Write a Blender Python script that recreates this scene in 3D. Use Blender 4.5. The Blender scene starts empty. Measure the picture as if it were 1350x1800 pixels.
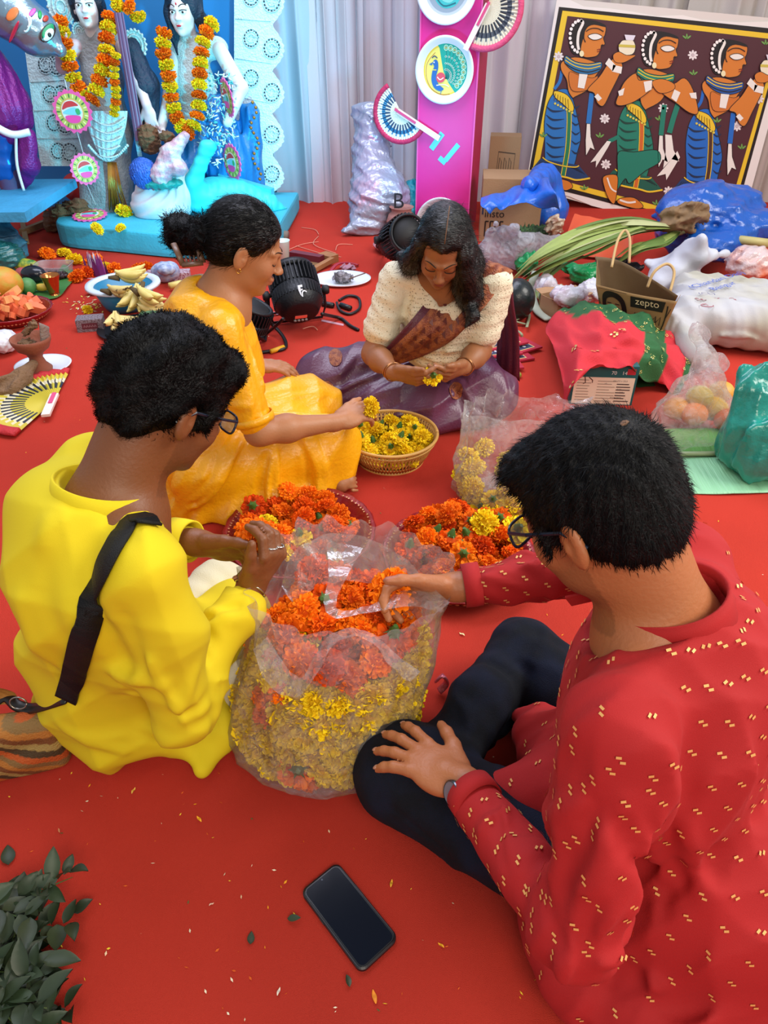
import bpy, bmesh, math, random
import numpy as np
from mathutils import Vector, Matrix, Euler
from mathutils.geometry import tessellate_polygon
random.seed(7); np.random.seed(7)
S = bpy.context.scene; COL = S.collection
# ---------------------------------------------------------------- camera
FPX, PITCH, CAMH = 1250.0, math.radians(36), 1.25
cam_d = bpy.data.cameras.new('camera'); cam = bpy.data.objects.new('camera', cam_d); COL.objects.link(cam)
cam.location = (0, 0, CAMH); cam.rotation_euler = (math.radians(90) - PITCH, 0, 0)
cam_d.sensor_fit = 'VERTICAL'; cam_d.sensor_height = 24; cam_d.lens = 24 * FPX / 1800; cam_d.clip_start = .05
S.camera = cam
_c, _s = math.cos(PITCH), math.sin(PITCH)
def P(x, y, z=0):                       # where the sight line of a picture point meets the height z
    u, v = x - 675, y - 900; k = (CAMH - z) / (FPX * _s + v * _c)
    return np.array([u * k, (FPX * _c - v * _s) * k, z])
def PD(x, y, d):                        # ... or the depth d
    u, v = x - 675, y - 900; k = d / FPX
    return np.array([u * k, (FPX * _c - v * _s) * k, CAMH - (FPX * _s + v * _c) * k])
def PY(x, y, Y):                        # ... or the distance Y from the camera's foot
    u, v = x - 675, y - 900; k = Y / (FPX * _c - v * _s)
    return np.array([u * k, Y, CAMH - (FPX * _s + v * _c) * k])
# ---------------------------------------------------------------- world and lights
w = bpy.data.worlds.new('world'); S.world = w; w.use_nodes = True
bg = w.node_tree.nodes['Background']; bg.inputs[0].default_value = (.86, .92, 1, 1); bg.inputs[1].default_value = .50
def light(name, kind, loc, aim, energy, color, size=1, size_y=None, angle=None, blend=.6):
    L = bpy.data.lights.new(name, kind); L.energy = energy; L.color = color
    if kind == 'AREA':
        L.shape = 'RECTANGLE'; L.size = size; L.size_y = size_y or size
    elif kind == 'SPOT':
        L.spot_size = math.radians(angle); L.spot_blend = blend; L.shadow_soft_size = size
    elif kind == 'SUN': L.angle = math.radians(size)
    else: L.shadow_soft_size = size
    o = bpy.data.objects.new(name, L); COL.objects.link(o); o.location = loc
    o.rotation_euler = (Vector(aim) - Vector(loc)).to_track_quat('-Z', 'Y').to_euler(); return o
light('daylight_opening', 'AREA', (3.4, 1.4, 3.1), (0, 1.6, .2), 165, (1, .95, .88), 2.4, 2.2)
light('tent_roof_light', 'AREA', (-.6, 3.6, 3.6), (-.3, 3.2, 0), 140, (.80, .82, 1), 3.4, 2.0)
light('warm_front_light', 'AREA', (.6, -1.6, 2.7), (.1, 1.2, .2), 62, (1, .87, .7), 1.8, 1.2)
light('cyan_stage_lamp', 'SPOT', (-.3, 3.35, .5), (-1.5, 5.1, .95), 150, (.0, .70, .9), .06, angle=80)
light('cyan_stage_lamp', 'SPOT', (.1, 4.2, .5), (.1, 5.7, 1.1), 22, (.1, .6, 1), .08, angle=110)
light('pink_stage_lamp', 'SPOT', (-.1, 4.4, .4), (-.5, 5.7, .3), 10, (1, .2, .3), .05, angle=70)
S.view_settings.view_transform = 'Standard'; S.view_settings.look = 'None'
S.view_settings.exposure = 0.12; S.view_settings.gamma = 1; S.view_settings.use_curve_mapping = False
# ---------------------------------------------------------------- helpers
def lin(h):
    if not isinstance(h, str): return tuple(h)[:3]
    h = h.lstrip('#'); r = []
    for i in (0, 2, 4):
        v = int(h[i:i+2], 16) / 255; r.append(v / 12.92 if v <= .04045 else ((v + .055) / 1.055) ** 2.4)
    return tuple(r)
_mats = {}; Z1 = np.array((0, 0, 1.0))
def M(name, color='808080', rough=.6, metal=0, bump=None, vary=None, attr=False, sheen=0, alpha=1, trans=0, emit=None, spec=.5, c2=None, rnd=0, coat=0, stretch=None, sss=0):
    """procedural principled material: bump=(scale,strength), vary=(scale,amount), c2 = second colour mixed by noise"""
    if name in _mats: return _mats[name]
    m = bpy.data.materials.new(name); m.use_nodes = True; nt = m.node_tree; N = nt.nodes; L = nt.links
    b = N['Principled BSDF']; b.inputs['Roughness'].default_value = rough; b.inputs['Metallic'].default_value = metal
    b.inputs['Specular IOR Level'].default_value = spec; b.inputs['Coat Weight'].default_value = coat
    b.inputs['Sheen Weight'].default_value = sheen; b.inputs['Alpha'].default_value = alpha
    b.inputs['Transmission Weight'].default_value = trans
    if sss: b.inputs['Subsurface Weight'].default_value = sss; b.inputs['Subsurface Radius'].default_value = (.02, .008, .004); b.inputs['Subsurface Scale'].default_value = .3
    col = lin(color) + (1,)
    tc = N.new('ShaderNodeTexCoord'); src = tc.outputs['Object']
    if stretch:
        mp = N.new('ShaderNodeMapping'); mp.inputs['Scale'].default_value = stretch; L.new(src, mp.inputs[0]); src = mp.outputs[0]
    out = None
    if attr:
        a = N.new('ShaderNodeVertexColor'); a.layer_name = 'Col'; out = a.outputs[0]
    if c2 or vary:
        n = N.new('ShaderNodeTexNoise'); n.inputs['Scale'].default_value = (vary or (8, 1))[0]; n.inputs['Detail'].default_value = 3; L.new(src, n.inputs[0])
        if c2:
            rp = N.new('ShaderNodeValToRGB'); rp.color_ramp.elements[0].position = .4; rp.color_ramp.elements[1].position = .62
            rp.color_ramp.elements[0].color = col; rp.color_ramp.elements[1].color = lin(c2) + (1,)
            L.new(n.outputs[0], rp.inputs[0]); out = rp.outputs[0]
        else:
            hs = N.new('ShaderNodeHueSaturation'); mr = N.new('ShaderNodeMapRange')
            mr.inputs[1].default_value = .25; mr.inputs[2].default_value = .75; mr.inputs[3].default_value = 1 - vary[1]; mr.inputs[4].default_value = 1 + vary[1]
            L.new(n.outputs[0], mr.inputs[0]); L.new(mr.outputs[0], hs.inputs['Value'])
            if out: L.new(out, hs.inputs['Color'])
            else: hs.inputs['Color'].default_value = col
            out = hs.outputs[0]
    if rnd:
        oi = N.new('ShaderNodeObjectInfo'); hs = N.new('ShaderNodeHueSaturation'); mr = N.new('ShaderNodeMapRange'); mr2 = N.new('ShaderNodeMapRange')
        mr.inputs[3].default_value = 1 - rnd; mr.inputs[4].default_value = 1 + rnd; mr2.inputs[3].default_value = .5 - rnd * .035; mr2.inputs[4].default_value = .5 + rnd * .035
        L.new(oi.outputs['Random'], mr.inputs[0]); L.new(mr.outputs[0], hs.inputs['Value']); L.new(oi.outputs['Random'], mr2.inputs[0]); L.new(mr2.outputs[0], hs.inputs['Hue'])
        if out: L.new(out, hs.inputs['Color'])
        else: hs.inputs['Color'].default_value = col
        out = hs.outputs[0]
    if out: L.new(out, b.inputs['Base Color'])
    else: b.inputs['Base Color'].default_value = col
    if emit: b.inputs['Emission Color'].default_value = lin(emit[0]) + (1,); b.inputs['Emission Strength'].default_value = emit[1]
    if bump:
        n = N.new('ShaderNodeTexNoise'); n.inputs['Scale'].default_value = bump[0]; n.inputs['Detail'].default_value = 4; L.new(src, n.inputs[0])
        bp = N.new('ShaderNodeBump'); bp.inputs['Strength'].default_value = bump[1]; bp.inputs['Distance'].default_value = .01
        L.new(n.outputs[0], bp.inputs['Height']); L.new(bp.outputs[0], b.inputs['Normal'])
    _mats[name] = m; return m
def film(name, tint='f2f0ee', alpha=.3, rough=.22, scale=22, bump=.9, body='ffffff'):
    """thin crinkled plastic film: clear, milky and shiny at once"""
    if name in _mats: return _mats[name]
    m = bpy.data.materials.new(name); m.use_nodes = True; nt = m.node_tree; N = nt.nodes; L = nt.links
    N.remove(N['Principled BSDF']); out = N['Material Output']
    tc = N.new('ShaderNodeTexCoord'); n = N.new('ShaderNodeTexNoise'); n.inputs['Scale'].default_value = scale; n.inputs['Detail'].default_value = 5
    n.inputs['Distortion'].default_value = 1.5; L.new(tc.outputs['Object'], n.inputs[0])
    bp = N.new('ShaderNodeBump'); bp.inputs['Strength'].default_value = bump; bp.inputs['Distance'].default_value = .012; L.new(n.outputs[0], bp.inputs['Height'])
    tr = N.new('ShaderNodeBsdfTransparent'); tr.inputs[0].default_value = lin(tint) + (1,)
    df = N.new('ShaderNodeBsdfDiffuse'); df.inputs[0].default_value = lin(body) + (1,); L.new(bp.outputs[0], df.inputs['Normal'])
    tl = N.new('ShaderNodeBsdfTranslucent'); tl.inputs[0].default_value = lin(body) + (1,); L.new(bp.outputs[0], tl.inputs['Normal'])
    gl = N.new('ShaderNodeBsdfGlossy'); gl.inputs['Roughness'].default_value = rough; L.new(bp.outputs[0], gl.inputs['Normal'])
    m1 = N.new('ShaderNodeMixShader'); m1.inputs[0].default_value = .5; L.new(df.outputs[0], m1.inputs[1]); L.new(tl.outputs[0], m1.inputs[2])
    m2 = N.new('ShaderNodeMixShader'); L.new(tr.outputs[0], m2.inputs[1]); L.new(m1.outputs[0], m2.inputs[2])
    mr = N.new('ShaderNodeMapRange'); mr.inputs[1].default_value = .3; mr.inputs[2].default_value = .75; mr.inputs[3].default_value = alpha * .55; mr.inputs[4].default_value = min(1, alpha * 1.6)
    L.new(n.outputs[0], mr.inputs[0]); L.new(mr.outputs[0], m2.inputs[0])
    fr = N.new('ShaderNodeFresnel'); fr.inputs[0].default_value = 1.4; L.new(bp.outputs[0], fr.inputs['Normal'])
    mm_ = N.new('ShaderNodeMath'); mm_.operation = 'MULTIPLY'; mm_.inputs[1].default_value = .38; L.new(fr.outputs[0], mm_.inputs[0]); m3 = N.new('ShaderNodeMixShader'); L.new(mm_.outputs[0], m3.inputs[0]); L.new(m2.outputs[0], m3.inputs[1]); L.new(gl.outputs[0], m3.inputs[2])
    L.new(m3.outputs[0], out.inputs[0]); _mats[name] = m; return m
def tag(o, label=None, cat=None, group=None, kind=None):
    for k, v in (('label', label), ('category', cat), ('group', group), ('kind', kind)):
        if v: o[k] = v
    return o
def wloc(o):
    v = Vector((0, 0, 0))
    while o: v += o.location; o = o.parent
    return v
def empty(name, loc, label=None, cat=None, group=None, kind=None):
    o = bpy.data.objects.new(name, None); o.empty_display_size = .05; COL.objects.link(o); o.location = tuple(float(q) for q in loc)
    return tag(o, label, cat, group, kind)
def link(name, me, mats, parent=None, smooth=False):
    """link a mesh given in world coordinates; the parent's place is taken off"""
    for m in (mats if isinstance(mats, (list, tuple)) else [mats]): me.materials.append(m)
    if smooth: me.shade_smooth()
    o = bpy.data.objects.new(name, me); COL.objects.link(o)
    if parent: o.parent = parent; me.transform(Matrix.Translation(-wloc(parent)))
    return o
def recenter(o):
    """put a parentless object's origin at its base centre"""
    me = o.data; n = len(me.vertices); a = np.empty(n * 3, dtype=np.float32); me.vertices.foreach_get('co', a); a = a.reshape(-1, 3)
    c = Vector(((a[:, 0].min() + a[:, 0].max()) / 2, (a[:, 1].min() + a[:, 1].max()) / 2, a[:, 2].min()))
    me.transform(Matrix.Translation(-c)); o.location = o.location + c; return o
def frame(d, up=(0, 0, 1)):
    d = np.array(d, float); d /= np.linalg.norm(d); up = np.array(up, float)
    x = np.cross(d, up)
    if np.linalg.norm(x) < 1e-4: x = np.cross(d, (1, 0, 0.1))
    x /= np.linalg.norm(x); return x, np.cross(x, d), d
def cr(pts, n=6, closed=False):
    """Catmull-Rom curve through points"""
    p = [np.array(q, float) for q in pts]; o = []; L = len(p)
    for i in range(L if closed else L - 1):
        if closed: a, b, c, d = p[i-1], p[i], p[(i+1) % L], p[(i+2) % L]
        else: a, b, c, d = p[max(i-1, 0)], p[i], p[i+1], p[min(i+2, L-1)]
        for t in np.arange(n) / n:
            o.append(.5 * (2*b + (c-a)*t + (2*a-5*b+4*c-d)*t*t + (3*b-a-3*c+d)*t**3))
    if not closed: o.append(p[-1])
    return o
class MB:
    def __init__(s): s.v = []; s.f = []; s.m = []; s.c = []; s.mi = 0; s.col = (1, 1, 1)
    def add(s, vs, fs, col=None):
        b = len(s.v); s.v += [tuple(float(t) for t in q) for q in vs]; s.c += [lin(col) if col is not None else s.col] * len(vs)
        s.f += [tuple(b + i for i in f) for f in fs]; s.m += [s.mi] * len(fs); return s
    def box(s, c, size, R=None, col=None, taper=1.0):
        c = np.array(c, float); h = np.array(size, float) / 2; vs = []
        for z in (-1, 1):
            t = taper if z > 0 else 1
            for x, y in ((-1, -1), (1, -1), (1, 1), (-1, 1)):
                q = np.array([x * t, y * t, z]) * h; vs.append(c + (np.array(R) @ q if R is not None else q))
        return s.add(vs, [(3,2,1,0), (4,5,6,7), (0,1,5,4), (1,2,6,5), (2,3,7,6), (3,0,4,7)], col)
    def tube(s, path, r, n=8, col=None, cap=True, flat=1.0, up=(0, 0, 1)):
        path = [np.array(q, float) for q in path]; L = len(path); rr = r if hasattr(r, '__len__') else [r] * L
        vs = []; px = None
        for i in range(L):
            d = path[min(i+1, L-1)] - path[max(i-1, 0)]
            x, y, _ = frame(d, up)
            if px is not None:
                x = px - d * np.dot(px, d) / max(np.dot(d, d), 1e-12)
                if np.linalg.norm(x) < 1e-6: x = frame(d, up)[0]
                x /= np.linalg.norm(x); y = np.cross(x, d / max(np.linalg.norm(d), 1e-9))
            px = x
            for j in range(n):
                a = 2 * math.pi * j / n; vs.append(path[i] + rr[i] * (math.cos(a) * x + math.sin(a) * y * flat))
        fs = [(i*n+j, i*n+(j+1) % n, (i+1)*n+(j+1) % n, (i+1)*n+j) for i in range(L-1) for j in range(n)]
        if cap: fs += [tuple(range(n-1, -1, -1)), tuple((L-1)*n+j for j in range(n))]
        return s.add(vs, fs, col)
    def lathe(s, prof, c=(0, 0, 0), n=32, col=None, R=None, sy=1.0, wob=None):
        c = np.array(c, float); vs = []
        for i, (r, z) in enumerate(prof):
            for j in range(n):
                a = 2*math.pi*j/n; k = wob(a, i) if wob else 1
                q = np.array([r*math.cos(a)*k, r*math.sin(a)*sy*k, z]); vs.append(c + (np.array(R) @ q if R is not None else q))
        L = len(prof); return s.add(vs, [(i*n+j, i*n+(j+1) % n, (i+1)*n+(j+1) % n, (i+1)*n+j) for i in range(L-1) for j in range(n)], col)
    def disc(s, c, r, n=24, R=None, col=None, sy=1):
        c = np.array(c, float); vs = [c]
        for j in range(n):
            a = 2*math.pi*j/n; q = np.array([r*math.cos(a), r*math.sin(a)*sy, 0]); vs.append(c + (np.array(R) @ q if R is not None else q))
        return s.add(vs, [(0, 1+j, 1+(j+1) % n) for j in range(n)], col)
    def ball(s, c, r, n=8, m=6, R=None, col=None):
        c = np.array(c, float); r = np.array(r if hasattr(r, '__len__') else (r, r, r), float); vs = []
        for i in range(m + 1):
            t = math.pi * i / m
            for j in range(n):
                a = 2*math.pi*j/n; q = r * np.array([math.sin(t)*math.cos(a), math.sin(t)*math.sin(a), -math.cos(t)])
                vs.append(c + (np.array(R) @ q if R is not None else q))
        return s.add(vs, [(i*n+j, i*n+(j+1) % n, (i+1)*n+(j+1) % n, (i+1)*n+j) for i in range(m) for j in range(n)], col)
    def grid(s, fn, nu, nv, col=None, cu=False):
        vs = [fn(i / nu, j / nv) for j in range(nv + 1) for i in range(nu + (0 if cu else 1))]; k = nu + (0 if cu else 1)
        fs = [(j*k+i, j*k+(i+1) % k, (j+1)*k+(i+1) % k, (j+1)*k+i) for j in range(nv) for i in range(nu)]
        return s.add(vs, fs, col)
    def prism(s, pts, o, ax, ay, th, col=None):
        """flat outline pts (2D) on origin o, axes ax, ay; thickness th along their cross product"""
        o, ax, ay = (np.array(q, float) for q in (o, ax, ay)); nz = np.cross(ax, ay); nz /= np.linalg.norm(nz); n = len(pts)
        a = [o + ax*p[0] + ay*p[1] for p in pts]; b = [q + nz*th for q in a]
        tr = tessellate_polygon([[Vector((p[0], p[1], 0)) for p in pts]])
        fs = [tuple(t[::-1]) for t in tr] + [tuple(n+i for i in t) for t in tr] + [(i, (i+1) % n, n+(i+1) % n, n+i) for i in range(n)]
        return s.add(a + b, fs, col)
    def mesh(s, name, colors=False):
        me = bpy.data.meshes.new(name); me.from_pydata(s.v, [], s.f); me.polygons.foreach_set('material_index', s.m)
        if colors:
            a = me.color_attributes.new('Col', 'FLOAT_COLOR', 'POINT'); a.data.foreach_set('color', np.array([c + (1,) if len(c) == 3 else c for c in s.c], dtype=np.float32).ravel())
        me.update(); return me
    def build(s, name, mats, parent=None, smooth=False, colors=False, fix=True):
        me = s.mesh(name, colors)
        if fix:
            bm = bmesh.new(); bm.from_mesh(me); bmesh.ops.remove_doubles(bm, verts=bm.verts, dist=1e-6); bmesh.ops.recalc_face_normals(bm, faces=bm.faces); bm.to_mesh(me); bm.free()
        o = link(name, me, mats, parent, smooth)
        if parent is None: recenter(o)
        return o
def kids(o): return [c for c in o.children]
def dup(o, loc=None, rot=None, scale=None, parent=None, label=None, group=None):
    c = o.copy(); COL.objects.link(c)
    if parent is not None: c.parent = parent
    if loc is not None: c.location = tuple(float(q) for q in loc)
    if rot is not None: c.rotation_euler = rot
    if scale is not None: c.scale = (scale,) * 3 if not hasattr(scale, '__len__') else scale
    for ch in kids(o):
        d = ch.copy(); COL.objects.link(d); d.parent = c
        for g in kids(ch): e = g.copy(); COL.objects.link(e); e.parent = d
    return tag(c, label, group=group)
# ---------------------------------------------------------------- smooth solids: distance fields meshed by surface nets
def nrm(v): v = np.array(v, float); return v / np.linalg.norm(v)
class Field:
    def __init__(s, k=.02): s.p = []; s.k = k; s.disp = []; s.margin = 0
    def _a(s, kind, data, k, op): s.p.append((kind, data, s.k if k is None else k, op)); return s
    def cap(s, a, b, ra, rb=None, k=None, op='u'):
        return s._a('c', (np.array(a, np.float32), np.array(b, np.float32), float(ra), float(ra if rb is None else rb)), k, op)
    def chain(s, pts, rs, k=None, op='u'):
        for i in range(len(pts) - 1): s.cap(pts[i], pts[i+1], rs[i], rs[i+1], k, op)
        return s
    def ell(s, c, r, R=None, k=None, op='u'):
        """R rows = local axes"""
        return s._a('e', (np.array(c, np.float32), np.array(r, np.float32), None if R is None else np.array(R, np.float32)), k, op)
    def rbox(s, c, h, R=None, r=.01, k=None, op='u'):
        return s._a('b', (np.array(c, np.float32), np.array(h, np.float32), None if R is None else np.array(R, np.float32), r), k, op)
    def plane(s, c, n, k=None, op='c'):   # carve away everything on the side n points to
        return s._a('p', (np.array(c, np.float32), nrm(n).astype(np.float32)), k, op)
    def crease(s, a, b, w, amp): return s.fold([a, b], w, amp)
    def fold(s, pts, w, amp, n=5):
        """a ridge (amp < 0) or groove laid along the surface through pts"""
        X = np.array(cr(pts, n), np.float32); e = .003
        for _ in range(4):
            G = np.stack([s.base(X + np.eye(3, dtype=np.float32)[i]*e) for i in range(3)], -1); d = s.base(X); G = G - d[:, None]
            G /= np.linalg.norm(G, axis=1, keepdims=True) + 1e-9; X = X - G * np.clip(d, -.08, .08)[:, None]
        s.disp.append((X.astype(np.float32), w, amp*1.5)); return s
    def base(s, X):
        d = np.full(X.shape[:-1], 9, np.float32)
        for kind, D, k, op in s.p: d = s.comb(d, s.prim(kind, D, X), k, op)
        return d
    @staticmethod
    def pline(X, pts):
        best = np.full(X.shape[:-1], 9, np.float32); tt = np.zeros(X.shape[:-1], np.float32); L = len(pts) - 1
        for i in range(L):
            ab = pts[i+1] - pts[i]; q = X - pts[i]; t = np.clip((q @ ab) / (float(ab @ ab) + 1e-9), 0, 1); q = q - t[..., None]*ab; r = (q*q).sum(-1); m = r < best; best = np.where(m, r, best); tt = np.where(m, (i + t)/L, tt)
        return best, tt
    @staticmethod
    def prim(kind, D, X):
        if kind == 'c':
            a, b, ra, rb = D; ab = b - a; L = float(ab @ ab) + 1e-12; q = X - a; t = np.clip((q @ ab) / L, 0, 1)
            q = q - t[..., None] * ab; return np.sqrt((q * q).sum(-1)) - (ra + (rb - ra) * t)
        if kind == 'p': return (X - D[0]) @ D[1] * -1
        q = X - D[0]
        if D[2] is not None: q = q @ D[2].T
        if kind == 'e':
            r = D[1]; k0 = np.sqrt(((q / r) ** 2).sum(-1)); k1 = np.sqrt(((q / (r * r)) ** 2).sum(-1)) + 1e-9
            return k0 * (k0 - 1) / k1
        h, rr = D[1], D[3]; q = np.abs(q) - h + rr
        return np.sqrt((np.maximum(q, 0) ** 2).sum(-1)) + np.minimum(q.max(-1), 0) - rr
    @staticmethod
    def comb(d, e, k, op):
        if op == 'c': e = -e; h = np.maximum(k - np.abs(d - e), 0) / max(k, 1e-6); return np.maximum(d, e) + h*h*k*.25
        if op == 'i': h = np.maximum(k - np.abs(d - e), 0) / max(k, 1e-6); return np.maximum(d, e) + h*h*k*.25
        h = np.maximum(k - np.abs(d - e), 0) / max(k, 1e-6); return np.minimum(d, e) - h*h*k*.25
    def ev(s, X):
        X = np.asarray(X, np.float32); d = np.full(X.shape[:-1], 9, np.float32)
        for kind, D, k, op in s.p: d = s.comb(d, s.prim(kind, D, X), k, op)
        return s._disp(X, d)
    def _disp(s, X, d):
        for pts, w_, amp in s.disp:
            r, t = s.pline(X, pts); d = d + amp * np.exp(-r / (w_*w_)) * np.sqrt(np.maximum(np.sin(np.pi * np.clip(t*.96+.02, 0, 1)), 0))
        if s.noise: d = d + s.noise(X)
        return d
    noise = None
    def hit(s, o, d, tmax=3.0):
        o = np.array(o, float); d = nrm(d); t = 0
        for _ in range(90):
            v = float(s.ev((o + d*t)[None])[0])
            if v < 4e-4: break
            t += v * .7
            if t > tmax: return None
        return o + d*t
    def grad(s, x, e=.002):
        x = np.array(x, np.float32); X = np.array([x + np.eye(3)[i]*e*q for i in range(3) for q in (1, -1)], np.float32); v = s.ev(X)
        return nrm([v[0]-v[1], v[2]-v[3], v[4]-v[5]])
    def bounds(s):
        lo, hi = [], []
        for kind, D, k, op in s.p:
            if op != 'u': continue
            if kind == 'c': lo.append(np.minimum(D[0]-D[2], D[1]-D[3])); hi.append(np.maximum(D[0]+D[2], D[1]+D[3]))
            elif kind == 'e' or kind == 'b': m = max(D[1]); lo.append(D[0]-m*(1 if kind == 'e' else 1.75)); hi.append(D[0]+m*(1 if kind == 'e' else 1.75))
        return np.min(lo, 0) - .02, np.max(hi, 0) + .02
    def mesh(s, name, h=.005, n=8, zmin=None):
        lo, hi = s.bounds()
        if zmin is not None: lo[2] = zmin - h*1.5
        bs = h * n; nb = np.ceil((hi - lo) / bs).astype(int)
        ii = np.stack(np.meshgrid(*[np.arange(q) for q in nb], indexing='ij'), -1).reshape(-1, 3)
        cen = (lo + (ii + .5) * bs).astype(np.float32); hd = bs * .87
        d = np.full(len(cen), 9, np.float32); near = []
        for kind, D, k, op in s.p:
            e = s.prim(kind, D, cen); near.append(np.abs(e) * .999 < hd * 2.2 + k if op == 'u' else np.ones(len(cen), bool)); 
            near[-1] |= (e < 0); d = s.comb(d, e, k, op)
        act = np.abs(d) < hd * 1.7 + s.margin + .004
        ii = ii[act]; cen = cen[act]; near = [q[act] for q in near]
        g = np.stack(np.meshgrid(*[np.arange(n + 1)] * 3, indexing='ij'), -1).reshape(-1, 3)
        X = (lo + (ii[:, None, :] * n + g[None]) * h).astype(np.float32)
        d = np.full(X.shape[:2], 9, np.float32)
        for (kind, D, k, op), nr in zip(s.p, near):
            ix = np.nonzero(nr)[0]
            if len(ix): d[ix] = s.comb(d[ix], s.prim(kind, D, X[ix]), k, op)
        disp = s.disp; nz = s.noise
        for pts, w_, amp in disp:
            r, t = s.pline(cen, pts); ix = np.nonzero(np.sqrt(r) < hd + 2.0*w_)[0]
            if len(ix) == 0: continue
            r, t = s.pline(X[ix], pts); d[ix] += amp * np.exp(-r / (w_*w_)) * np.sqrt(np.maximum(np.sin(np.pi * np.clip(t*.96+.02, 0, 1)), 0))
        if nz: d = d + nz(X)
        if zmin is not None: d = np.maximum(d, zmin - X[..., 2])
        d = d.reshape(-1, n+1, n+1, n+1); d[d == 0] = 1e-7; B = len(d)
        # cell vertices
        sgn = d < 0; C = lambda a, i, j, k: a[:, i:n+i, j:n+j, k:n+k]
        cnt = sum(C(sgn, i, j, k).astype(np.int8) for i in (0, 1) for j in (0, 1) for k in (0, 1)); act = (cnt > 0) & (cnt < 8)
        bi, ci, cj, ck = np.nonzero(act); acc = np.zeros((len(bi), 3), np.float32); num = np.zeros(len(bi), np.float32)
        cor = {(i, j, k): d[bi, ci+i, cj+j, ck+k] for i in (0, 1) for j in (0, 1) for k in (0, 1)}
        for ax in range(3):
            for u in (0, 1):
                for v in (0, 1):
                    a = [0, 0, 0]; o2 = [q for q in range(3) if q != ax]; a[o2[0]] = u; a[o2[1]] = v; b = list(a); b[ax] = 1
                    da, db = cor[tuple(a)], cor[tuple(b)]; cross = (da < 0) != (db < 0); t = np.where(cross, da / np.where(cross, da - db, 1), 0)
                    pt = np.tile(np.array(a, np.float32), (len(bi), 1)); pt[:, ax] = t; acc += pt * cross[:, None]; num += cross
        gi = ii[bi] * n + np.stack([ci, cj, ck], -1); V = lo + (gi + acc / num[:, None]) * h
        NB = (nb * n + 2).astype(np.int64); key = (gi[:, 0].astype(np.int64) * NB[1] + gi[:, 1]) * NB[2] + gi[:, 2]
        order = np.argsort(key); sk = key[order]; Q = []
        for ax in range(3):
            o2 = [(ax+1) % 3, (ax+2) % 3]; sl1 = [slice(None)] + [slice(0, n)] * 3; sl2 = list(sl1); sl2[ax+1] = slice(1, n+1)
            A, Bq = sgn[tuple(sl1)], sgn[tuple(sl2)]; eb, e0, e1, e2 = np.nonzero(A != Bq); fl = A[eb, e0, e1, e2]
            base = ii[eb] * n + np.stack([e0, e1, e2], -1); q4 = []; ok = np.ones(len(eb), bool)
            for du, dv in ((-1, -1), (0, -1), (0, 0), (-1, 0)):
                c = base.copy(); c[:, o2[0]] += du; c[:, o2[1]] += dv
                kk = (c[:, 0].astype(np.int64) * NB[1] + c[:, 1]) * NB[2] + c[:, 2]; pos = np.clip(np.searchsorted(sk, kk), 0, len(sk)-1)
                ok &= (sk[pos] == kk) & (c.min(1) >= 0); q4.append(order[pos])
            q = np.stack(q4, -1); q[~fl] = q[~fl][:, ::-1]; Q.append(q[ok])
        Q = np.concatenate(Q); me = bpy.data.meshes.new(name)
        me.vertices.add(len(V)); me.vertices.foreach_set('co', V.astype(np.float32).ravel())
        me.loops.add(len(Q)*4); me.loops.foreach_set('vertex_index', Q.astype(np.int32).ravel())
        me.polygons.add(len(Q)); me.polygons.foreach_set('loop_start', np.arange(0, len(Q)*4, 4, dtype=np.int32)); me.polygons.foreach_set('loop_total', np.full(len(Q), 4, np.int32))
        me.update(calc_edges=True); me.validate(); me['n'] = len(V); return me
    def build(s, name, mat, parent=None, h=.005, zmin=None, colf=None, relax=0):
        me = s.mesh(name, h, zmin=zmin); n = len(me.vertices)
        if colf:
            V = np.empty(n*3, np.float32); me.vertices.foreach_get('co', V); V = V.reshape(-1, 3); c = colf(V)
            a = me.color_attributes.new('Col', 'FLOAT_COLOR', 'POINT'); a.data.foreach_set('color', np.concatenate([c, np.ones((n, 1))], 1).astype(np.float32).ravel())
        o = link(name, me, mat, parent, True)
        if parent is None: recenter(o)
        return o
def verts_of(me):
    V = np.empty(len(me.vertices)*3, np.float32); me.vertices.foreach_get('co', V); N = np.empty(len(me.vertices)*3, np.float32); me.vertices.foreach_get('normal', N)
    return V.reshape(-1, 3), N.reshape(-1, 3)
def sines(amp, freq, seed=0, stretch=(1, 1, 1), ridge=False):
    rg = np.random.RandomState(seed); K = rg.randn(5, 3) * np.array(stretch) * freq; ph = rg.rand(5) * 6.28
    def f(X):
        r = 0
        for i in range(5):
            t = np.sin(X @ K[i].astype(np.float32) + np.float32(ph[i])); r = r + (2*np.abs(t) - 1 if ridge else t)
        return (amp / 2.2) * r
    return f

def cloth(seed, amp, fr, st=(1, 1, 1)):
    """broad waves plus sharp soft-edged wrinkles that come and go"""
    a, b, c = sines(amp*.5, fr*.6, seed, st), sines(amp, fr, seed + 1, st, True), sines(1, fr*.25, seed + 2)
    return lambda X: a(X) + b(X + .02*np.sin(X[..., [1, 2, 0]]*fr*.3)) * np.clip(.5 + .6*c(X), .1, 1.1)
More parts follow.
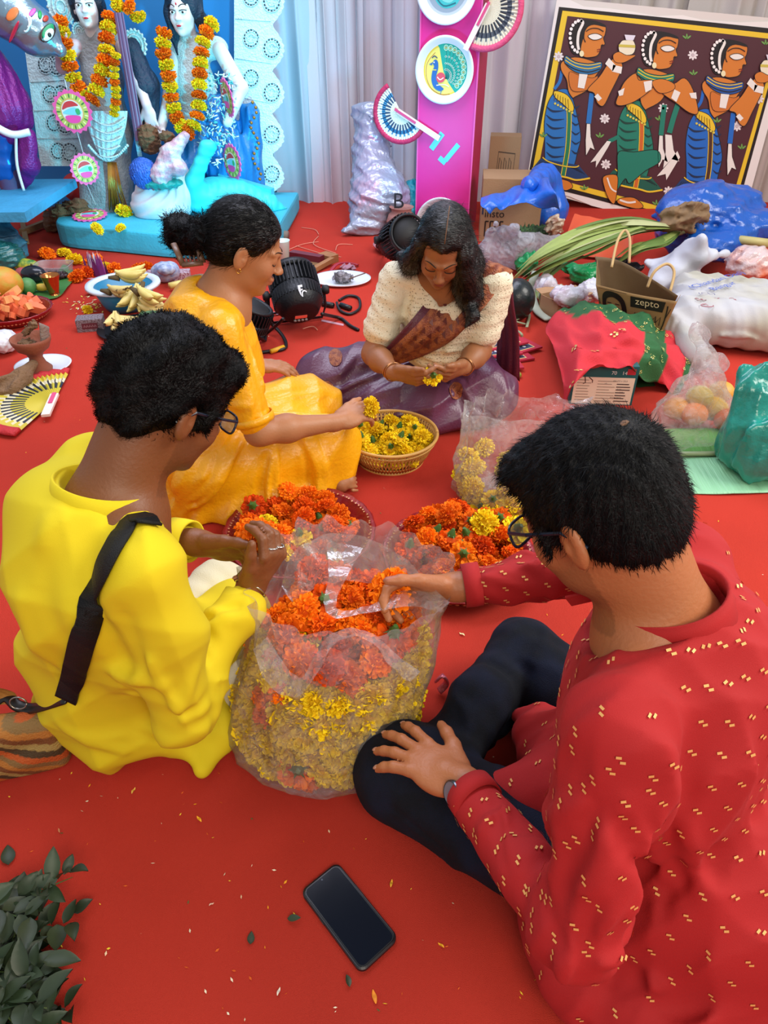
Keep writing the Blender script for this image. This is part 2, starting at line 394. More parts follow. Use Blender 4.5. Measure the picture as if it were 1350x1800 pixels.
# ---------------------------------------------------------------- setting
def struct(o, kind='structure'): o['kind'] = kind; return o
_fb = MB(); _fb.grid(lambda u, v: (-5 + 11*u, -2.2 + 9*v, 0), 22, 18)
struct(_fb.build('floor', M('red_carpet', 'c43a2c', .95, bump=(900, .55), vary=(2.2, .10), spec=.15)))
def curtain(name, px0, px1, Y, col, folds, seed, z0=0, z1=2.7, x0=None, x1=None, depth=.045, parent=None):
    rg = np.random.RandomState(seed); a, b = (PY(px0, 300, Y)[0] if x0 is None else x0), (PY(px1, 300, Y)[0] if x1 is None else x1); ph = np.cumsum(rg.uniform(.5, 1.5, folds + 2)); ph = ph/ph[-1]
    def fn(u, v):
        t = np.interp(u, ph, np.arange(len(ph))) * math.pi; z = z0 + (z1-z0)*v
        return (a + (b-a)*u + .01*math.sin(t*2 + v*2), Y + depth*(math.sin(t) * (1 - .25*v) + .35*math.sin(t*2.3 + v*3)) - .02*math.sin(math.pi*min(1, v*6))*0, z)
    return MB().grid(fn, max(24, folds*10), 14).build(name, col, parent, True)
wallroot = empty('wall_back', (0, 5.65, 0)); struct(wallroot)
WHC = M('white_drape', 'c9c6cc', .85, bump=(160, .12), vary=(1.2, .04)); GRC = M('grey_drape', 'bdb3ac', .85, bump=(160, .12), vary=(1.2, .05)); BLC = M('pale_blue_drape', 'a9bfcc', .85, bump=(160, .12))
for i, (p0, p1, m_, fo) in enumerate(((-1500, 300, BLC, 14), (290, 556, BLC, 9), (548, 640, WHC, 4), (630, 745, WHC, 4), (735, 985, WHC, 7), (975, 1160, GRC, 6), (1150, 1420, GRC, 8), (1400, 2600, GRC, 20))):
    curtain('curtain_panel', p0, p1, 5.65 + .03*(i % 2), m_, fo, i, parent=wallroot)
# ---------------------------------------------------------------- flat painted pictures
class Canvas:
    """flat coloured shapes laid on a plane; fn maps drawing coordinates to the plane, n is its normal"""
    def __init__(s, fn, n, step=.0012): s.fn = fn; s.n = np.array(n, float); s.b = MB(); s.step = step
    def poly(s, pts, col, layer=1, sm=0):
        if sm: pts = cr([tuple(p) for p in pts], sm, True)
        pts = [(float(p[0]), float(p[1])) for p in pts]; tr = tessellate_polygon([[Vector((x, y, 0)) for x, y in pts]])
        s.b.add([s.fn(x, y) + s.n*s.step*layer for x, y in pts], [tuple(t) for t in tr], col); return s
    def ell(s, c, rx, ry, col, layer=1, rot=0, n=18):
        r = math.radians(rot); return s.poly([(c[0] + rx*math.cos(a)*math.cos(r) - ry*math.sin(a)*math.sin(r), c[1] + rx*math.cos(a)*math.sin(r) + ry*math.sin(a)*math.cos(r)) for a in np.linspace(0, 6.283, n+1)[:-1]], col, layer)
    def line(s, pts, w_, col, layer=2, sm=4, taper=False, closed=False):
        p = cr([tuple(q) for q in pts], sm, closed) if sm else [np.array(q, float) for q in pts]
        if closed: p.append(p[0])
        L = len(p); vs = []
        for i in range(L):
            d = p[min(i+1, L-1)] - p[max(i-1, 0)]; n_ = np.array((-d[1], d[0]))/(np.linalg.norm(d)+1e-9); k = w_/2*(math.sin(math.pi*min(max(i/(L-1), .06), .94)) if taper else 1); vs += [p[i] + n_*k, p[i] - n_*k]
        s.b.add([s.fn(q[0], q[1]) + s.n*s.step*layer for q in vs], [(2*i, 2*i+1, 2*i+3, 2*i+2) for i in range(L-1)], col); return s
    def build(s, name, mat, parent): return s.b.build(name, mat, parent, colors=True, fix=False)
PAINT = M('painted_colours', rough=.55, attr=True)
def painting():
    Yp = 5.46; fn = lambda x, y: PY(900 + x/3, y/3, Yp)
    root = empty('painted_cloth', PY(1130, 340, Yp), 'painted cloth of three women in blue and green skirts with yellow border, hung at right', 'painting')
    C = Canvas(fn, (0, -1, 0), .0012); D = '14100e'; SK = 'cf7a28'; BL = '1f6fb4'; NV = '143a66'; GR = '117a62'; YL = 'e6c22a'; WH = 'e8e4d8'
    C.poly([(238, -12), (300, -4), (380, 34), (520, 45), (640, 62), (760, 85), (900, 80), (1000, 104), (1200, 118), (1505, 108), (1180, 1300), (1000, 1270), (860, 1215), (700, 1165), (560, 1120), (420, 1085), (300, 1035), (72, 985)], 'e6e2da', 0)
    C.poly([(248, 36), (1447, 158), (1150, 1242), (700, 1122), (400, 1040), (80, 960)], D, 1); C.poly([(266, 56), (1427, 184), (1138, 1212), (700, 1098), (400, 1018), (100, 938)], YL, 2); C.poly([(292, 84), (1402, 210), (1122, 1182), (700, 1066), (400, 988), (134, 914)], '4a2028', 3)
    def O(pts, col, L=5, w_=3.5, sm=4): C.poly(pts, col, L, sm); C.line(pts, w_, D, L+.5, sm, closed=True)
    def woman(dx, dy, skirt, collar, pot=True, arms=1):
        T = lambda pts: [(x+dx, y+dy) for x, y in pts]
        # skirt
        O(T([(232, 480), (290, 470), (318, 515), (345, 620), (362, 720), (345, 800), (320, 880), (250, 905), (180, 880), (172, 740), (170, 640), (190, 540)]), skirt, 4)
        C.poly(T([(150, 835), (350, 870), (405, 935), (330, 948), (280, 930), (210, 915), (150, 905), (105, 890)]), NV if skirt != GR else '0d5a48', 5); C.line(T([(105, 885), (160, 905), (215, 920), (290, 935), (340, 948), (410, 938)]), 9, YL, 7); C.line(T([(160, 828), (190, 850), (260, 872), (330, 880), (352, 872)]), 6, YL, 7)
        for i in range(22): x = 120 + i*12.5; C.line(T([(150 + i*9, 850 + i*1.5), (x, 900 + 20*math.sin(i*.35))]), 2, '0a1828', 6, 0)
        for i, y in enumerate((560, 605, 650, 700, 750, 800)): C.line(T([(180, y), (215, y+26), (275, y+22)]), 11, '0b2748' if skirt != GR else '083c30', 5.6, 5, True); C.line(T([(312, y-10), (335, y+8), (358, y-6)]), 9, '0b2748' if skirt != GR else '083c30', 5.6, 5, True)
        C.line(T([(290, 520), (300, 600), (298, 700), (290, 800), (268, 925)]), 26, YL, 6); C.line(T([(290, 520), (300, 600), (298, 700), (290, 800), (268, 925)]), 18, {BL: '1a7a50', GR: 'c86424'}.get(skirt, '4a2c1a'), 6.5)
        O(T([(225, 478), (290, 500), (324, 558), (314, 588), (264, 545), (224, 510)]), YL, 7, 3); 
        for i in range(6): C.line(T([(228+i*13, 492+i*6), (222+i*15, 530+i*8)]), 3, '6a4a10', 8, 0)
        for i in range(7): C.ell(T([(226+i*15, 545+i*8)])[0], 6, 6, 'd8c84a', 8)
        # torso and neck
        O(T([(262, 325), (330, 300), (420, 320), (470, 350), (440, 400), (400, 470), (330, 510), (318, 515), (296, 480), (286, 420), (258, 370)]), SK, 8)
        # hair, head
        O(T([(352, 115), (400, 108), (480, 140), (470, 170), (420, 200), (370, 230), (352, 285), (318, 278), (300, 230), (304, 160), (322, 125)]), '100c0c', 7, 2)
        O(T([(392, 132), (440, 118), (490, 138), (489, 180), (480, 200), (488, 232), (470, 240), (464, 262), (448, 292), (410, 302), (380, 300), (360, 280), (362, 240), (376, 190)]), SK, 9)
        C.poly(T([(352, 115), (420, 106), (484, 128), (488, 142), (430, 130), (392, 148), (372, 200), (362, 240), (350, 240)]), '100c0c', 10, 3); C.line(T([(358, 108), (372, 120), (350, 170), (344, 225), (350, 262)]), 14, WH, 11)
        for i in range(11): a = 1.45 + i*.30; C.ell(T([(356 + 52*math.cos(a)*1.0, 192 - 84*math.sin(a))])[0], 8, 9, 'f0ece4', 11)
        C.poly(T([(398, 190), (420, 178), (450, 178), (474, 194), (450, 208), (420, 208)]), WH, 11, 4); C.line(T([(398, 190), (420, 178), (450, 178), (474, 194), (450, 208), (420, 208)]), 3, D, 12, 4, closed=True); C.line(T([(388, 165), (415, 150), (450, 150), (480, 166)]), 5, D, 12)
        C.line(T([(378, 175), (376, 200), (385, 222)]), 5, D, 12); C.ell(T([(365, 282)])[0], 12, 16, 'e8e0b0', 12); C.line(T([(446, 262), (462, 258), (460, 268), (446, 272)]), 4, '7a1818', 12); C.line(T([(476, 232), (466, 240)]), 3, D, 12)
        # collar
        O(T([(284, 292), (330, 322), (400, 335), (468, 326), (460, 372), (400, 392), (330, 378), (276, 330)]), collar, 10, 3)
        for k in (0, 1, 2): C.line(T([(282-k*3, 300+k*16), (330, 330+k*17), (400, 343+k*18), (466-k*2, 332+k*15)]), 5, YL if k < 2 else D, 11)
        if arms == 1:
            O(T([(396, 470), (460, 400), (500, 340), (548, 300), (580, 345), (560, 400), (520, 480), (480, 556), (446, 540), (430, 490)]), SK, 12); O(T([(300, 380), (350, 395), (420, 410), (450, 400), (430, 450), (370, 480), (310, 470)]), 'c97026', 11, 2)
            C.poly(T([(352, 388), (396, 392), (378, 466), (344, 460)]), WH, 13); C.poly(T([(508, 305), (545, 345), (528, 375), (488, 335)]), WH, 13); C.poly(T([(530, 340), (578, 352), (572, 388), (524, 376)]), WH, 13); C.line(T([(440, 500), (462, 525)]), 24, WH, 13, 2)
            O(T([(530, 290), (560, 272), (600, 290), (648, 290), (620, 312), (580, 330), (540, 325)]), SK, 13, 2.5)
            if pot: O(T([(600, 210), (635, 212), (648, 250), (630, 286), (575, 286), (558, 250), (575, 215)]), 'e8e0c0', 12, 3); C.line(T([(560, 240), (646, 244)]), 14, 'c8b84a', 13, 2); C.poly(T([(590, 182), (648, 186), (636, 212), (598, 210)]), 'dcd8e0', 12.6)
        # sash with white end
        C.line(T([(420, 490), (412, 560), (402, 650)]), 26, skirt if skirt != GR else GR, 6); C.poly(T([(392, 650), (412, 652), (414, 720), (436, 790), (412, 778), (388, 820), (386, 740)]), WH, 7); C.line(T([(392, 650), (412, 652), (414, 720), (436, 790), (412, 778), (388, 820), (386, 740)]), 2.5, D, 8, 0, closed=True)
        C.line(T([(262, 372), (250, 430), (222, 470)]), 16, skirt, 5)
    woman(0, 0, BL, '1d6a98'); woman(745, 105, '1566bc', '1a4f96', True)
    # middle woman with folded arms
    T0 = C
    woman(382, 62, GR, '11826a', False, 0); dx, dy = 0, 0
    O([(560, 495), (590, 430), (645, 385), (665, 420), (700, 420), (740, 425), (730, 470), (650, 530), (580, 555), (545, 545)], SK, 12); O([(850, 440), (905, 410), (950, 470), (978, 590), (930, 592), (860, 540), (800, 500), (765, 460), (800, 430)], SK, 12); O([(735, 430), (790, 415), (850, 440), (850, 470), (800, 490), (760, 480)], SK, 13, 2.5)
    for q in ([(690, 430), (735, 422), (732, 470), (700, 486)], [(556, 480), (590, 462), (582, 500), (562, 505)], [(852, 470), (884, 486), (862, 536), (835, 515)], [(930, 490), (966, 486), (970, 520), (940, 515)]): C.poly(q, WH, 14)
    C.line([(875, 545), (850, 620), (828, 700)], 28, GR, 6); C.poly([(806, 708), (840, 712), (850, 790), (880, 850), (840, 838), (795, 885), (808, 800)], WH, 7); C.line([(610, 690), (560, 720), (510, 745)], 20, GR, 4.6); C.poly([(520, 745), (505, 775), (440, 882), (442, 846), (412, 856), (470, 780), (500, 742)], WH, 7); C.poly([(870, 795), (884, 828), (812, 948), (808, 916), (762, 928), (830, 850)], WH, 7)
    # bent green legs and feet
    O([(560, 800), (640, 800), (760, 790), (778, 850), (700, 900), (620, 965), (595, 940), (550, 1000), (555, 900)], GR, 8); O([(480, 930), (545, 920), (556, 960), (540, 1068), (510, 1050), (486, 990)], 'd07a26', 9, 3); C.line([(500, 935), (520, 990), (548, 1010)], 8, WH, 10)
    O([(565, 1045), (640, 1040), (690, 1085), (650, 1098), (560, 1072)], 'd07a26', 9, 3); C.line([(566, 1052), (610, 1066), (650, 1062)], 10, WH, 10); O([(240, 942), (300, 955), (318, 985), (280, 1003), (262, 985)], 'd07a26', 9, 3)
    for x, y in ((245, 298), (488, 625), (952, 290), (796, 570), (1184, 665), (494, 866), (824, 1008), (1300, 520)):
        for k in range(8): a = k*.785; C.ell((x + 17*math.cos(a), y + 17*math.sin(a)), 10, 6, 'e4dcd8', 5, math.degrees(a)); 
        C.ell((x, y), 7, 7, 'c8b8b8', 6)
    for x, y in ((165, 722), (462, 725), (380, 1000), (920, 205), (955, 395), (775, 635), (1080, 645), (1210, 785), (760, 1080), (1335, 235)):
        for k in range(3): a = -1.57 + (k-1)*.9; C.ell((x + 14*math.cos(a), y + 14*math.sin(a)), 14, 4.5, '6a9a4a', 5, math.degrees(a))
    C.build('painted_figures', PAINT, root)
    MB().prism([(0, 0), (1, 0), (1, 1), (0, 1)], (0, 0, 0), (1, 0, 0), (0, 1, 0), .01) if False else None
    b = MB(); cs = [fn(*q) for q in ((238, -12), (1505, 108), (1180, 1300), (72, 985))]; b.grid(lambda u, v: (cs[0]*(1-u)*(1-v) + cs[1]*u*(1-v) + cs[2]*u*v + cs[3]*(1-u)*v) + np.array((0, .004 + .002*math.sin(u*9), 0)), 16, 12); b.build('backing_cloth', M('cream_cloth', 'd8d2c8', .9), root, True)
painting()
# ---------------------------------------------------------------- pink pillar
PA = PY(737, 100, 4.93); PA[2] = 0; pa = math.radians(-22); PU = np.array((math.cos(pa)*1.0, math.sin(pa), 0)); 
PB = PY(843, 100, 4.93 + .42*math.sin(-0.22)); PB[2] = 0; PU = nrm(PB - PA); PN = np.array((PU[1], -PU[0], 0)); PW_ = float(np.linalg.norm(PB - PA)); PV = -PN
def onp(px, py, off=0.0):
    """on the pillar's front face"""
    o = np.array((0, 0, CAMH)); d = PD(px, py, 1.0) - o; t = ((PA - o) @ PN) / (d @ PN); return o + d*t + PN*off
def pillar():
    root = empty('pillar', PA + PU*PW_/2 - PN*.16, 'tall pink box pillar decorated with painted plates and hand fans', 'pillar')
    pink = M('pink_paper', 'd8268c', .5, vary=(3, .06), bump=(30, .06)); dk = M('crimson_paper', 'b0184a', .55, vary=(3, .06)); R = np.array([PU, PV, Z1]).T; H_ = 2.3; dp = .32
    c = PA + PU*PW_/2 + PV*dp/2
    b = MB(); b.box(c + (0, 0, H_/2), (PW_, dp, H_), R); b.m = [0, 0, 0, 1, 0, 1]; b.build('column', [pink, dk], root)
    for x in (.004, PW_-.004): MB().box(PA + PU*x + PN*.002 + (0, 0, H_/2), (.008, .006, H_), R).build('edge_fold', M('pink_edge', 'e85aa8', .5), root)
pillar()
def wall_plate(px, py, R_, label, kind):
    c = onp(px, py); root = empty('paper_plate', c, label, 'plate'); Rm = np.array([PU, Z1, PN]).T
    MB().lathe([(0, .004), (R_*.74, .004), (R_*.80, .010), (R_*.92, .030), (R_, .034), (R_*1.0, .030), (R_*.90, .022), (R_*.78, .0), (0, .0)], c + PN*.004, 56, R=Rm).build('dish', M('white_paper_plate', 'dfe6ec', .5), root, True)
    fn = lambda x, y: c + PN*.0085 + PU*(x*R_) + Z1*(y*R_); C = Canvas(fn, PN, .0007)
    if kind == 'peacock':
        C.ell((0, 0), .80, .80, '9fd8e0', 0, n=40); C.ell((0, 0), .78, .78, '1a1a1a', .5, n=40); C.ell((0, 0), .765, .765, 'e2c43c', 1, n=40); C.ell((0, 0), .70, .70, 'e8dc6a', 1.5, n=40)
        # tail: a broad fan of teal eye feathers
        o = (.12, -.35); pts = [o] + [(.76*math.cos(a), .76*math.sin(a)) for a in np.linspace(-1.05, 1.95, 30)]; C.poly(pts + [(-.22, .62), (-.12, .2), (-.05, -.05)], '10a08c', 2)
        for i in range(11):
            a = -.85 + i*.245; e = (.62*math.cos(a)+.02, .62*math.sin(a)+.02); C.line([(.02, -.25), ((e[0])*.5+.04, e[1]*.5 - .06), e], .014, '0a6a60', 3)
            C.ell(e, .085, .075, 'cfe8c0', 4, math.degrees(a)); C.ell(e, .065, .056, '2aa890', 4.5, math.degrees(a)); C.ell(e, .035, .03, 'e8d060', 5); C.ell(e, .018, .016, '20305a', 5.5)
            for q in (.72, .5, .3):
                if q*.8 > .2: C.ell((.02+(e[0]-.02)*q, -.25+(e[1]+.25)*q), .035, .030, 'bfe0c0', 4); C.ell((.02+(e[0]-.02)*q, -.25+(e[1]+.25)*q), .018, .015, '20405a', 5)
        C.poly([(-.44, .20), (-.36, .30), (-.26, .24), (-.24, .05), (-.30, -.22), (-.20, -.42), (-.02, -.55), (-.16, -.62), (-.36, -.52), (-.46, -.30), (-.44, -.05), (-.38, .10)], '2464a8', 6, 4)
        C.poly([(-.44, .22), (-.56, .16), (-.46, .13)], '2464a8', 6); C.ell((-.39, .22), .022, .022, 'f0f0f0', 7); C.line([(-.46, .34), (-.38, .40), (-.28, .34)], .03, '1a3a6a', 7); C.ell((-.14, -.22), .16, .15, 'd84a5a', 6.5, 20); C.line([(-.26, -.2), (-.16, -.28), (-.04, -.22)], .03, 'f0e8d8', 7)
        C.line([(-.28, -.45), (.0, -.42), (.16, -.48)], .03, 'e8e0c8', 7); C.line([(-.1, -.6), (-.12, -.7)], .02, '2464a8', 7); C.line([(-.36, .5), (-.62, .2), (-.64, -.2), (-.45, -.55), (-.1, -.72), (.2, -.70)], .014, 'b03a2a', 3); C.line([(-.42, .0), (-.30, .0)], .03, 'd8c850', 7)
    elif kind == 'green':
        C.ell((0, 0), .80, .80, 'c8d8d0', 0, n=40); C.ell((0, 0), .62, .62, 'c84a5a', 1, n=40); C.ell((0, 0), .56, .56, '9ac860', 2, n=40); C.ell((0, 0), .40, .40, 'e8e0b0', 3, n=30)
        for k in range(10): a = k*.628; C.ell((.2*math.cos(a), .2*math.sin(a)), .16, .06, 'd0508a', 4, math.degrees(a))
        C.ell((0, 0), .08, .08, 'e8c840', 5)
    else:
        C.ell((0, 0), .80, .80, 'b8c4cc', 0, n=40); C.ell((0, 0), .66, .66, '8ea0ac', 1, n=40); C.poly([(-.45, -.1), (-.3, -.42), (0, -.55), (.35, -.42), (.5, 0), (.3, .4), (-.3, .4)], '3ab8b8', 2, 4); C.poly([(-.3, 0), (-.2, -.3), (.1, -.4), (.3, -.2), (.2, .2)], '7ad0c8', 3, 4); C.line([(-.4, -.2), (-.1, -.48), (.3, -.4)], .04, '1a6a78', 4)
    C.build('painted_picture', PAINT, root)
wall_plate(783, 123, .172, 'white paper plate painted with a blue and teal peacock on the pink pillar', 'peacock')
wall_plate(787, -22, .172, 'topmost paper plate on the pink pillar, cut by the upper picture edge', 'top'); wall_plate(776, 392, .165, 'lowest paper plate on the pink pillar with green ring, behind the seated girl', 'green')
def tape(px0, py0, px1, py1, w_, lb):
    a, b_ = onp(px0, py0, .001), onp(px1, py1, .001); d = nrm(b_ - a); s_ = nrm(np.cross(PN, d))*w_/2; b = MB(); b.add([a-s_, a+s_, b_+s_, b_-s_], [(0, 1, 2, 3)]); o = b.build('tape_strip', M('cyan_tape', '5ac8d8', .4), None); sm = o.modifiers.new('t', 'SOLIDIFY'); sm.thickness = .001; tag(o, lb, 'tape')
tape(758, 262, 778, 234, .034, 'short cyan tape strip just below the fan handle'); tape(783, 282, 806, 254, .030, 'longer slanting cyan tape strip on the pillar'); tape(772, 277, 783, 287, .030, 'small cyan tape piece crossing the lower end of the longer strip')
# ---------------------------------------------------------------- pleated hand fans
def fan(c, ux, uy, n_, R_, a0, a1, hd, hl, label, cols, pleats=34, trim='c02a5a', inv=1):
    """c pivot, ux/uy plane axes, n_ normal towards the viewer; leaf spans a0..a1 deg; handle towards hd deg"""
    root = empty('hand_fan', c, label, 'fan'); b = MB(); N_ = pleats*2; rings = (.05, .38, .46, .56, .68, .76, .86)
    for i in range(N_):
        for k in range(len(rings)-1):
            vs = []
            for ii, rr in ((i, rings[k]), (i+1, rings[k]), (i+1, rings[k+1]), (i, rings[k+1])):
                a = math.radians(a0 + (a1-a0)*ii/N_); vs.append(np.array(c) + (ux*math.cos(a) + uy*math.sin(a))*R_*rr + n_*(.006 + (.010*rr if ii % 2 else 0)))
            m4 = i % 4; col = cols[0]
            if k in (1, 2) : col = cols[1] if m4 in (0, 1) else cols[0]
            if k in (3,): col = cols[1] if m4 == 1 else cols[2]
            if k == 4: col = cols[2] if m4 == 1 else cols[0]
            b.add(vs, [(0, 1, 2, 3)], col)
    b.build('pleated_leaf', PAINT, root, colors=True, fix=False)
    b = MB(); K = 48; vs = []
    for i in range(K+1):
        a = math.radians(a0 + (a1-a0)*i/K); d = ux*math.cos(a) + uy*math.sin(a); w_ = .004*math.sin(i*2.1)
        for r_, z in ((.84, .008), (.86, .020), (.96, .018 + w_), (1.0, .010), (.98, .002), (.84, .003)): vs.append(np.array(c) + d*R_*(r_ + w_*.3) + n_*z)
    b.add(vs, [(i*6+j, i*6+(j+1) % 6, (i+1)*6+(j+1) % 6, (i+1)*6+j) for i in range(K) for j in range(6)] + [tuple(range(6)), tuple(K*6+j for j in range(6))]); b.build('cloth_trim', M('trim_' + trim, trim, .7, bump=(120, .5)), root, True)
    a = math.radians(hd); d = ux*math.cos(a) + uy*math.sin(a); s_ = np.cross(n_, d); R3 = np.array([d, s_, n_]).T
    MB().box(np.array(c) + d*(hl/2 - .02) + n_*.020, (hl, .030, .010), R3).build('handle', M('fan_stick', 'e8dcd0', .55, stretch=(1, 8, 8), vary=(6, .06)), root); MB().box(np.array(c) + d*(hl*.12) + n_*.022, (hl*.5, .014, .013), R3).build('binding', M('pink_thread', 'd04a7a', .7), root)
f1 = onp(706, 197, .012); fan(f1, PU, Z1, PN, .175, 120, 325, -28, .30, 'hand fan with blue petal marks and crimson trim, pointing left on the pink pillar', ('e4ead8', '1c3f66', '2f7fa8'), inv=1)
f2 = onp(857, 14, .03); fan(f2, PU, Z1, PN, .205, -112, 72, -118, .24, 'hand fan with black marks and pink trim at the upper right of the pink pillar', ('ded8c0', '1a2030', '5a6068'), trim='d8507a')
fl3 = P(97, 706, .006); fan(fl3, np.array((1, .0, 0)), np.array((0, 1.0, 0)), Z1, .275, 98, 262, -80, .17, 'yellow pleated hand fan with dark marks and red trim lying on the carpet', ('c8b838', '1c2438', 'd8d0b0'), trim='c0262c', pleats=38)
# ---------------------------------------------------------------- people
class Head:
    def __init__(s, C, yaw, pitch, roll=0, sc=1.0):
        y, p = math.radians(yaw), math.radians(pitch)
        s.f = np.array([math.cos(y)*math.cos(p), math.sin(y)*math.cos(p), -math.sin(p)]); s.u = np.array([math.cos(y)*math.sin(p), math.sin(y)*math.sin(p), math.cos(p)])
        s.l = np.cross(s.u, s.f)
        if roll:
            r = math.radians(roll); s.l, s.u = s.l*math.cos(r) + s.u*math.sin(r), s.u*math.cos(r) - s.l*math.sin(r)
        s.C = np.array(C, float); s.sc = sc; s.R = np.array([s.l, s.f, s.u])
    def T(s, x, y, z): return s.C + (x*s.l + y*s.f + z*s.u) * s.sc
    def loc(s, V): return ((V - s.C) @ s.R.T) / s.sc
    def skull(s, F, fem=False):
        q = s.sc; E = lambda c, r, k=.02, op='u': F.ell(s.T(*c), np.array(r)*q, s.R, k*q, op)
        E((0, -.012, .035), (.073, .093, .086)); E((0, .020, -.028), (.059, .068, .080), .03)
        jw = .045 if fem else .051
        E((0, .024, -.070), (jw, .052, .036), .03); E((0, .068, -.096), (.017, .015, .014), .025)
        for x in (-1, 1):
            E((x*.036, .060, -.026), (.021, .022, .024), .025); E((x*.032, .096, .006), (.018, .0125, .0105), .014, 'c')
            E((x*.031, .0705, .004), (.0165, .0165, .0145), .004); F.cap(s.T(x*.012, .086, .022), s.T(x*.046, .070, .024), .009*q, .006*q, .012*q)
            E((x*.012, .099, -.0285), (.0075, .009, .0065), .006)
            Re = np.array([nrm(s.l*1 + s.f*x*.35), nrm(s.f - s.l*x*.35), s.u])
            F.ell(s.T(x*.080, -.010, -.008), np.array((.0085, .019, .033))*q, Re, .008*q); F.ell(s.T(x*.0905, -.005, -.004), np.array((.0075, .0105, .021))*q, Re, .004*q, 'c')
            E((x*.0815, -.002, -.012), (.005, .005, .008), .004)
        F.cap(s.T(0, .084, .018), s.T(0, .101, -.020), .0065*q, .0095*q, .010*q); E((0, .106, -.025), (.0115, .0105, .0095), .007)
        E((0, .0905, -.053), (.021, .009, .0065), .007); E((0, .0885, -.0645), (.0175, .009, .0065), .006)
        F.cap(s.T(-.019, .1005, -.0588), s.T(.019, .1005, -.0588), .0016*q, None, .003*q, 'c'); E((0, .092, -.078), (.016, .006, .005), .006, 'c')
    def skin(s, base, lip, stub=0):
        b, lp = np.array(lin(base)), np.array(lin(lip))
        def f(V):
            L = s.loc(V); c = np.tile(b, (len(V), 1))
            m = np.exp(-((L[:, 0]/.020)**2)**2 - ((L[:, 2]+.0590)/.0085)**4) * (L[:, 1] > .08); c = c*(1-m[:, None]) + lp*m[:, None]
            ck = np.exp(-((np.abs(L[:, 0])-.04)/.02)**2 - ((L[:, 2]+.02)/.025)**2) * (L[:, 1] > .02) * .18; c = c*(1-ck[:, None]) + lp*ck[:, None]
            if stub:
                m = stub * (L[:, 2] < -.035) * (L[:, 1] > .0) * (np.linalg.norm(L, axis=1) < .16) * np.clip((-.035-L[:, 2])/.02, 0, 1); c = c*(1-m[:, None]) + b*.35*m[:, None]
            return c
        return f
    def face_bits(s, F, parent, brow='1b1210', thick=.0027):
        hairm = M('dark_brow', '17100d', .8)
        for x in (-1, 1):
            pts = []
            for t in np.linspace(0, 1, 7):
                o = s.T(x*(.012+.038*t), .2, .026+.005*math.sin(t*2.6)); h = F.hit(o, -s.f)
                pts.append((h if h is not None else s.T(x*(.012+.038*t), .085-.02*t, .03)) + s.f*.001)
            MB().tube(pts, [thick*.7*s.sc]+[thick*s.sc]*3+[thick*.8*s.sc, thick*.6*s.sc, thick*.2*s.sc], 6, flat=.5).build('eyebrow', hairm, parent, True)
            pts = []
            for t in np.linspace(0, 1, 7):
                a = math.pi*t; o = s.T(x*.031 + .0155*math.cos(a), .2, -.0015-.006*math.sin(a)); h = F.hit(o, -s.f); pts.append((h if h is not None else s.T(x*.031, .085, 0)) + s.f*.001)
            MB().tube(pts, .0013*s.sc, 6).build('eyelashes', hairm, parent, True)
def hand(F, W, d, n, thumb, sc=1.0, curl=(35, 35, 35, 35), spread=6, tcurl=20, tout=40, k=.006):
    """W wrist, d towards the fingers, n the way the palm faces, thumb = side the thumb is on"""
    W = np.array(W, float); d = nrm(d); n = nrm(np.array(n, float) - d*np.dot(n, d)); t = nrm(np.array(thumb, float) - d*np.dot(thumb, d) - n*np.dot(thumb, n)); q = sc
    R = np.array([t, d, n])
    F.ell(W + d*.050*q, np.array((.040, .052, .0150))*q, R, .012); F.cap(W - d*.01*q, W + d*.03*q, .024*q, .020*q, .015)
    F.cap(W + d*.020*q + t*.020*q + n*.006*q, W + d*.05*q + t*.028*q + n*.006*q, .014*q, .012*q, .01); F.ell(W + d*.04*q - t*.024*q + n*.006*q, np.array((.014, .03, .013))*q, R, .01)
    tips = []
    L = (.074, .082, .076, .060); bx = (.029, .0095, -.010, -.028); by = (.088, .092, .088, .080)
    for i in range(4):
        b = W + d*by[i]*q + t*bx[i]*q; sp = math.radians(spread * (1.5 - i)); dd = nrm(d*math.cos(sp) + t*math.sin(sp)); c = curl[i]; c = c if hasattr(c, '__len__') else (c*.7, c, c*.7)
        p = b; a = 0; r = (.0092, .0086, .0078, .0066); pts = [W + d*.055*q + t*bx[i]*.8*q, b]
        for j, fr in enumerate((.45, .31, .24)):
            a += math.radians(c[j]); v = dd*math.cos(a) + n*math.sin(a); p = p + v*L[i]*fr*q; pts.append(p)
        F.chain(pts, [x*q for x in (.009, .0098, .0090, .0082, .0068)], k*.7); tips.append((p, v))
    b = W + d*.022*q + t*.026*q + n*.004*q; a0 = math.radians(tout); v = nrm(d*math.cos(a0) + t*math.sin(a0)); tc = math.radians(tcurl)
    p1 = b + v*.042*q; v2 = nrm(v*math.cos(tc) + n*math.sin(tc)*.8 - t*math.sin(tc)*.4); p2 = p1 + v2*.032*q; v3 = nrm(v2*math.cos(tc) + n*math.sin(tc)*.5 - t*math.sin(tc)*.5); p3 = p2 + v3*.024*q
    F.chain([b, p1, p2, p3], [.0145*q, .0115*q, .0098*q, .0080*q], k*1.2); tips.append((p3, v3)); return tips, R
def nails(tips, back, parent, sc=1.0):
    for (p, v) in tips[:4]:
        nn = nrm(-back - v*np.dot(-back, v)); R = np.array([np.cross(v, nn), v, nn]).T
        MB().ball(p + v*.001 + nn*.0055*sc, (.0050*sc, .0062*sc, .0016*sc), 8, 5, R).build('fingernail', M('nail', 'b5806a', .35, spec=.5), parent, True)
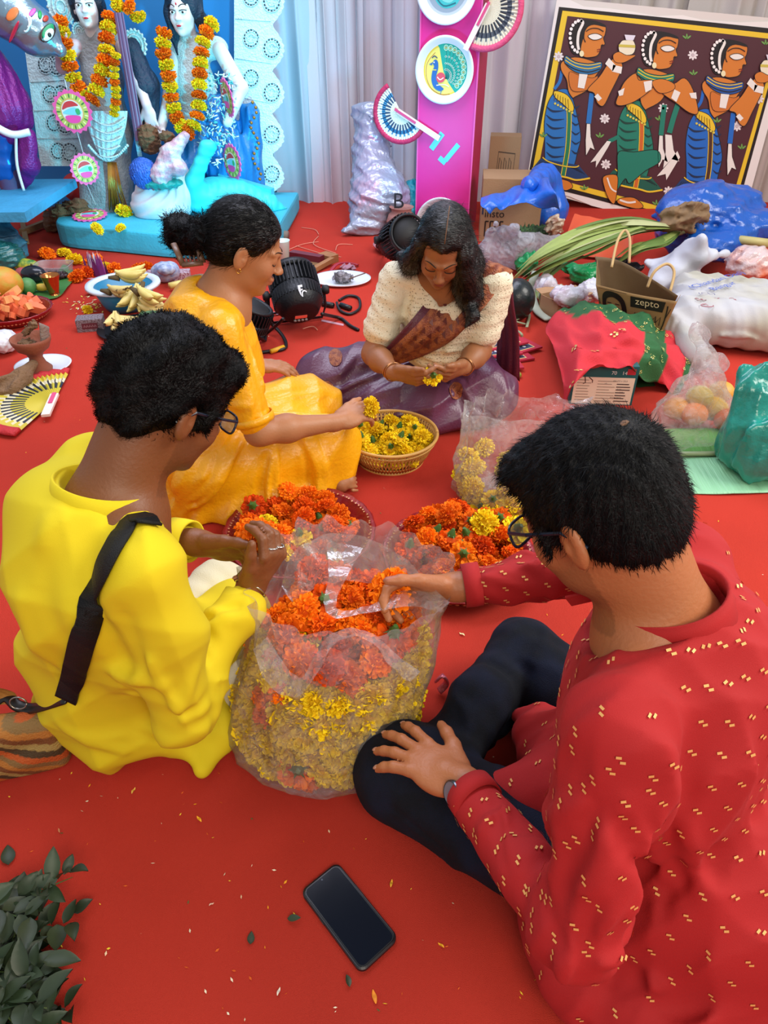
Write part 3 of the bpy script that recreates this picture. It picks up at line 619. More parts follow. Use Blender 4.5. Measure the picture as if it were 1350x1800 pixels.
def arm(F, sh, el, wr, r=(.046, .038, .036, .026), k=.02):
    F.cap(sh, el, r[0], r[1], k); m = np.array(el) + (np.array(wr)-np.array(el))*.35; F.cap(el, m, r[1], r[2]+.004, k); F.cap(m, wr, r[2]+.002, r[3], k)
def limb_creases(F, a, b, r, n, amp, w_, seed, t0=0, t1=1, span=1.6):
    rg = random.Random(seed); a, b = np.array(a, float), np.array(b, float); x, y, d = frame(b-a)
    for i in range(n):
        t = t0 + (t1-t0)*(i+.5*rg.random())/n; th = rg.uniform(0, 6.28); sp = rg.uniform(.5, 1)*span; tw = rg.uniform(-.09, .09); L = np.linalg.norm(b-a)
        rr = r*1.02; p = [a + (b-a)*t + d*tw*(j-1)*.6 + rr*(math.cos(th+sp*(j-1)/2)*x + math.sin(th+sp*(j-1)/2)*y) for j in range(3)]
        s_ = -1 if rg.random() < .45 else 1
        F.fold(p, w_, amp*s_, 3)
def strands(parent, name, me_src, mat, flow, n, length, width, seed=0, lift=.35, curl=0.0, off=0, keep=None):
    V, N = verts_of(me_src); rg = np.random.RandomState(seed)
    if keep is not None: ix = np.nonzero(keep(V))[0]
    else: ix = np.arange(len(V))
    ix = ix[rg.randint(0, len(ix), n)]; p = V[ix] + N[ix]*off + rg.randn(n, 3)*.001; nn = N[ix]
    fl = flow(p, nn); fl = fl - nn*(fl*nn).sum(1, keepdims=True); fl /= np.linalg.norm(fl, axis=1, keepdims=True)+1e-9; fl = fl + rg.randn(n, 3)*.25; L = length*(.6+.8*rg.rand(n, 1))
    s_ = np.cross(nn, fl); s_ /= np.linalg.norm(s_, axis=1, keepdims=True)+1e-9; wd = width*(.6+.8*rg.rand(n, 1))
    cu = rg.randn(n, 3)*curl
    a = p - nn*.002; b = p + fl*L*.5 + nn*L*lift*.5 + cu*L; c = p + fl*L + nn*L*lift*.25 - cu*L*.5
    X = np.stack([a-s_*wd, a+s_*wd, b+s_*wd*.8, b-s_*wd*.8, c], 1).reshape(-1, 3); base = np.arange(n)[:, None]*5
    q = (base + np.array([0, 1, 2, 3])).tolist(); t = (base + np.array([3, 2, 4])).tolist()
    me = bpy.data.meshes.new(name); me.from_pydata(X.tolist(), [], q + t); off_ = wloc(parent)
    me.transform(Matrix.Translation(off_)) if False else None
    o = bpy.data.objects.new(name, me); COL.objects.link(o); o.parent = parent; me.materials.append(mat); me.shade_smooth(); o['kind'] = 'stuff'; return o
def spectacles(H, parent, col='101318', lens='8090a8', w_=.002, z=.008):
    m = M('spectacle_frame', col, .25); lm = film('spectacle_lens', 'dfe4ee', .08, .03, 1, 0)
    fr = empty('spectacles', parent.location); fr.parent = parent; fr.location = (0, 0, 0)
    b = MB()
    for x in (-1, 1):
        ring = [H.T(x*.033 + .026*math.copysign(abs(math.cos(a))**.6, math.cos(a)), .108 - abs(x*.033+.026*math.cos(a))*.12, z-.006 + .017*math.copysign(abs(math.sin(a))**.6, math.sin(a))) for a in np.linspace(0, 6.283, 25)]
        b.tube(ring, w_, 6); MB().prism([(0.0235*math.cos(a), .0155*math.sin(a)) for a in np.linspace(0, 6.1, 16)], H.T(x*.033, .104, z-.006), H.l, H.u, .0008).build('lens', lm, fr)
        MB().tube([H.T(x*.060, .100, z+.004), H.T(x*.074, .06, z+.004), H.T(x*.082, .0, z+.004), H.T(x*.083, -.015, z-.006), H.T(x*.081, -.028, z-.02)], w_*1.3, 6).build('temple', m, fr)
    b.tube([H.T(-.009, .107, z), H.T(0, .110, z+.004), H.T(.009, .107, z)], w_*.9, 6); b.build('rim', m, fr); return fr
def bandring(c, axis, rx, ry, hgt, th, mat, name, parent, xa=None, gap=None, n=40, tilt=0):
    """a standing band (collar, cuff) round an axis"""
    x, y, d = frame(axis, (0, 0, 1)) if xa is None else (nrm(np.array(xa)), None, nrm(axis)); 
    if y is None: x = nrm(x - d*np.dot(x, d)); y = np.cross(d, x)
    b = MB(); a0, a1 = gap if gap else (0, 2*math.pi)
    lo = -.016 if 'collar' in name else 0; prof = [(0, lo), (0, hgt), (th, hgt+th*.4), (th*1.2, hgt*.5), (th*(3 if lo else 1), lo)]
    vs = []; N_ = n+1
    for i in range(N_):
        a = a0 + (a1-a0)*i/n
        for (o, z) in prof: vs.append(np.array(c) + x*math.cos(a)*(rx+o) + y*math.sin(a)*(ry+o) + d*(z + tilt*math.cos(a)))
    K = len(prof); fs = [(i*K+j, i*K+(j+1) % K, (i+1)*K+(j+1) % K, (i+1)*K+j) for i in range(n) for j in range(K)]
    if gap: fs += [tuple(range(K)), tuple(n*K+j for j in range(K))]
    b.add(vs, fs); return b.build(name, mat, parent, True)
def ringbangle(c, axis, r, th, mat, name, parent):
    x, y, d = frame(axis); return MB().tube([np.array(c) + r*(math.cos(a)*x+math.sin(a)*y) for a in np.linspace(0, 6.2832, 33)], th, 8).build(name, mat, parent, True)
SKIN1 = M('skin_warm_brown', 'a86a44', .5, attr=True, bump=(160, .12), sss=.06)
HAIR = M('black_hair', '030304', .5, bump=(300, .5), spec=.25)
HAIRS = M('black_hair_strands', '020203', .6, spec=.12)

# ======================= man in the red kurta
def man_red():
    root = empty('person', (.40, .66, 0), 'man in red kurta with gold motifs and dark jeans, sitting with back to us', 'person')
    H = Head((.268, .722, .725), 138, 34, sc=.98); B = Field(.02)
    neck = np.array((.362, .665, .615)); rt, fw = np.array((.5, .87, 0)), np.array((-.87, .5, 0))
    H.skull(B); B.cap(H.T(0, -.035, -.045), neck + (0, 0, -.02), .058, .062, .03)
    lsh, rsh = neck - rt*.165 + (0, 0, -.055), neck + rt*.165 + (0, 0, -.055)
    lel, lwr = np.array((.245, .42, .29)), np.array((.125, .655, .245)); rel, rwr = np.array((.375, .985, .41)), P(800, 1032, .375)
    pel = np.array((.49, .58, .12)); B.cap(neck + (0, 0, -.06), pel, .085, .10, .04); B.cap(lsh, rsh, .05, None, .04)
    arm(B, lsh, lel, lwr, (.038, .034, .030, .026)); arm(B, rsh, rel, rwr, (.036, .032, .029, .026))
    kc = np.array((.025, .78, .115))
    tl, RL = hand(B, lwr, (-.72, .60, -.12), (0, 0, -1), (.6, .75, 0), 1.06, curl=[(4, 16, 12), (4, 16, 12), (6, 16, 12), (6, 18, 14)], spread=11, tout=38, tcurl=10)
    fl = P(700, 1032, .36)
    tr, RR = hand(B, rwr, fl - rwr + (-.02, .0, .004), (-.1, -.8, -.45), (-.1, -.4, .9), 1.02, curl=[(30, 46, 24), (38, 50, 26), (46, 54, 30), (54, 56, 30)], spread=3, tout=22, tcurl=8)
    body = B.build('body', SKIN1, root, .0042, colf=H.skin('a9683f', '9c5744', .45))
    nails(tl, np.array((0, 0, -1.0)), body); H.face_bits(B, root)
    # hair
    F = Field(.02); sc = H.sc
    F.ell(H.T(0, -.016, .036), np.array((.085, .104, .100))*sc, H.R); F.ell(H.T(0, -.052, -.012), np.array((.072, .058, .068))*sc, H.R)
    F.ell(H.T(0, .062, .085), np.array((.060, .040, .030))*sc, H.R, .02)
    F.plane(H.T(0, .078, .06), H.f*.98 - H.u*.35, .01); F.plane(H.T(0, -.06, -.070), -H.u*.93 + H.f*.36, .012)
    for x in (-1, 1):
        F.ell(H.T(x*.095, .006, -.022), np.array((.035, .027, .044))*sc, H.R, .01, 'c'); F.ell(H.T(x*.10, .085, -.01), np.array((.06, .048, .055))*sc, H.R, .008, 'c')
        F.cap(H.T(x*.0745, .034, .012), H.T(x*.073, .036, -.022), .007, .003, .008)
    F.noise = sines(.0016, 230, 3, (1, 1, .6)); ho = F.build('hair', HAIR, root, .0038)
    crown = np.array([0, -.075, .085])
    def flow(p, n):
        L = H.loc(p + np.array(wloc(ho))); r = L - crown; tan = np.cross(r, crown/np.linalg.norm(crown)); v = r + .35*tan + np.array([0, .02, -.02]); return v @ H.R
    strands(ho, 'hair_strands', ho.data, HAIRS, flow, 30000, .013, .0004, 1, .14)
    MB().ball(H.T(.008, -.078, .1065), (.013, .013, .004), 10, 6, np.array(H.R).T).build('crown_parting', M('scalp', '6b4a32', .7), ho, True)
    spectacles(H, root, '121a2c')
    # kurta
    red = M('red_kurta_cloth', 'a61315', .85, bump=(900, .15), vary=(5, .08))
    K = Field(.05); ch = neck + (.02, -.01, -.19)
    K.ell(ch + fw*.0, (.185, .135, .21), np.array([rt, fw, (0, 0, 1)]), .05)
    K.ell(ch - fw*.05 + (0, 0, .02), (.165, .11, .19), np.array([rt, fw, (0, 0, 1)]), .05)
    K.cap(neck + (.01, -.01, -.03), neck + (.02, -.01, -.12), .062, .10, .05)
    K.cap(lsh, rsh, .058, None, .05); K.ell(pel + (0, 0, .07), (.215, .19, .17), np.array([rt, fw, (0, 0, 1)]), .07)
    K.ell(pel + (-.02, -.04, -.05), (.26, .25, .11), np.array([rt, fw, (0, 0, 1)]), .06)
    K.cap(pel + (.02, -.10, -.05), (.335, .46, .03), .10, .045, .04); K.cap((.45, .48, .04), (.27, .53, .035), .06, .03, .04); K.cap((.45, .5, .06), (.245, .655, .10), .09, .055, .05)
    K.cap((.50, .42, .03), (.56, .30, .02), .06, .03, .05); K.cap((.45, .40, .03), (.38, .40, .015), .06, .02, .05)
    K.chain([(.41, .68, .26), (.31, .69, .18), (.19, .70, .155)], [.10, .055, .030], .06); K.chain([(.40, .74, .2), (.30, .82, .13), (.27, .88, .12)], [.09, .045, .02], .06)
    K.chain([lsh + (0, 0, .0), lel, lwr + (lel-lwr)*.16], [.066, .060, .040], .022)
    K.chain([rsh, rel, rwr + (rel-rwr)*.14], [.064, .056, .040], .03)
    K.ell(H.T(0, .02, -.14), (.07, .07, .06), H.R, .02, 'c'); K.cap(H.T(0, .0, -.06), neck + (0, 0, .02), .066, .064, .008, 'c')
    limb_creases(K, lsh, lel, .062, 9, .0065, .011, 4, .35, 1); limb_creases(K, lel, lwr, .052, 13, .0065, .009, 5, 0, .8)
    limb_creases(K, rsh, rel, .06, 6, .006, .012, 6, .3, 1); limb_creases(K, rel, rwr, .05, 9, .004, .010, 7)
    rg = random.Random(12)
    for i in range(16):     # long drapes from the arm pit and shoulder
        a = lsh + (rg.uniform(-.02, .12), rg.uniform(0, .10), rg.uniform(-.16, .02)); b = a + np.array((rg.uniform(-.05, .12), rg.uniform(-.04, .1), rg.uniform(-.32, -.15)))
        o = nrm(np.array((-.4, -.9, .1))); a = K.hit(a + o*.5, -o, 1); b = K.hit(b + o*.5, -o, 1)
        if a is not None and b is not None: K.crease(a, b, rg.uniform(.010, .016), rg.choice((.010, -.008)))
    for i in range(18):
        a = pel + (rg.uniform(-.24, .1), rg.uniform(-.22, -.05), 0); a[2] = rg.uniform(.02, .12); b = a + np.array((rg.uniform(-.16, .05), rg.uniform(-.10, .02), rg.uniform(-.06, .02))); K.crease(a, b, .012, rg.choice((.008, -.007)))
    K.noise = cloth(5, .0085, 24, (1, 1, .5)); K.margin = .009; kurta = K.build('kurta', red, root, .005, zmin=.002)
    # collar, cuffs, placket
    ax = nrm(H.T(0, -.03, -.05) - neck); 
    bandring(neck + ax*-.005 + (0, 0, .0), nrm(ax*.75 + np.array((0, 0, .45))), .066, .073, .030, .0045, red, 'collar', kurta, xa=rt, gap=(math.radians(96), math.radians(444)))
    MB().prism([(0, 0), (.055, -.01), (.045, -.042), (.004, -.03)], neck + fw*.078 - rt*.02 + (0, 0, .01), nrm(fw*.8 - np.array((0, 0, .5))), nrm(rt*-.4 + np.array((0, 0, .8))), .003).build('collar_flap', red, kurta)
    for s_, e_ in ((lwr, lel), (rwr, rel)): bandring(s_ + (e_-s_)*.06, e_-s_, .036, .036, .03, .004, red, 'cuff', kurta)
    # woven gold motifs, each a pair of small raised dashes
    O, D, Dn = [], [], []
    for iz in range(17):
        z = .045 + iz*.036; cx = pel + (neck-pel)*max(0, (z-.12))/.52
        for ia in range(26):
            a = 2*math.pi*(ia + .5*(iz % 2))/26; d = np.array((math.cos(a), math.sin(a), .15)); O.append(np.array((cx[0], cx[1], z)) + d*.42); D.append(-d)
    for a_, b_, rr in ((lsh, lel, .11), (lel, lwr, .09), (rsh, rel, .10), (rel, rwr, .08)):
        x, y, d = frame(b_-a_); L = np.linalg.norm(b_-a_); nl = int(L/.036)
        for i in range(nl):
            for j in range(9):
                th = 2*math.pi*(j+.5*(i % 2))/9; v = math.cos(th)*x + math.sin(th)*y; O.append(a_ + d*(i+.5)*.036 + v*rr); D.append(-v)
    O, D = np.array(O), np.array(D); D /= np.linalg.norm(D, axis=1, keepdims=True); t = np.zeros(len(O)); v0 = K.ev(O); ok = v0 > .004
    for _ in range(40): v = K.ev(O + D*t[:, None]); t += np.where(v > 3e-4, v*.7, 0)
    Pt = O + D*t[:, None]; v = K.ev(Pt); ok &= (np.abs(v) < .003) & (t < .40) & (Pt[:, 2] > .012)
    b = MB()
    for p in Pt[ok]:
        g = K.grad(p); dn = nrm(np.array((.15, .1, -1)) - g*np.dot((.15, .1, -1), g)) if abs(g[2]) < .95 else fw; sx = np.cross(g, dn)
        for o1, o2 in ((-.0022, -.0028), (.0022, .0028)):
            c = p + g*.0016 + sx*o1 + dn*o2; b.add([c-sx*.003-dn*.0016, c+sx*.003-dn*.0016, c+sx*.003+dn*.0016+g*.0, c-sx*.003+dn*.0016], [(0, 1, 2, 3)])
    o = b.build('woven_motif', M('gold_thread', 'e0a860', .45, .2), kurta, fix=False); o['kind'] = 'stuff'
    # jeans
    J = Field(.03); lk, rk = np.array((.035, .775, .095)), np.array((.30, 1.06, .11)); lh, rh = pel + (-.06, -.06, -.02), pel + (.05, .10, -.02)
    J.chain([lh, lk], [.10, .088]); J.chain([rh, rk], [.095, .072]); J.ell(lk + (.01, 0, 0), (.088, .085, .088), None)
    J.chain([lk + (.01, .01, -.025), (.16, .90, .05), (.30, 1.0, .045)], [.070, .050, .040]); J.chain([rk + (0, 0, -.01), (.19, .92, .12), (.13, .80, .09)], [.066, .056, .045])
    limb_creases(J, lh, lk, .095, 5, .006, .012, 8, .3, 1); limb_creases(J, rk, (.13, .80, .09), .06, 8, .006, .010, 9)
    J.crease((.02, .70, .12), (.11, .62, .10), .006, .004); J.crease((-.04, .80, .14), (.02, .86, .15), .006, .004)
    J.noise = sines(.0016, 50, 8); J.build('jeans', M('dark_denim', '0a0e17', .85, bump=(600, .4), spec=.25, c2='10172a', vary=(12, 1)), root, .006, zmin=.003)
    # foot tucked under
    Fo = Field(.015); Fo.chain([(.31, 1.0, .04), (.38, .99, .035), (.42, .95, .03)], [.034, .034, .026]); Fo.build('foot', M('foot_skin', '8f5a3c', .6), root, .006, zmin=.003)
    # watch
    wd = nrm(lel - lwr); c = lwr + wd*.010; x, y, _ = frame(wd); wr = empty('wrist_watch', root.location); wr.parent = root; wr.location = (0, 0, 0)
    o = bandring(c, wd, .031, .026, .014, .003, M('blued_steel_links', '3f7fb0', .2, .8), 'watch_strap', wr); n_ = nrm(np.array((-.75, -.62, .45)) - wd*np.dot((-.75, -.62, .45), wd)); c2 = c + wd*.007 + n_*.030
    R = np.array([wd, np.cross(n_, wd), n_]).T
    MB().lathe([(0, -.003), (.018, -.003), (.020, 0), (.020, .005), (.0175, .007)], c2, 28, R=R).build('watch_case', M('steel', '5a5f66', .2, .9), wr, True)
    MB().disc(c2 + n_*.0062, .0175, 24, R).build('watch_face', M('watch_glass', '707a82', .08, .1, coat=1), wr)
    return root, fl
RED, red_flower = man_red()
# ======================= man in the yellow kurta
SKIN2 = M('skin_deep_brown', '7a4a2c', .5, attr=True, bump=(160, .12), sss=.05)
SKIN3 = M('skin_tan', 'b07a52', .5, attr=True, bump=(160, .08), sss=.06)
Z1 = np.array((0, 0, 1.0))
def man_yellow():
    root = empty('person', (-.45, .95, 0), 'man in plain yellow kurta with black shoulder strap, sitting at left with back turned', 'person')
    H = Head((-.350, 1.04, .715), 42, 34, sc=.97); B = Field(.02); rt, fw = np.array((.5, -.87, 0)), np.array((.87, .5, 0))
    neck = np.array((-.445, .955, .60)); H.skull(B); B.cap(H.T(0, -.035, -.045), neck + (0, 0, -.02), .059, .066, .03)
    rsh, lsh = neck + rt*.155 + (0, 0, -.05), neck - rt*.155 + (0, 0, -.05); pel = np.array((-.53, .995, .12))
    rel, rwr = np.array((-.355, .80, .235)), P(443, 1030, .345); lel, lwr = np.array((-.55, 1.17, .36)), P(352, 955, .385)
    B.cap(neck + (0, 0, -.06), pel, .085, .10, .04); B.cap(lsh, rsh, .05, None, .04); arm(B, rsh, rel, rwr, (.034, .030, .027, .025)); arm(B, lsh, lel, lwr, (.034, .030, .028, .025))
    fl = P(462, 945, .41)
    tl, RL = hand(B, lwr, fl - lwr + (.0, -.012, -.03), (.1, -.8, -.4), (0, -.3, 1), 1.0, curl=[(34, 44, 25), (40, 48, 25), (46, 50, 30), (52, 52, 30)], spread=3, tout=20, tcurl=6)
    tr, RR = hand(B, rwr, P(488, 965, .43) - rwr, (-.75, .55, .1), (-.5, -.3, .5), 1.0, curl=[(40, 50, 25), (44, 54, 28), (48, 56, 30), (52, 58, 30)], spread=3, tout=26, tcurl=14)
    body = B.build('body', SKIN2, root, .0042, colf=H.skin('794827', '6e3f30', .35)); nails(tl, np.array((0, 0, -1.0)), body); H.face_bits(B, root)
    F = Field(.02); q = 1.0
    F.ell(H.T(0, -.018, .038), (.088, .108, .102), H.R); F.ell(H.T(0, -.054, -.004), (.076, .062, .074), H.R); F.ell(H.T(0, .058, .078), (.066, .048, .042), H.R)
    F.plane(H.T(0, .090, .05), H.f*.97 - H.u*.30, .01); F.plane(H.T(0, -.06, -.078), -H.u*.93 + H.f*.36, .012)
    for x in (-1, 1):
        F.ell(H.T(x*.098, .008, -.022), (.036, .028, .046), H.R, .01, 'c'); F.ell(H.T(x*.10, .092, -.016), (.06, .052, .052), H.R, .008, 'c'); F.cap(H.T(x*.0745, .036, .012), H.T(x*.073, .038, -.024), .008, .004, .008)
    F.noise = sines(.0035, 90, 4); F.margin = .006; ho = F.build('hair', HAIR, root, .0042)
    rg0 = np.random.RandomState(5)
    def flow(p, n): L = H.loc(p + np.array(wloc(ho))); v = L + np.sin(L[:, [1, 2, 0]]*140)*.12; return v @ H.R
    strands(ho, 'hair_strands', ho.data, HAIRS, flow, 28000, .010, .0005, 1, .25, curl=.18)
    spectacles(H, root, '0b0b0d')
    yel = M('yellow_kurta_cloth', 'dcc60c', .85, bump=(900, .12), vary=(4, .04))
    K = Field(.05); A = np.array([rt, fw, Z1]); ch = neck + (-.06, -.0, -.20)
    K.ell(ch, (.195, .135, .22), A, .05); K.ell(ch - fw*.03 + (0, 0, .06), (.18, .115, .17), A, .05); K.cap(neck + (-.02, -.015, -.05), neck + (-.03, -.02, -.14), .066, .10, .05); K.cap(lsh, rsh, .058, None, .05)
    K.ell(pel + (-.01, 0, .08), (.19, .18, .17), A, .07); K.ell(pel + (.0, -.0, -.05), (.20, .185, .10), A, .06)
    K.chain([rsh, rel, rwr + (rel-rwr)*.20], [.068, .063, .048], .03); K.chain([lsh, lel, lwr + (lel-lwr)*.16], [.064, .056, .040], .03)
    # skirt panels spread on the floor
    K.cap(pel + (.10, -.06, -.07), P(350, 1345, .03), .07, .022, .05); K.cap(pel + (.1, .0, -.07), P(400, 1275, .05), .08, .028, .05); K.cap(P(400, 1275, .04), P(355, 1355, .02), .025, .016, .04)
    K.cap(pel + (0, -.08, -.07), P(200, 1340, .02), .06, .018, .05); K.cap(pel + (.12, .04, .0), (-.33, 1.12, .13), .10, .085, .05); K.ell((-.345, 1.15, .12), (.085, .10, .07), None, .05)
    K.ell(H.T(0, .02, -.15), (.07, .07, .06), H.R, .02, 'c'); K.cap(H.T(0, .0, -.06), neck + (0, 0, .02), .066, .066, .008, 'c')
    limb_creases(K, rsh, rel, .066, 6, .006, .014, 4, .5, 1); limb_creases(K, rel, rwr, .055, 12, .0075, .010, 5, 0, .8, 2.2); limb_creases(K, lsh, lel, .06, 4, .005, .012, 6, .3, 1); limb_creases(K, lel, lwr, .05, 6, .004, .01, 7)
    rg = random.Random(5)
    cam0 = np.array((0, 0, CAMH))
    def surf(px, py):
        o = cam0; d = nrm(PD(px, py, 1.0) - cam0); return K.hit(o, d, 2.5)
    for (x0, y0, x1, y1, w_, am) in ((250, 1150, 330, 1290, .012, -.008), (330, 1290, 390, 1240, .012, .008), (150, 1010, 215, 1180, .02, .006), (60, 960, 120, 1150, .022, .006), (30, 1040, 150, 1250, .018, -.005), (180, 1190, 300, 1205, .014, -.006),
            (190, 1240, 330, 1300, .014, .007), (220, 1290, 370, 1340, .010, .007), (100, 1270, 230, 1330, .014, -.006), (170, 1215, 240, 1300, .012, .006), (260, 1330, 370, 1310, .008, .006), (215, 1080, 245, 1200, .014, .010), (160, 870, 240, 960, .016, .004), (90, 900, 60, 1040, .02, -.005), (110, 1180, 260, 1180, .012, .005), (300, 1360, 390, 1295, .008, -.005)):
        a, b = surf(x0, y0), surf(x1, y1)
        if a is not None and b is not None: K.crease(a, b, w_, am)
    K.noise = cloth(8, .0085, 17, (1, 1, .6)); K.margin = .009; kurta = K.build('kurta', yel, root, .005, zmin=.002)
    ax = nrm(H.T(0, -.03, -.05) - neck)
    bandring(neck + (-.01, -.01, -.012), nrm(ax*.6 + Z1*.6), .070, .076, .032, .0045, yel, 'collar', kurta, xa=rt, gap=(math.radians(98), math.radians(442)))
    for s_, e_ in ((lwr, lel), (rwr, rel)): bandring(s_ + (e_-s_)*.10, e_-s_, .038, .038, .045, .004, yel, 'cuff', kurta)
    # trousers
    J = Field(.03); J.chain([pel + (.10, -.04, -.04), (-.31, 1.01, .07)], [.05, .062]); J.chain([(-.33, 1.0, .06), (-.36, 1.16, .05)], [.065, .05]); J.chain([pel + (.05, .1, -.03), (-.40, 1.28, .08)], [.06, .08])
    J.noise = sines(.002, 50, 8); J.build('trousers', M('cream_cotton', 'd8cfae', .9, bump=(400, .3)), root, .006, zmin=.003)
    # strap across the back, pulled onto the cloth
    kf = K; b = MB(); pts = []
    path = cr([(262, 925), (238, 912), (205, 960), (180, 1010), (160, 1070), (145, 1130), (128, 1195), (118, 1228)], 5)
    for x, y in path:
        p = surf(x, y)
        if p is not None: pts.append(p)
    for _ in range(3): pts = [pts[0]] + [(pts[i-1] + pts[i]*2 + pts[i+1])/4 for i in range(1, len(pts)-1)] + [pts[-1]]
    vs = []
    for i, p in enumerate(pts):
        d = nrm(pts[min(i+1, len(pts)-1)] - pts[max(i-1, 0)]); g = K.grad(p); sx = nrm(np.cross(d, g)); wd = .020
        for sgn, off in ((-1, .003), (1, .003), (1, .007), (-1, .007)): vs.append(p + sx*wd*sgn + g*off)
    n = len(pts); b.add(vs, [(i*4+j, i*4+(j+1) % 4, (i+1)*4+(j+1) % 4, (i+1)*4+j) for i in range(n-1) for j in range(4)] + [(3, 2, 1, 0), tuple((n-1)*4+j for j in range(4))])
    blk = M('black_webbing', '101113', .6, bump=(500, .4), spec=.3); b.build('shoulder_strap', blk, root, True)
    ringbangle(rwr + (rwr-rel)*-.02, rwr-rel, .031, .0016, M('silver', 'b8b4ac', .2, .9), 'bangle', root)
    for j_, i in ((.0095, 0), (-.010, 1)): ringbangle(rwr + nrm(P(488, 965, .43) - rwr)*.100 + RR[0]*j_ + RR[2]*.008, RR[1] + RR[2]*.5, .0105, .0022, M('silver', 'b8b4ac', .2, .9), 'finger_ring', root)
    return root, fl, pts[-1]
YEL, yel_flower, strap_end = man_yellow()
# ======================= girl in the yellow saree
def girl_yellow():
    root = empty('person', (-.42, 1.87, 0), 'girl in a yellow satin saree with hair in a claw clip, seen in profile', 'person')
    H = Head((-.352, 1.86, .728), 8, 24, sc=.93); B = Field(.02); yaw = math.radians(8); fw = np.array((math.cos(yaw), math.sin(yaw), 0)); rt = np.array((fw[1], -fw[0], 0)); A = np.array([rt, fw, Z1])
    neck = np.array((-.435, 1.85, .625)); H.skull(B, True); B.cap(H.T(0, -.030, -.05), neck + (0, 0, -.02), .045, .052, .03)
    rsh, lsh = neck + rt*.135 + (.01, 0, -.05), neck - rt*.135 + (.01, 0, -.05); pel = np.array((-.545, 1.83, .12))
    rel, rwr = np.array((-.335, 1.665, .305)), P(592, 742, .275); lel, lwr = np.array((-.55, 2.10, .34)), P(447, 640, .285)
    B.cap(neck + (0, 0, -.04), neck + (-.02, 0, -.12), .06, .085, .05); B.cap(neck + (0, 0, -.06), pel, .075, .09, .04); B.cap(lsh, rsh, .042, None, .04); arm(B, rsh, rel, rwr, (.040, .036, .034, .022)); arm(B, lsh, lel, lwr, (.040, .034, .032, .022))
    fl = P(652, 716, .30)
    tr, _ = hand(B, rwr, fl - rwr + (.01, .02, -.005), (.2, .5, -.85), (.3, .8, .5), .92, curl=[(20, 25, 15), (24, 28, 18), (28, 32, 20), (34, 36, 20)], spread=3, tout=22, tcurl=10)
    tl, _ = hand(B, lwr, (.9, .1, -.15), (0, 0, -1), (.2, 1, 0), .88, curl=[(10, 20, 15)]*4, spread=3, tout=20, tcurl=6)
    B.chain([P(600, 850, .03), P(612, 845, .035)], [.028, .024]); 
    for i in range(5): B.cap(P(604+i*4, 838+i*6, .025), P(622+i*1.5, 834+i*7, .018), .010-.001*i, .0085-.001*i, .006)
    body = B.build('body', SKIN3, root, .0042, colf=H.skin('a9714a', 'a05a50')); H.face_bits(B, root)
    nails(tr, np.array((0, 0, -1.0)), body, .9)
    F = Field(.02); sc = H.sc
    F.ell(H.T(0, -.018, .040), np.array((.082, .103, .092))*sc, H.R); F.ell(H.T(0, -.05, -.01), np.array((.070, .060, .065))*sc, H.R)
    F.plane(H.T(0, .070, .055), H.f*.80 - H.u*.6, .012); F.plane(H.T(0, -.05, -.068), -H.u*.95 + H.f*.3, .012)
    for x in (-1, 1): F.ell(H.T(x*.095, .008, -.026), np.array((.033, .024, .040))*sc, H.R, .01, 'c'); F.ell(H.T(x*.10, .085, -.03), np.array((.055, .050, .060))*sc, H.R, .01, 'c')
    F.noise = sines(.0008, 200, 3); sleek = M('sleek_black_hair', '060608', .32, bump=(240, .5), stretch=(.3, 1, 1)); ho = F.build('hair', sleek, root, .0045)
    def flow(p, n): L = H.loc(p + np.array(wloc(ho))); return (np.array((0, -.12, -.01)) - L) @ H.R
    strands(ho, 'hair_strands', ho.data, HAIRS, flow, 9000, .03, .0005, 1, .04)
    Bn = Field(.02); bc = PD(326, 412, 1.87)
    rg = random.Random(3)
    for i in range(9): Bn.ell(bc + np.array([rg.uniform(-.028, .03), rg.uniform(-.02, .03), rg.uniform(-.035, .03)]), (.030, .028, .028), None, .02)
    Bn.cap(bc, H.T(0, -.10, .0), .03, .04); Bn.noise = sines(.004, 190, 8); Bn.margin = .004; bo = Bn.build('hair_bun', HAIR, root, .0045)
    strands(bo, 'curly_strands', bo.data, HAIRS, lambda p, n: np.sin(p[:, [1, 2, 0]]*160), 5000, .020, .0006, 2, .3, curl=.3)
    # claw clip: a brown trapezoid plate with a slot and teeth
    cl = empty('claw_clip', root.location); cl.parent = root; cl.location = (0, 0, 0); br = M('brown_clip_plastic', '6a4a34', .35)
    o, x_, y_ = PD(305, 432, 1.80), nrm(PD(352, 466, 1.80) - PD(310, 470, 1.80)), None
    a0, a1, a2, a3 = PD(305, 428, 1.79), PD(322, 466, 1.79), PD(357, 462, 1.79), PD(350, 440, 1.79); bk = nrm(o - cam.location) if False else nrm(np.array(o) - np.array((0, 0, CAMH)))
    def bar(p, q, w_): MB().tube([p, (np.array(p)+q)/2 - bk*.004, q], [w_]*3, 8, flat=.5).build('clip_bar', br, cl, True)
    for p, q, w_ in ((a0, a1, .008), (a1, a2, .012), (a2, a3, .008)): bar(p, q, w_)
    for i in range(4): t = .2+.2*i; p = a1*(1-t)+a2*t; MB().tube([p, p + bk*.025 + (0, 0, .02)], [.004, .002], 6).build('clip_tooth', br, cl, True)
    for x in (-1, 1): MB().tube([H.T(x*.083, -.006, -.040) + .006*np.array([math.cos(a)*H.f[0], math.cos(a)*H.f[1], math.sin(a)]) for a in np.linspace(0, 6.2, 12)], .0012, 5).build('earring', M('gold', 'd8a850', .2, 1), root, True)
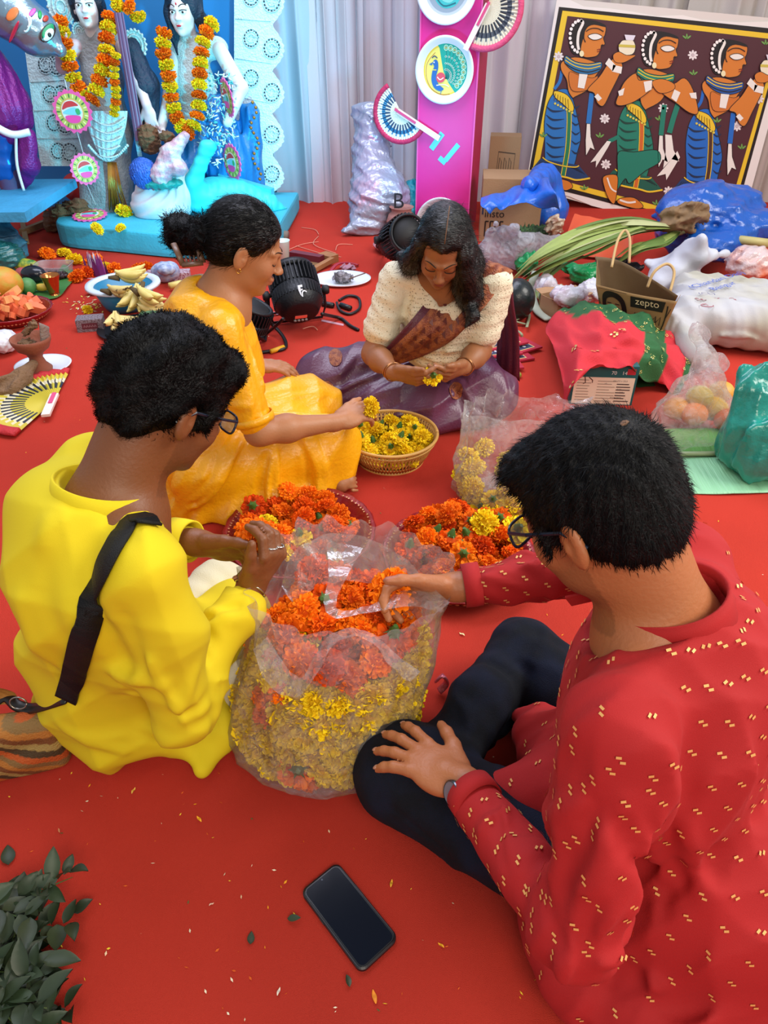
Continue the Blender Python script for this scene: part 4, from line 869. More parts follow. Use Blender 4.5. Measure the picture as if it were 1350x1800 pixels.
    MB().tube([neck + (0, 0, -.005) + .056*(math.cos(a)*rt + math.sin(a)*fw) + (0, 0, -.02*math.sin(a)) for a in np.linspace(0, 6.283, 30)], .0013, 5).build('neck_chain', M('gold', 'd8a850', .2, 1), root, True)
    # blouse and saree
    sat = M('yellow_satin', 'f0aa0c', .34, bump=(90, .25), vary=(9, .06), spec=.6)
    K = Field(.04); ch = neck + (-.03, 0, -.17)
    K.ell(ch - fw*.02 + (0, 0, .03), (.165, .12, .18), A, .04); K.ell(ch + fw*.05 + (0, 0, -.02), (.12, .08, .10), A, .04); K.cap(lsh, rsh, .048, None, .04); K.ell(pel + (0, 0, .08), (.17, .15, .16), A, .05)
    K.chain([rsh, rsh + (rel-rsh)*.86], [.054, .054], .02); K.chain([lsh, lsh + (lel-lsh)*.85], [.052, .052], .02)
    K.plane(rsh + (rel-rsh)*.86, rel-rsh, .004) if False else None
    K.cap(H.T(0, .0, -.07), neck + (.015, 0, -.01), .052, .064, .01, 'c'); K.ell(neck + fw*.07 + (0, 0, -.03), (.07, .05, .05), A, .01, 'c')
    cam0 = np.array((0, 0, CAMH))
    rg = random.Random(8)
    for i in range(16):   # pallu folds over the near shoulder and down the front
        a = rsh + rt*rg.uniform(-.05, .01) + (rg.uniform(-.02, .06), 0, rg.uniform(.0, .04)); b = pel + fw*rg.uniform(.08, .2) + rt*rg.uniform(-.02, .14) + (0, 0, rg.uniform(.06, .18)); m = K.hit((a+b)/2 + (rt + fw)*.3, -(rt+fw), 1)
        if m is not None: K.fold([a, m, b], .010, rg.choice((.007, -.006)), 4)
    limb_creases(K, rsh, rel, .054, 6, .004, .010, 3, .1, .9)
    K.noise = cloth(4, .007, 26, (1, 1, .5)); K.margin = .008; K.build('blouse_drape', sat, root, .005, zmin=.01)
    # sleeve hem ring
    bandring(rsh + (rel-rsh)*.90, rsh-rel, .051, .051, .02, .003, sat, 'sleeve_hem', root)
    D = Field(.05); lk, rk = np.array((-.235, 2.17, .13)), np.array((-.165, 1.89, .125))
    D.chain([pel + (.03, -.08, .02), rk], [.125, .095]); D.chain([pel + (.03, .10, .02), lk], [.125, .095]); D.ell((-.38, 1.98, .12), (.17, .16, .09), None); D.chain([rk + (0, .02, -.04), (-.20, 2.02, .07)], [.08, .06]); D.chain([rk, P(600, 830, .05)], [.08, .04])
    D.ell((-.45, 1.80, .02), (.24, .16, .10), None)
    for x, y in ((262, 900), (300, 925), (350, 925), (400, 915), (450, 905), (500, 890), (560, 885), (240, 860)): D.cap(P(x+12, y-90, .10), P(x, y-10, .012), .06, .022, .05)
    for i in range(34):
        t = i/33; x1 = 235 + 365*t + rg.uniform(-8, 8); y1 = 905 + 20*math.sin(t*2.2) - 50*max(0, t-.5)*1.2; x0 = 400 + 130*t; y0 = 740 + 60*math.sin(t*3)
        a, m, b = P(x0, y0, .22), P(x0*.45+x1*.55 + rg.uniform(-8, 8), y0*.45+y1*.55, .12), P(x1, y1, .02); am = rg.choice((.010, -.010, .013)); D.fold([a, m, b], .012, am, 4)
    for i in range(14):
        a = pel + (.10, rg.uniform(-.1, .1), .10); b = rk*(t := rg.random()) + lk*(1-t) + (.03, 0, .06); D.crease(a, b, .012, rg.choice((.006, -.007)))
    D.noise = cloth(9, .012, 20, (1, .5, .6)); D.margin = .01; D.build('saree_skirt', sat, root, .0052, zmin=.003)
    return root, fl
GIRLY, girl_flower = girl_yellow()
# ======================= girl in the white blouse and purple saree
def girl_purple():
    root = empty('person', (.12, 2.42, 0), 'girl in white eyelet blouse and purple saree, looking down at the flower she holds', 'person')
    H = Head((.172, 2.13, .655), -100, 38, roll=-6, sc=.93); B = Field(.02); yaw = math.radians(-97); fw = np.array((math.cos(yaw), math.sin(yaw), 0)); rt = np.array((fw[1], -fw[0], 0)); A = np.array([rt, fw, Z1])
    neck = np.array((.195, 2.245, .575)); H.skull(B, True); B.cap(H.T(0, -.030, -.05), neck + (0, 0, -.02), .046, .055, .03)
    rsh, lsh = neck + rt*.155 + (0, 0, -.055), neck - rt*.155 + (0, 0, -.055); pel = np.array((.20, 2.47, .12))
    rel, rwr = np.array((-.035, 2.20, .295)), P(693, 655, .30); lel, lwr = np.array((.315, 2.21, .30)), P(815, 645, .30)
    B.cap(neck + (0, 0, -.04), neck + (0, .04, -.12), .06, .085, .05); B.cap(neck + (0, 0, -.06), pel, .075, .09, .04); B.cap(lsh, rsh, .042, None, .04); arm(B, rsh, rel, rwr, (.040, .036, .034, .022)); arm(B, lsh, lel, lwr, (.040, .036, .034, .022))
    fl = P(760, 661, .31)
    tr, _ = hand(B, rwr, fl - rwr + (-.01, -.02, -.012), (.35, .75, .5), (.2, .1, 1), .92, curl=[(18, 28, 14), (26, 32, 18), (34, 38, 22), (40, 42, 26)], spread=3, tout=16, tcurl=8)
    tl, _ = hand(B, lwr, fl - lwr + (.01, -.02, -.008), (-.35, .75, .5), (-.2, .1, 1), .92, curl=[(18, 28, 14), (26, 32, 18), (34, 38, 22), (40, 42, 26)], spread=3, tout=16, tcurl=8)
    body = B.build('body', SKIN3, root, .0036, colf=H.skin('95603c', '8e4a44')); H.face_bits(B, root); nails(tr + tl, np.array((0, .3, -1.0)), body, .85)
    F = Field(.018); sc = H.sc; E = lambda c, r, k=None, op='u': F.ell(H.T(*c), np.array(r)*sc, H.R, k, op)
    E((0, -.016, .040), (.083, .104, .094)); E((0, -.05, -.02), (.075, .055, .075)); F.plane(H.T(0, .072, .052), H.f*.78 - H.u*.62, .012)
    for x in (-1, 1): E((x*.052, .094, .036), (.052, .05, .05), .02, 'c')
    E((0, .10, -.02), (.068, .05, .09), .015, 'c')
    lf = [H.T(.066, .045, .03), H.T(.080, .055, -.04), H.T(.088, .062, -.10), H.T(.10, .060, -.16), PY(832, 555, 2.10), PY(818, 575, 2.08)]; F.chain(lf, [.028, .032, .035, .030, .014, .004], .03)
    F.chain([H.T(.075, .0, .02), H.T(.095, .01, -.05), H.T(.10, .0, -.12), PY(842, 520, 2.15)], [.03, .034, .030, .012], .03)
    F.chain([H.T(-.070, .02, .03), H.T(-.088, .02, -.05), H.T(-.098, .0, -.10), PY(705, 450, 2.20)], [.026, .028, .030, .014], .03)
    F.chain([H.T(0, -.08, 0), neck + (0, .08, -.02), neck + (0, .10, -.12)], [.06, .06, .05], .03)
    F.noise = sines(.0012, 170, 3); sleek = M('sleek_black_hair', '060608'); ho = F.build('hair', sleek, root, .0042)
    def flow(p, n): L = H.loc(p + np.array(wloc(ho))); v = np.stack([L[:, 0]*.6, -.02+0*L[:, 0], -.12 - .3*np.abs(L[:, 0])], 1); top = (L[:, 2] > .07)[:, None]; v2 = np.stack([np.sign(L[:, 0])*.1, L[:, 1]*0, -.02+0*L[:, 0]], 1); return np.where(top, v2, v) @ H.R
    strands(ho, 'hair_strands', ho.data, HAIRS, flow, 14000, .030, .0004, 1, .02)
    pts = [F.hit(H.T(.004, y, .3), -H.u) for y in np.linspace(.062, -.05, 9)]; pts = [p + H.u*.0006 for p in pts if p is not None]
    MB().tube(pts, .0016, 5, flat=.6).build('hair_parting', M('scalp', '6b4a32', .7), root, True)
    wht = M('white_eyelet_cotton', 'e2d8bc', .85, bump=(220, .4))
    K = Field(.04); ch = neck + (0, .03, -.16)
    K.ell(ch, (.150, .10, .16), A, .04); K.ell(ch + fw*.05 + (0, 0, -.0), (.125, .07, .09), A, .04); K.cap(lsh, rsh, .048, None, .04); K.ell(ch + (0, .02, -.12), (.15, .11, .10), A, .04)
    K.chain([rsh, rsh + (rel-rsh)*.66], [.055, .062], .02); K.chain([lsh, lsh + (lel-lsh)*.70], [.055, .060], .02)
    K.cap(H.T(0, .0, -.07), neck + (.0, -.005, -.01), .052, .066, .01, 'c'); K.ell(neck + fw*.075 + (0, 0, -.035), (.05, .05, .075), A, .01, 'c')
    limb_creases(K, rsh, rel, .056, 5, .004, .010, 3, .1, .7); limb_creases(K, lsh, lel, .056, 5, .004, .010, 4, .1, .7)
    for i in range(10): rgx = random.Random(i); a = K.hit(ch + rt*rgx.uniform(-.05, .12) + fw*.4 + (0, 0, rgx.uniform(-.1, .08)), -fw, 1); \
        (K.crease(a, a + (rgx.uniform(-.05, .05), 0, -.08), .010, rgx.choice((.004, -.004))) if a is not None else None)
    K.noise = cloth(4, .0040, 34); blouse = K.build('blouse', wht, root, .005)
    # eyelet holes
    O, D = [], []
    for iz in range(26):
        z = .25 + iz*.013
        for ia in range(60): a = math.pi*1.0*(ia+.5*(iz % 2))/60 + math.pi; d = np.array((math.cos(a), math.sin(a), .1)); O.append(np.array((.195, 2.27, z)) + d*.35); D.append(-d)
    O, D = np.array(O), np.array(D); t = np.zeros(len(O))
    for _ in range(40): v = K.ev(O + D*t[:, None]); t += np.where(v > 3e-4, v*.7, 0)
    Pt = O + D*t[:, None]; ok = (np.abs(K.ev(Pt)) < .003); b = MB(); rg = random.Random(3)
    for p in Pt[ok]:
        if rg.random() < .3: continue
        g = K.grad(p); x, y, _ = frame(g); c = p + g*.0012 + x*rg.uniform(-.003, .003) + y*rg.uniform(-.003, .003); r = .0016; b.add([c + r*(math.cos(q)*x + math.sin(q)*y) for q in np.linspace(0, 5.5, 6)], [tuple(range(6))])
    o = b.build('eyelet', M('eyelet_shade', '8a7a5a', .9), blouse, fix=False); o['kind'] = 'stuff'
    # saree: skirt over crossed legs
    pur = M('purple_silk', '4c2440', .36, bump=(120, .2), c2='643852', vary=(5, 1), spec=.6)
    D = Field(.05); rk, lk = np.array((-.225, 2.42, .115)), np.array((.375, 2.30, .11))
    D.chain([pel + (-.08, 0, .0), rk], [.12, .10]); D.chain([pel + (.08, 0, 0), lk], [.12, .10]); D.ell((.10, 2.36, .10), (.21, .17, .09), None); D.chain([rk + (0, -.01, -.03), (.05, 2.25, .06)], [.085, .06]); D.chain([lk + (0, -.01, -.03), (.15, 2.22, .06)], [.085, .06]); D.ell((.12, 2.26, .04), (.26, .09, .07), None)
    D.ell((-.05, 2.50, .03), (.28, .15, .08), None); rg = random.Random(21)
    c0 = PY(745, 590, 2.33)
    for i in range(13):
        t = i/12; e = P(560 + 300*t, 730 + 12*math.sin(t*9), .02); m = np.array((c0*.5 + e*.5)) + (rg.uniform(-.01, .01), -.03, .07); am = rg.choice((.010, -.010)); D.fold([c0 + (rg.uniform(-.02, .02), 0, -.02), m, e], .011, am, 4)
    for x0, y0, x1, y1 in ((640, 600, 545, 640), (650, 625, 530, 665), (660, 660, 550, 700), (670, 690, 580, 725), (860, 650, 870, 700), (640, 585, 560, 610), (800, 700, 860, 735), (700, 700, 640, 740), (630, 640, 590, 700)): D.crease(P(x0, y0, .17), P(x1, y1, .10), .012, rg.choice((.009, -.009)))
    D.noise = cloth(3, .011, 22, (1, .5, 1)); D.margin = .01; sk = D.build('saree_skirt', pur, root, .0052, zmin=.003)
    cop = M('copper_brocade', 'a4613a', .35, .35, bump=(260, .5), c2='7c3f30', vary=(60, 1))
    # pallu: a broad band from the waist over her left shoulder and down behind
    Pl = Field(.03); A0, A1, A2, A3 = PY(655, 622, 2.26), PY(748, 560, 2.12), PY(800, 520, 2.13), lsh + (-.01, .0, .05)
    def onK(p): h = K.hit(np.array(p) + fw*.4, -fw, 1); return p if h is None else h + fw*.022
    b = MB(); rows = []
    L1 = cr([onK(PY(662, 628, 2.2)), onK(PY(690, 600, 2.15)), onK(PY(730, 560, 2.12)), onK(PY(765, 525, 2.12)), onK(PY(795, 492, 2.15)), lsh + (-.055, -.01, .065), lsh + (-.04, .06, .05), lsh + (-.0, .12, -.06), (.40, 2.42, .30), (.42, 2.46, .12)], 6)
    L2 = cr([onK(PY(700, 640, 2.2)), onK(PY(745, 630, 2.15)), onK(PY(790, 605, 2.13)), onK(PY(825, 570, 2.14)), onK(PY(850, 535, 2.18)), lsh + (.045, -.01, .035), lsh + (.06, .06, .0), lsh + (.08, .08, -.1), (.47, 2.36, .28), (.50, 2.40, .10)], 6)
    for i, (p, q) in enumerate(zip(L1, L2)): rows.append([p*(1-t) + q*t + fw*(.016*math.sin(math.pi*t) + .004*math.sin(t*20 + i*.2)) + (0, 0, .012*math.sin(math.pi*t)) for t in np.linspace(0, 1, 17)])
    n1, n2 = len(rows), 17; b.add([q for r in rows for q in r], [(i*n2+j, i*n2+j+1, (i+1)*n2+j+1, (i+1)*n2+j) for i in range(n1-1) for j in range(n2-1)])
    for k, f in enumerate(list(b.f)): b.m[k] = 0 if (k % 16) not in (0, 1, 2) and k//16 < 40 else 1
    po = b.build('pallu', [cop, M('maroon_silk', '561c2c', .4, bump=(200, .3))], root, True); sm = po.modifiers.new('thickness', 'SOLIDIFY'); sm.thickness = .003
    # triangles woven into the band
    tb = MB()
    for i in range(8, 22, 2):
        for j in (6, 9, 12):
            p, q, r = np.array(rows[i][j]), np.array(rows[i+1][j]), np.array(rows[i][j+2]); g = nrm(np.cross(q-p, r-p)); g = g if g @ fw > 0 else -g; tb.add([p + g*.003, q + g*.003, r + g*.003], [(0, 1, 2)])
    tb.build('woven_triangle', M('dark_copper', '5e2a24', .5, .2), po, fix=False)['kind'] = 'stuff'
    # paisley motifs on the skirt
    cam0 = np.array((0, 0, CAMH))
    for x, y, s_ in ((573, 692, 1), (590, 632, .8), (802, 690, .8)):
        b = MB(); rim = [];
        for i in range(14):
            a = 2*math.pi*i/14; r = 14*s_*(1 + .5*max(0, math.cos(a - 1.6))); p = D.hit(cam0, nrm(PD(x + r*math.cos(a), y - r*1.1*math.sin(a), 1) - cam0), 4)
            if p is not None: rim.append(p + D.grad(p)*.003)
        c = sum(rim)/len(rim); h = D.hit(c + (0, -.1, .2), nrm((0, .1, -.2))); c = h + D.grad(h)*.004; b.add([c] + rim, [(0, 1+i, 1+(i+1) % len(rim)) for i in range(len(rim))]); b.build('paisley_motif', cop, sk, fix=False)
    for s_, e_ in ((rwr, rel), (lwr, lel)):
        for k in (0, 1): ringbangle(s_ + (e_-s_)*(.03+.07*k), (e_-s_) + np.array((0, 0, .04*k)), .030, .002, M('bangle_gold', 'b07a50', .25, .8), 'bangle', root)
    return root, fl
GIRLP, purple_flower = girl_purple()
# ---------------------------------------------------------------- marigolds
def petals_mesh(name, seed, n, tip, base, flat=.8, ruf=.16, R=1.0, low=-.55):
    rg = np.random.RandomState(seed); b = MB(); tipc, basec = np.array(lin(tip)), np.array(lin(base))
    b.ball((0, 0, 0), (.62*R, .62*R, .62*R*flat), 8, 5, col=tuple(basec*.7+tipc*.3))
    for i in range(n):
        z = 1 - (1 - low) * (i + .5) / n; a = i * 2.39996 + rg.rand()*.3; r = math.sqrt(max(0, 1-z*z)); d = np.array([r*math.cos(a), r*math.sin(a), z]) + rg.randn(3)*.07; d /= np.linalg.norm(d)
        t = np.cross(d, rg.randn(3)); t /= np.linalg.norm(t); s_ = np.cross(d, t); k = R*(.88+.24*rg.rand()); w = R*.17*(.8+.5*rg.rand()); q = ruf*R*(rg.rand()-.5)
        sc = np.array((1, 1, flat)); pts = [d*.5*k - t*w*.4, d*.5*k + t*w*.4, d*.82*k - t*w + s_*q, d*.84*k + t*w - s_*q, d*.98*k - t*w*.6 - s_*q*1.6, d*1.02*k + s_*q*1.8, d*.97*k + t*w*.7 - s_*q]
        c0 = tuple(basec*.55+tipc*.45); v = .85+.3*rg.rand(); c1 = tuple(np.minimum(tipc*v, 1)); cs = [c0, c0, c1, c1, c1, c1, c1]
        m = len(b.v); b.v += [tuple(x*sc) for x in pts]; b.c += cs; b.f += [(m, m+1, m+3, m+2), (m+2, m+5, m+4), (m+2, m+3, m+5), (m+3, m+6, m+5)]; b.m += [0]*4
    return b.mesh(name, True)
ORM = M('orange_petals', rough=.75, attr=True, rnd=.16, spec=.2, sss=.0); YEM = M('yellow_petals', rough=.75, attr=True, rnd=.07, spec=.2)
GRN = M('flower_calyx_green', '3c6420', .5, vary=(30, .2))
PM = {}
for k_, tip, base, mt in (('orange', 'f4780a', 'b83204', ORM), ('deep', 'e85a06', '9c2404', ORM), ('yellow', 'f4d21a', 'c08a04', YEM)):
    PM[k_] = []
    for s_ in range(3):
        me = petals_mesh('marigold_head', 11*s_+3, 130, tip, base, .78 if s_ < 2 else .62); me.materials.append(mt); PM[k_].append(me)
cb = MB(); cb.lathe([(.10, -1.05), (.16, -.95), (.30, -.62), (.34, -.45)], n=8); cb.disc((0, 0, -1.05), .12, 8)
for i in range(6): a = i*1.047; cb.add([(.25*math.cos(a-.3), .25*math.sin(a-.3), -.62), (.25*math.cos(a+.3), .25*math.sin(a+.3), -.62), (.55*math.cos(a), .55*math.sin(a), -.42)], [(0, 1, 2)])
CALYX = cb.mesh('calyx'); CALYX.materials.append(GRN); CALYX.shade_smooth()
_fr = random.Random(77)
def flower(kind, loc, r, up=None, calyx=False, label=None, group=None, parent=None, name='marigold'):
    o = bpy.data.objects.new(name, PM[kind][_fr.randrange(3)]); COL.objects.link(o)
    if parent is not None: o.parent = parent; loc = np.array(loc) - np.array(wloc(parent))
    o.location = tuple(float(q) for q in loc); s_ = r * _fr.uniform(.9, 1.1); o.scale = (s_, s_, s_)
    if up is None: o.rotation_euler = (_fr.uniform(-.7, .7), _fr.uniform(-.7, .7), _fr.uniform(0, 6.28))
    else: o.rotation_euler = Vector(tuple(up)).to_track_quat('Z', 'Y').to_euler()
    if calyx:
        c = bpy.data.objects.new('calyx', CALYX); COL.objects.link(c); c.parent = o
    if label: tag(o, label, 'flower', group)
    return o
def pile(n, r, R, base, c, seed=0, ell=1.0, tight=1.62, cand=16):
    """drop n balls of radius r into a round dish of radius R(z); base(x, y) is its floor"""
    rg = random.Random(seed); P_ = np.zeros((0, 3))
    for i in range(n):
        best = None
        for _ in range(cand):
            a = rg.uniform(0, 6.283); q = math.sqrt(rg.random())*R; x, y = c[0] + q*math.cos(a), c[1] + q*math.sin(a)*ell; z = base(x, y) + r*.75
            if len(P_):
                dd = (P_[:, 0]-x)**2 + (P_[:, 1]-y)**2; m = dd < (tight*r)**2
                if m.any(): z = max(z, (P_[m, 2] + np.sqrt((tight*r)**2 - dd[m])*.82).max())
            if best is None or z + .12*math.hypot(x-c[0], y-c[1]) < best[3]: best = (x, y, z, z + .12*math.hypot(x-c[0], y-c[1]))
        P_ = np.vstack([P_, best[:3]])
    return P_
# ---- shallow red plates with printed rims
def red_plate(c, R, label, seed):
    root = empty('serving_plate', (c[0], c[1], 0), label, 'plate')
    n = 96; wob = lambda a, i: 1 + .008*math.sin(24*a)*(i > 2)
    MB().lathe([(.0, .004), (R*.70, .004), (R*.80, .012), (R*.92, .040), (R*.985, .050), (R*1.0, .046), (R*.95, .036), (R*.82, .006), (R*.7, 0), (0, 0)], (c[0], c[1], .002), n, wob=wob).build('dish', M('red_foil_plate', '8e1620', .3, .25, bump=(60, .25), coat=.4), root, True)
    b = MB(); rg = random.Random(seed)
    for i in range(90):          # gold flecked print on the rim
        a = 2*math.pi*i/90 + rg.uniform(-.02, .02)
        for rr in (.86, .93):
            q = R*(rr + rg.uniform(-.01, .01)); z = .052 if rr > .9 else .030; z = .006 + (rr-.80)/.12*.030 + .0035 if rr < .92 else .0475
            x, y = c[0] + q*math.cos(a), c[1] + q*math.sin(a); t = np.array((-math.sin(a), math.cos(a), 0)); rd = np.array((math.cos(a), math.sin(a), .25)); p = np.array((x, y, z)); w_, h_ = R*.016, R*.020
            b.add([p - t*w_, p - rd*h_*.6, p + t*w_, p + rd*h_], [(0, 1, 2, 3)])
    for i in range(64):
        a = 2*math.pi*i/64; t = np.array((-math.sin(a), math.cos(a), 0)); p = np.array((c[0]+R*.905*math.cos(a), c[1]+R*.905*math.sin(a), .026)); up = nrm(np.array((math.cos(a)*.35, math.sin(a)*.35, 1)))
        b.add([p - t*.006, p - up*.004, p + t*.006, p + up*.006], [(0, 1, 2, 3)])
    o = b.build('rim_print', M('gold_print', 'c8946a', .35, .4), root, fix=False); o['kind'] = 'stuff'
    return root
def spot(p, c, R):
    x, y = (p[0]-c[0])/R, (p[1]-c[1])/R; a = 'back' if y > .33 else 'front' if y < -.33 else 'middle'; b = 'left' if x < -.33 else 'right' if x > .33 else ''
    z = 'low' if p[2] < .05 else 'halfway up' if p[2] < .085 else 'high' if p[2] < .2 else 'on top'
    return f"{z} at the {a}{' ' + b if b else ''}"
def heap(c, R, n, r, mix, place, seed, calyx=.14, zf=lambda x, y: .012, dome=None):
    P_ = pile(n, r, R, zf, c, seed); rg = random.Random(seed)
    names = {'orange': 'orange', 'deep': 'deep orange', 'yellow': 'yellow'}
    for p in P_:
        k = rg.choices(list(mix), list(mix.values()))[0]; cx = rg.random() < calyx
        up = None
        if cx: up = -nrm((rg.uniform(-.4, .4), rg.uniform(-1, .1), 1.0))
        flower(k, p, r*rg.uniform(.95, 1.12), up, cx, f"{names[k]} marigold {'with calyx, ' if cx else ''}{spot(p, c, R).replace(' at the', ',')} {place}", f"{names[k]} marigolds {place}")
PLL, PLR = (-.235, 1.575), (.200, 1.475)
red_plate(PLL, .212, 'red patterned plate at left in front of the yellow saree, heaped with marigolds', 1); red_plate(PLR, .205, 'red patterned plate of marigolds beside the red sleeve and the clear bag', 2)
heap(PLL, .145, 44, .032, {'orange': 4, 'deep': 5, 'yellow': 1.3}, 'on the left red plate', 5)
heap(PLR, .150, 62, .032, {'orange': 6, 'deep': 3.5, 'yellow': .9}, 'on the right red plate', 6)
# ---- plastic basket of yellow marigolds
def basket():
    c = (.022, 2.03, 0); root = empty('basket', c, 'round beige slotted basket full of yellow marigolds', 'basket'); m = M('beige_basket_plastic', 'c89a50', .5, vary=(20, .1))
    MB().lathe([(0, .002), (.105, .002), (.112, .010), (.112, .0)], c, 48).build('base', m, root, True)
    for z, r, th in ((.095, .152, .0055), (.078, .147, .003), (.02, .117, .003)): MB().tube([(c[0]+r*math.cos(a), c[1]+r*math.sin(a), z) for a in np.linspace(0, 6.2832, 65)], th, 8).build('rim' if z > .09 else 'hoop', m, root, True)
    b = MB()
    for i in range(72):
        for s_ in (1, -1):
            a = 2*math.pi*i/72; p = []
            for t in np.linspace(0, 1, 4): q = a + s_*t*.16; r = .110 + (.150-.110)*t**.8; p.append((c[0]+r*math.cos(q), c[1]+r*math.sin(q), .006 + .088*t))
            b.tube(p, .0026, 4)
    o = b.build('woven_side', m, root, True)
    heap(c, .115, 46, .028, {'yellow': 1}, 'in the beige basket', 9, .22, lambda x, y: .010)
basket()
# ---- flowers held in the hands
flower('orange', red_flower + (-.012, -.012, .002), .043, (-.5, -.6, .6), False, 'single orange marigold in the hand of the man in red', None)
flower('orange', yel_flower + (-.006, -.012, .012), .036, (.2, -.7, .6), False, 'single orange marigold between the hands of the man in yellow', None)
flower('yellow', girl_flower, .030, (.8, -.3, .2), False, 'single yellow marigold in the hand of the girl in yellow satin', None)
flower('yellow', purple_flower, .030, -nrm((.15, -.7, .5)), True, 'single yellow marigold between the fingers of the girl in white blouse', None)
# ---- large clear bag in the middle
FILM = film('clear_plastic_film', alpha=.17, rough=.2, scale=26, bump=.7)
def bag_wall(prof, ctr, n=110, m=44, seed=0, wr=.012, fl=.0):
    """prof: list (t, rx, ry, z, dx, dy) along height; crumpled sheet round it"""
    rg = np.random.RandomState(seed); ks = [(rg.randint(3, 23), rg.uniform(-9, 9), rg.uniform(0, 6.28), rg.uniform(.3, 1)) for _ in range(16)]
    T = np.array([q[0] for q in prof]); A = np.array([q[1:] for q in prof])
    def fn(u, v):
        rx, ry, z, dx, dy = [np.interp(v, T, A[:, i]) for i in range(5)]; a = 2*math.pi*u; q = 0
        for k, l, ph, w_ in ks: q += w_*(1 - 2*abs(math.sin(.5*(k*a) + l*v + ph)))
        w_ = wr * (.25 + v) * q / 2.2; r = 1
        return np.array([ctr[0] + dx + (rx + w_)*math.cos(a), ctr[1] + dy + (ry + w_)*math.sin(a), max(.002, z + fl*v*(math.sin(3*a + 1) + .6*math.sin(7*a)) * .5 + w_*.4*v)])
    b = MB(); b.grid(fn, n, m, cu=True); return b
def big_bag():
    c = (-.085, .985); root = empty('plastic_bag', (c[0], c[1], 0), 'large open clear plastic bag full of marigolds standing in the middle of the group', 'bag')
    b = bag_wall([(0, .02, .02, .004, -.02, 0), (.08, .17, .175, .004, -.045, -.025), (.2, .205, .215, .045, -.04, -.022), (.5, .20, .205, .15, -.02, -.010), (.72, .192, .18, .25, .01, .01), (.88, .19, .168, .33, .015, .015), (1, .205, .175, .385, .02, .02)], c, seed=3, wr=.008, fl=.012)
    b.build('bag_wall', FILM, root, True)
    # back flap standing up and falling over, handles looping across the mouth
    def sheet(rows, nu, nv, seed, amp, name):
        g = np.array([cr(r, nu//(len(r)-1)) for r in rows]); cols = [cr(list(g[:, i]), nv//(len(rows)-1)) for i in range(g.shape[1])]; G = np.array(cols); rg = np.random.RandomState(seed)
        X, Y = G.shape[:2]; W_ = np.zeros((X, Y))
        for _ in range(9): k = rg.uniform(.1, .7); W_ += 1 - 2*np.abs(np.sin(np.arange(X)[:, None]*k + np.arange(Y)[None]*rg.uniform(-.25, .25) + rg.uniform(0, 6)))
        G = G + (W_*amp/3)[..., None]*np.array((.2, -.5, .8)); b = MB(); b.add(G.reshape(-1, 3), [(i*Y+j, i*Y+j+1, (i+1)*Y+j+1, (i+1)*Y+j) for i in range(X-1) for j in range(Y-1)]); return b.build(name, FILM, root, True)
    q = lambda x, y, z: P(x, y, z)
    sheet([[q(495, 1030, .33), q(520, 965, .40), q(600, 935, .42), q(700, 970, .42), q(790, 1060, .39)], [q(505, 1045, .33), q(540, 990, .375), q(610, 975, .385), q(690, 1005, .38), q(760, 1085, .36)], [q(515, 1060, .32), q(560, 1030, .335), q(620, 1020, .34), q(680, 1035, .335), q(745, 1100, .33)]], 44, 14, 1, .008, 'back_flap')
    sheet([[q(575, 950, .42), q(578, 1010, .40), q(570, 1060, .38), q(590, 1085, .37), q(650, 1075, .37), q(735, 1065, .38), q(780, 1075, .37)], [q(640, 960, .42), q(612, 1010, .40), q(592, 1055, .375), q(602, 1072, .37), q(650, 1062, .37), q(725, 1035, .38), q(775, 1045, .38)]], 60, 5, 2, .007, 'handle')
    sheet([[q(445, 1140, .37), q(470, 1200, .36), q(520, 1225, .35), q(560, 1180, .36), q(590, 1130, .37), q(640, 1120, .37), q(690, 1170, .35), q(720, 1200, .33)], [q(470, 1118, .37), q(500, 1165, .35), q(530, 1190, .34), q(555, 1150, .35), q(585, 1112, .36), q(640, 1105, .36), q(700, 1150, .34), q(740, 1180, .33)]], 70, 5, 3, .007, 'handle')
    rg = random.Random(4); pos = []
    for lv in range(6):
        z = .032 + lv*.037; n = 15 if lv < 5 else 17; rr = (.150, .168, .165, .160, .156, .150)[lv]
        for k in range(n):
            a = -math.pi*1.12 + 1.24*math.pi*(k + .5*(lv % 2))/n; sh = max(0, 1 - lv/5.); pos.append((c[0] - .042*sh + rr*math.cos(a), c[1] - .022*sh + rr*math.sin(a), z + rg.uniform(-.006, .006), lv))
    for p in pile(50, .031, .128, lambda x, y: .212, c, 4, 1.0, 1.55, 10): pos.append((*p, 9))
    for x, y, z, lv in pos:
        sp_ = spot((x, y, z), c, .15); cx = rg.random() < .09; p = (x, y, z)
        if lv < 6: k = 'yellow' if rg.random() < .94 else 'orange'; pl = 'inside the large bag'
        else: k = rg.choices(('orange', 'deep', 'yellow'), (7, 3, .8))[0]; pl = 'in the large bag mouth'
        nm = {'orange': 'orange', 'deep': 'deep orange', 'yellow': 'yellow'}[k]
        flower(k, p, .033*rg.uniform(.95, 1.12), -nrm((rg.uniform(-.4, .4), rg.uniform(-1, .1), .9)) if cx else None, cx, f"{nm} marigold {'with calyx ' if cx else ''}{sp_.replace(' at the', ',')} {pl}", f"{nm} marigolds {pl}")
big_bag()
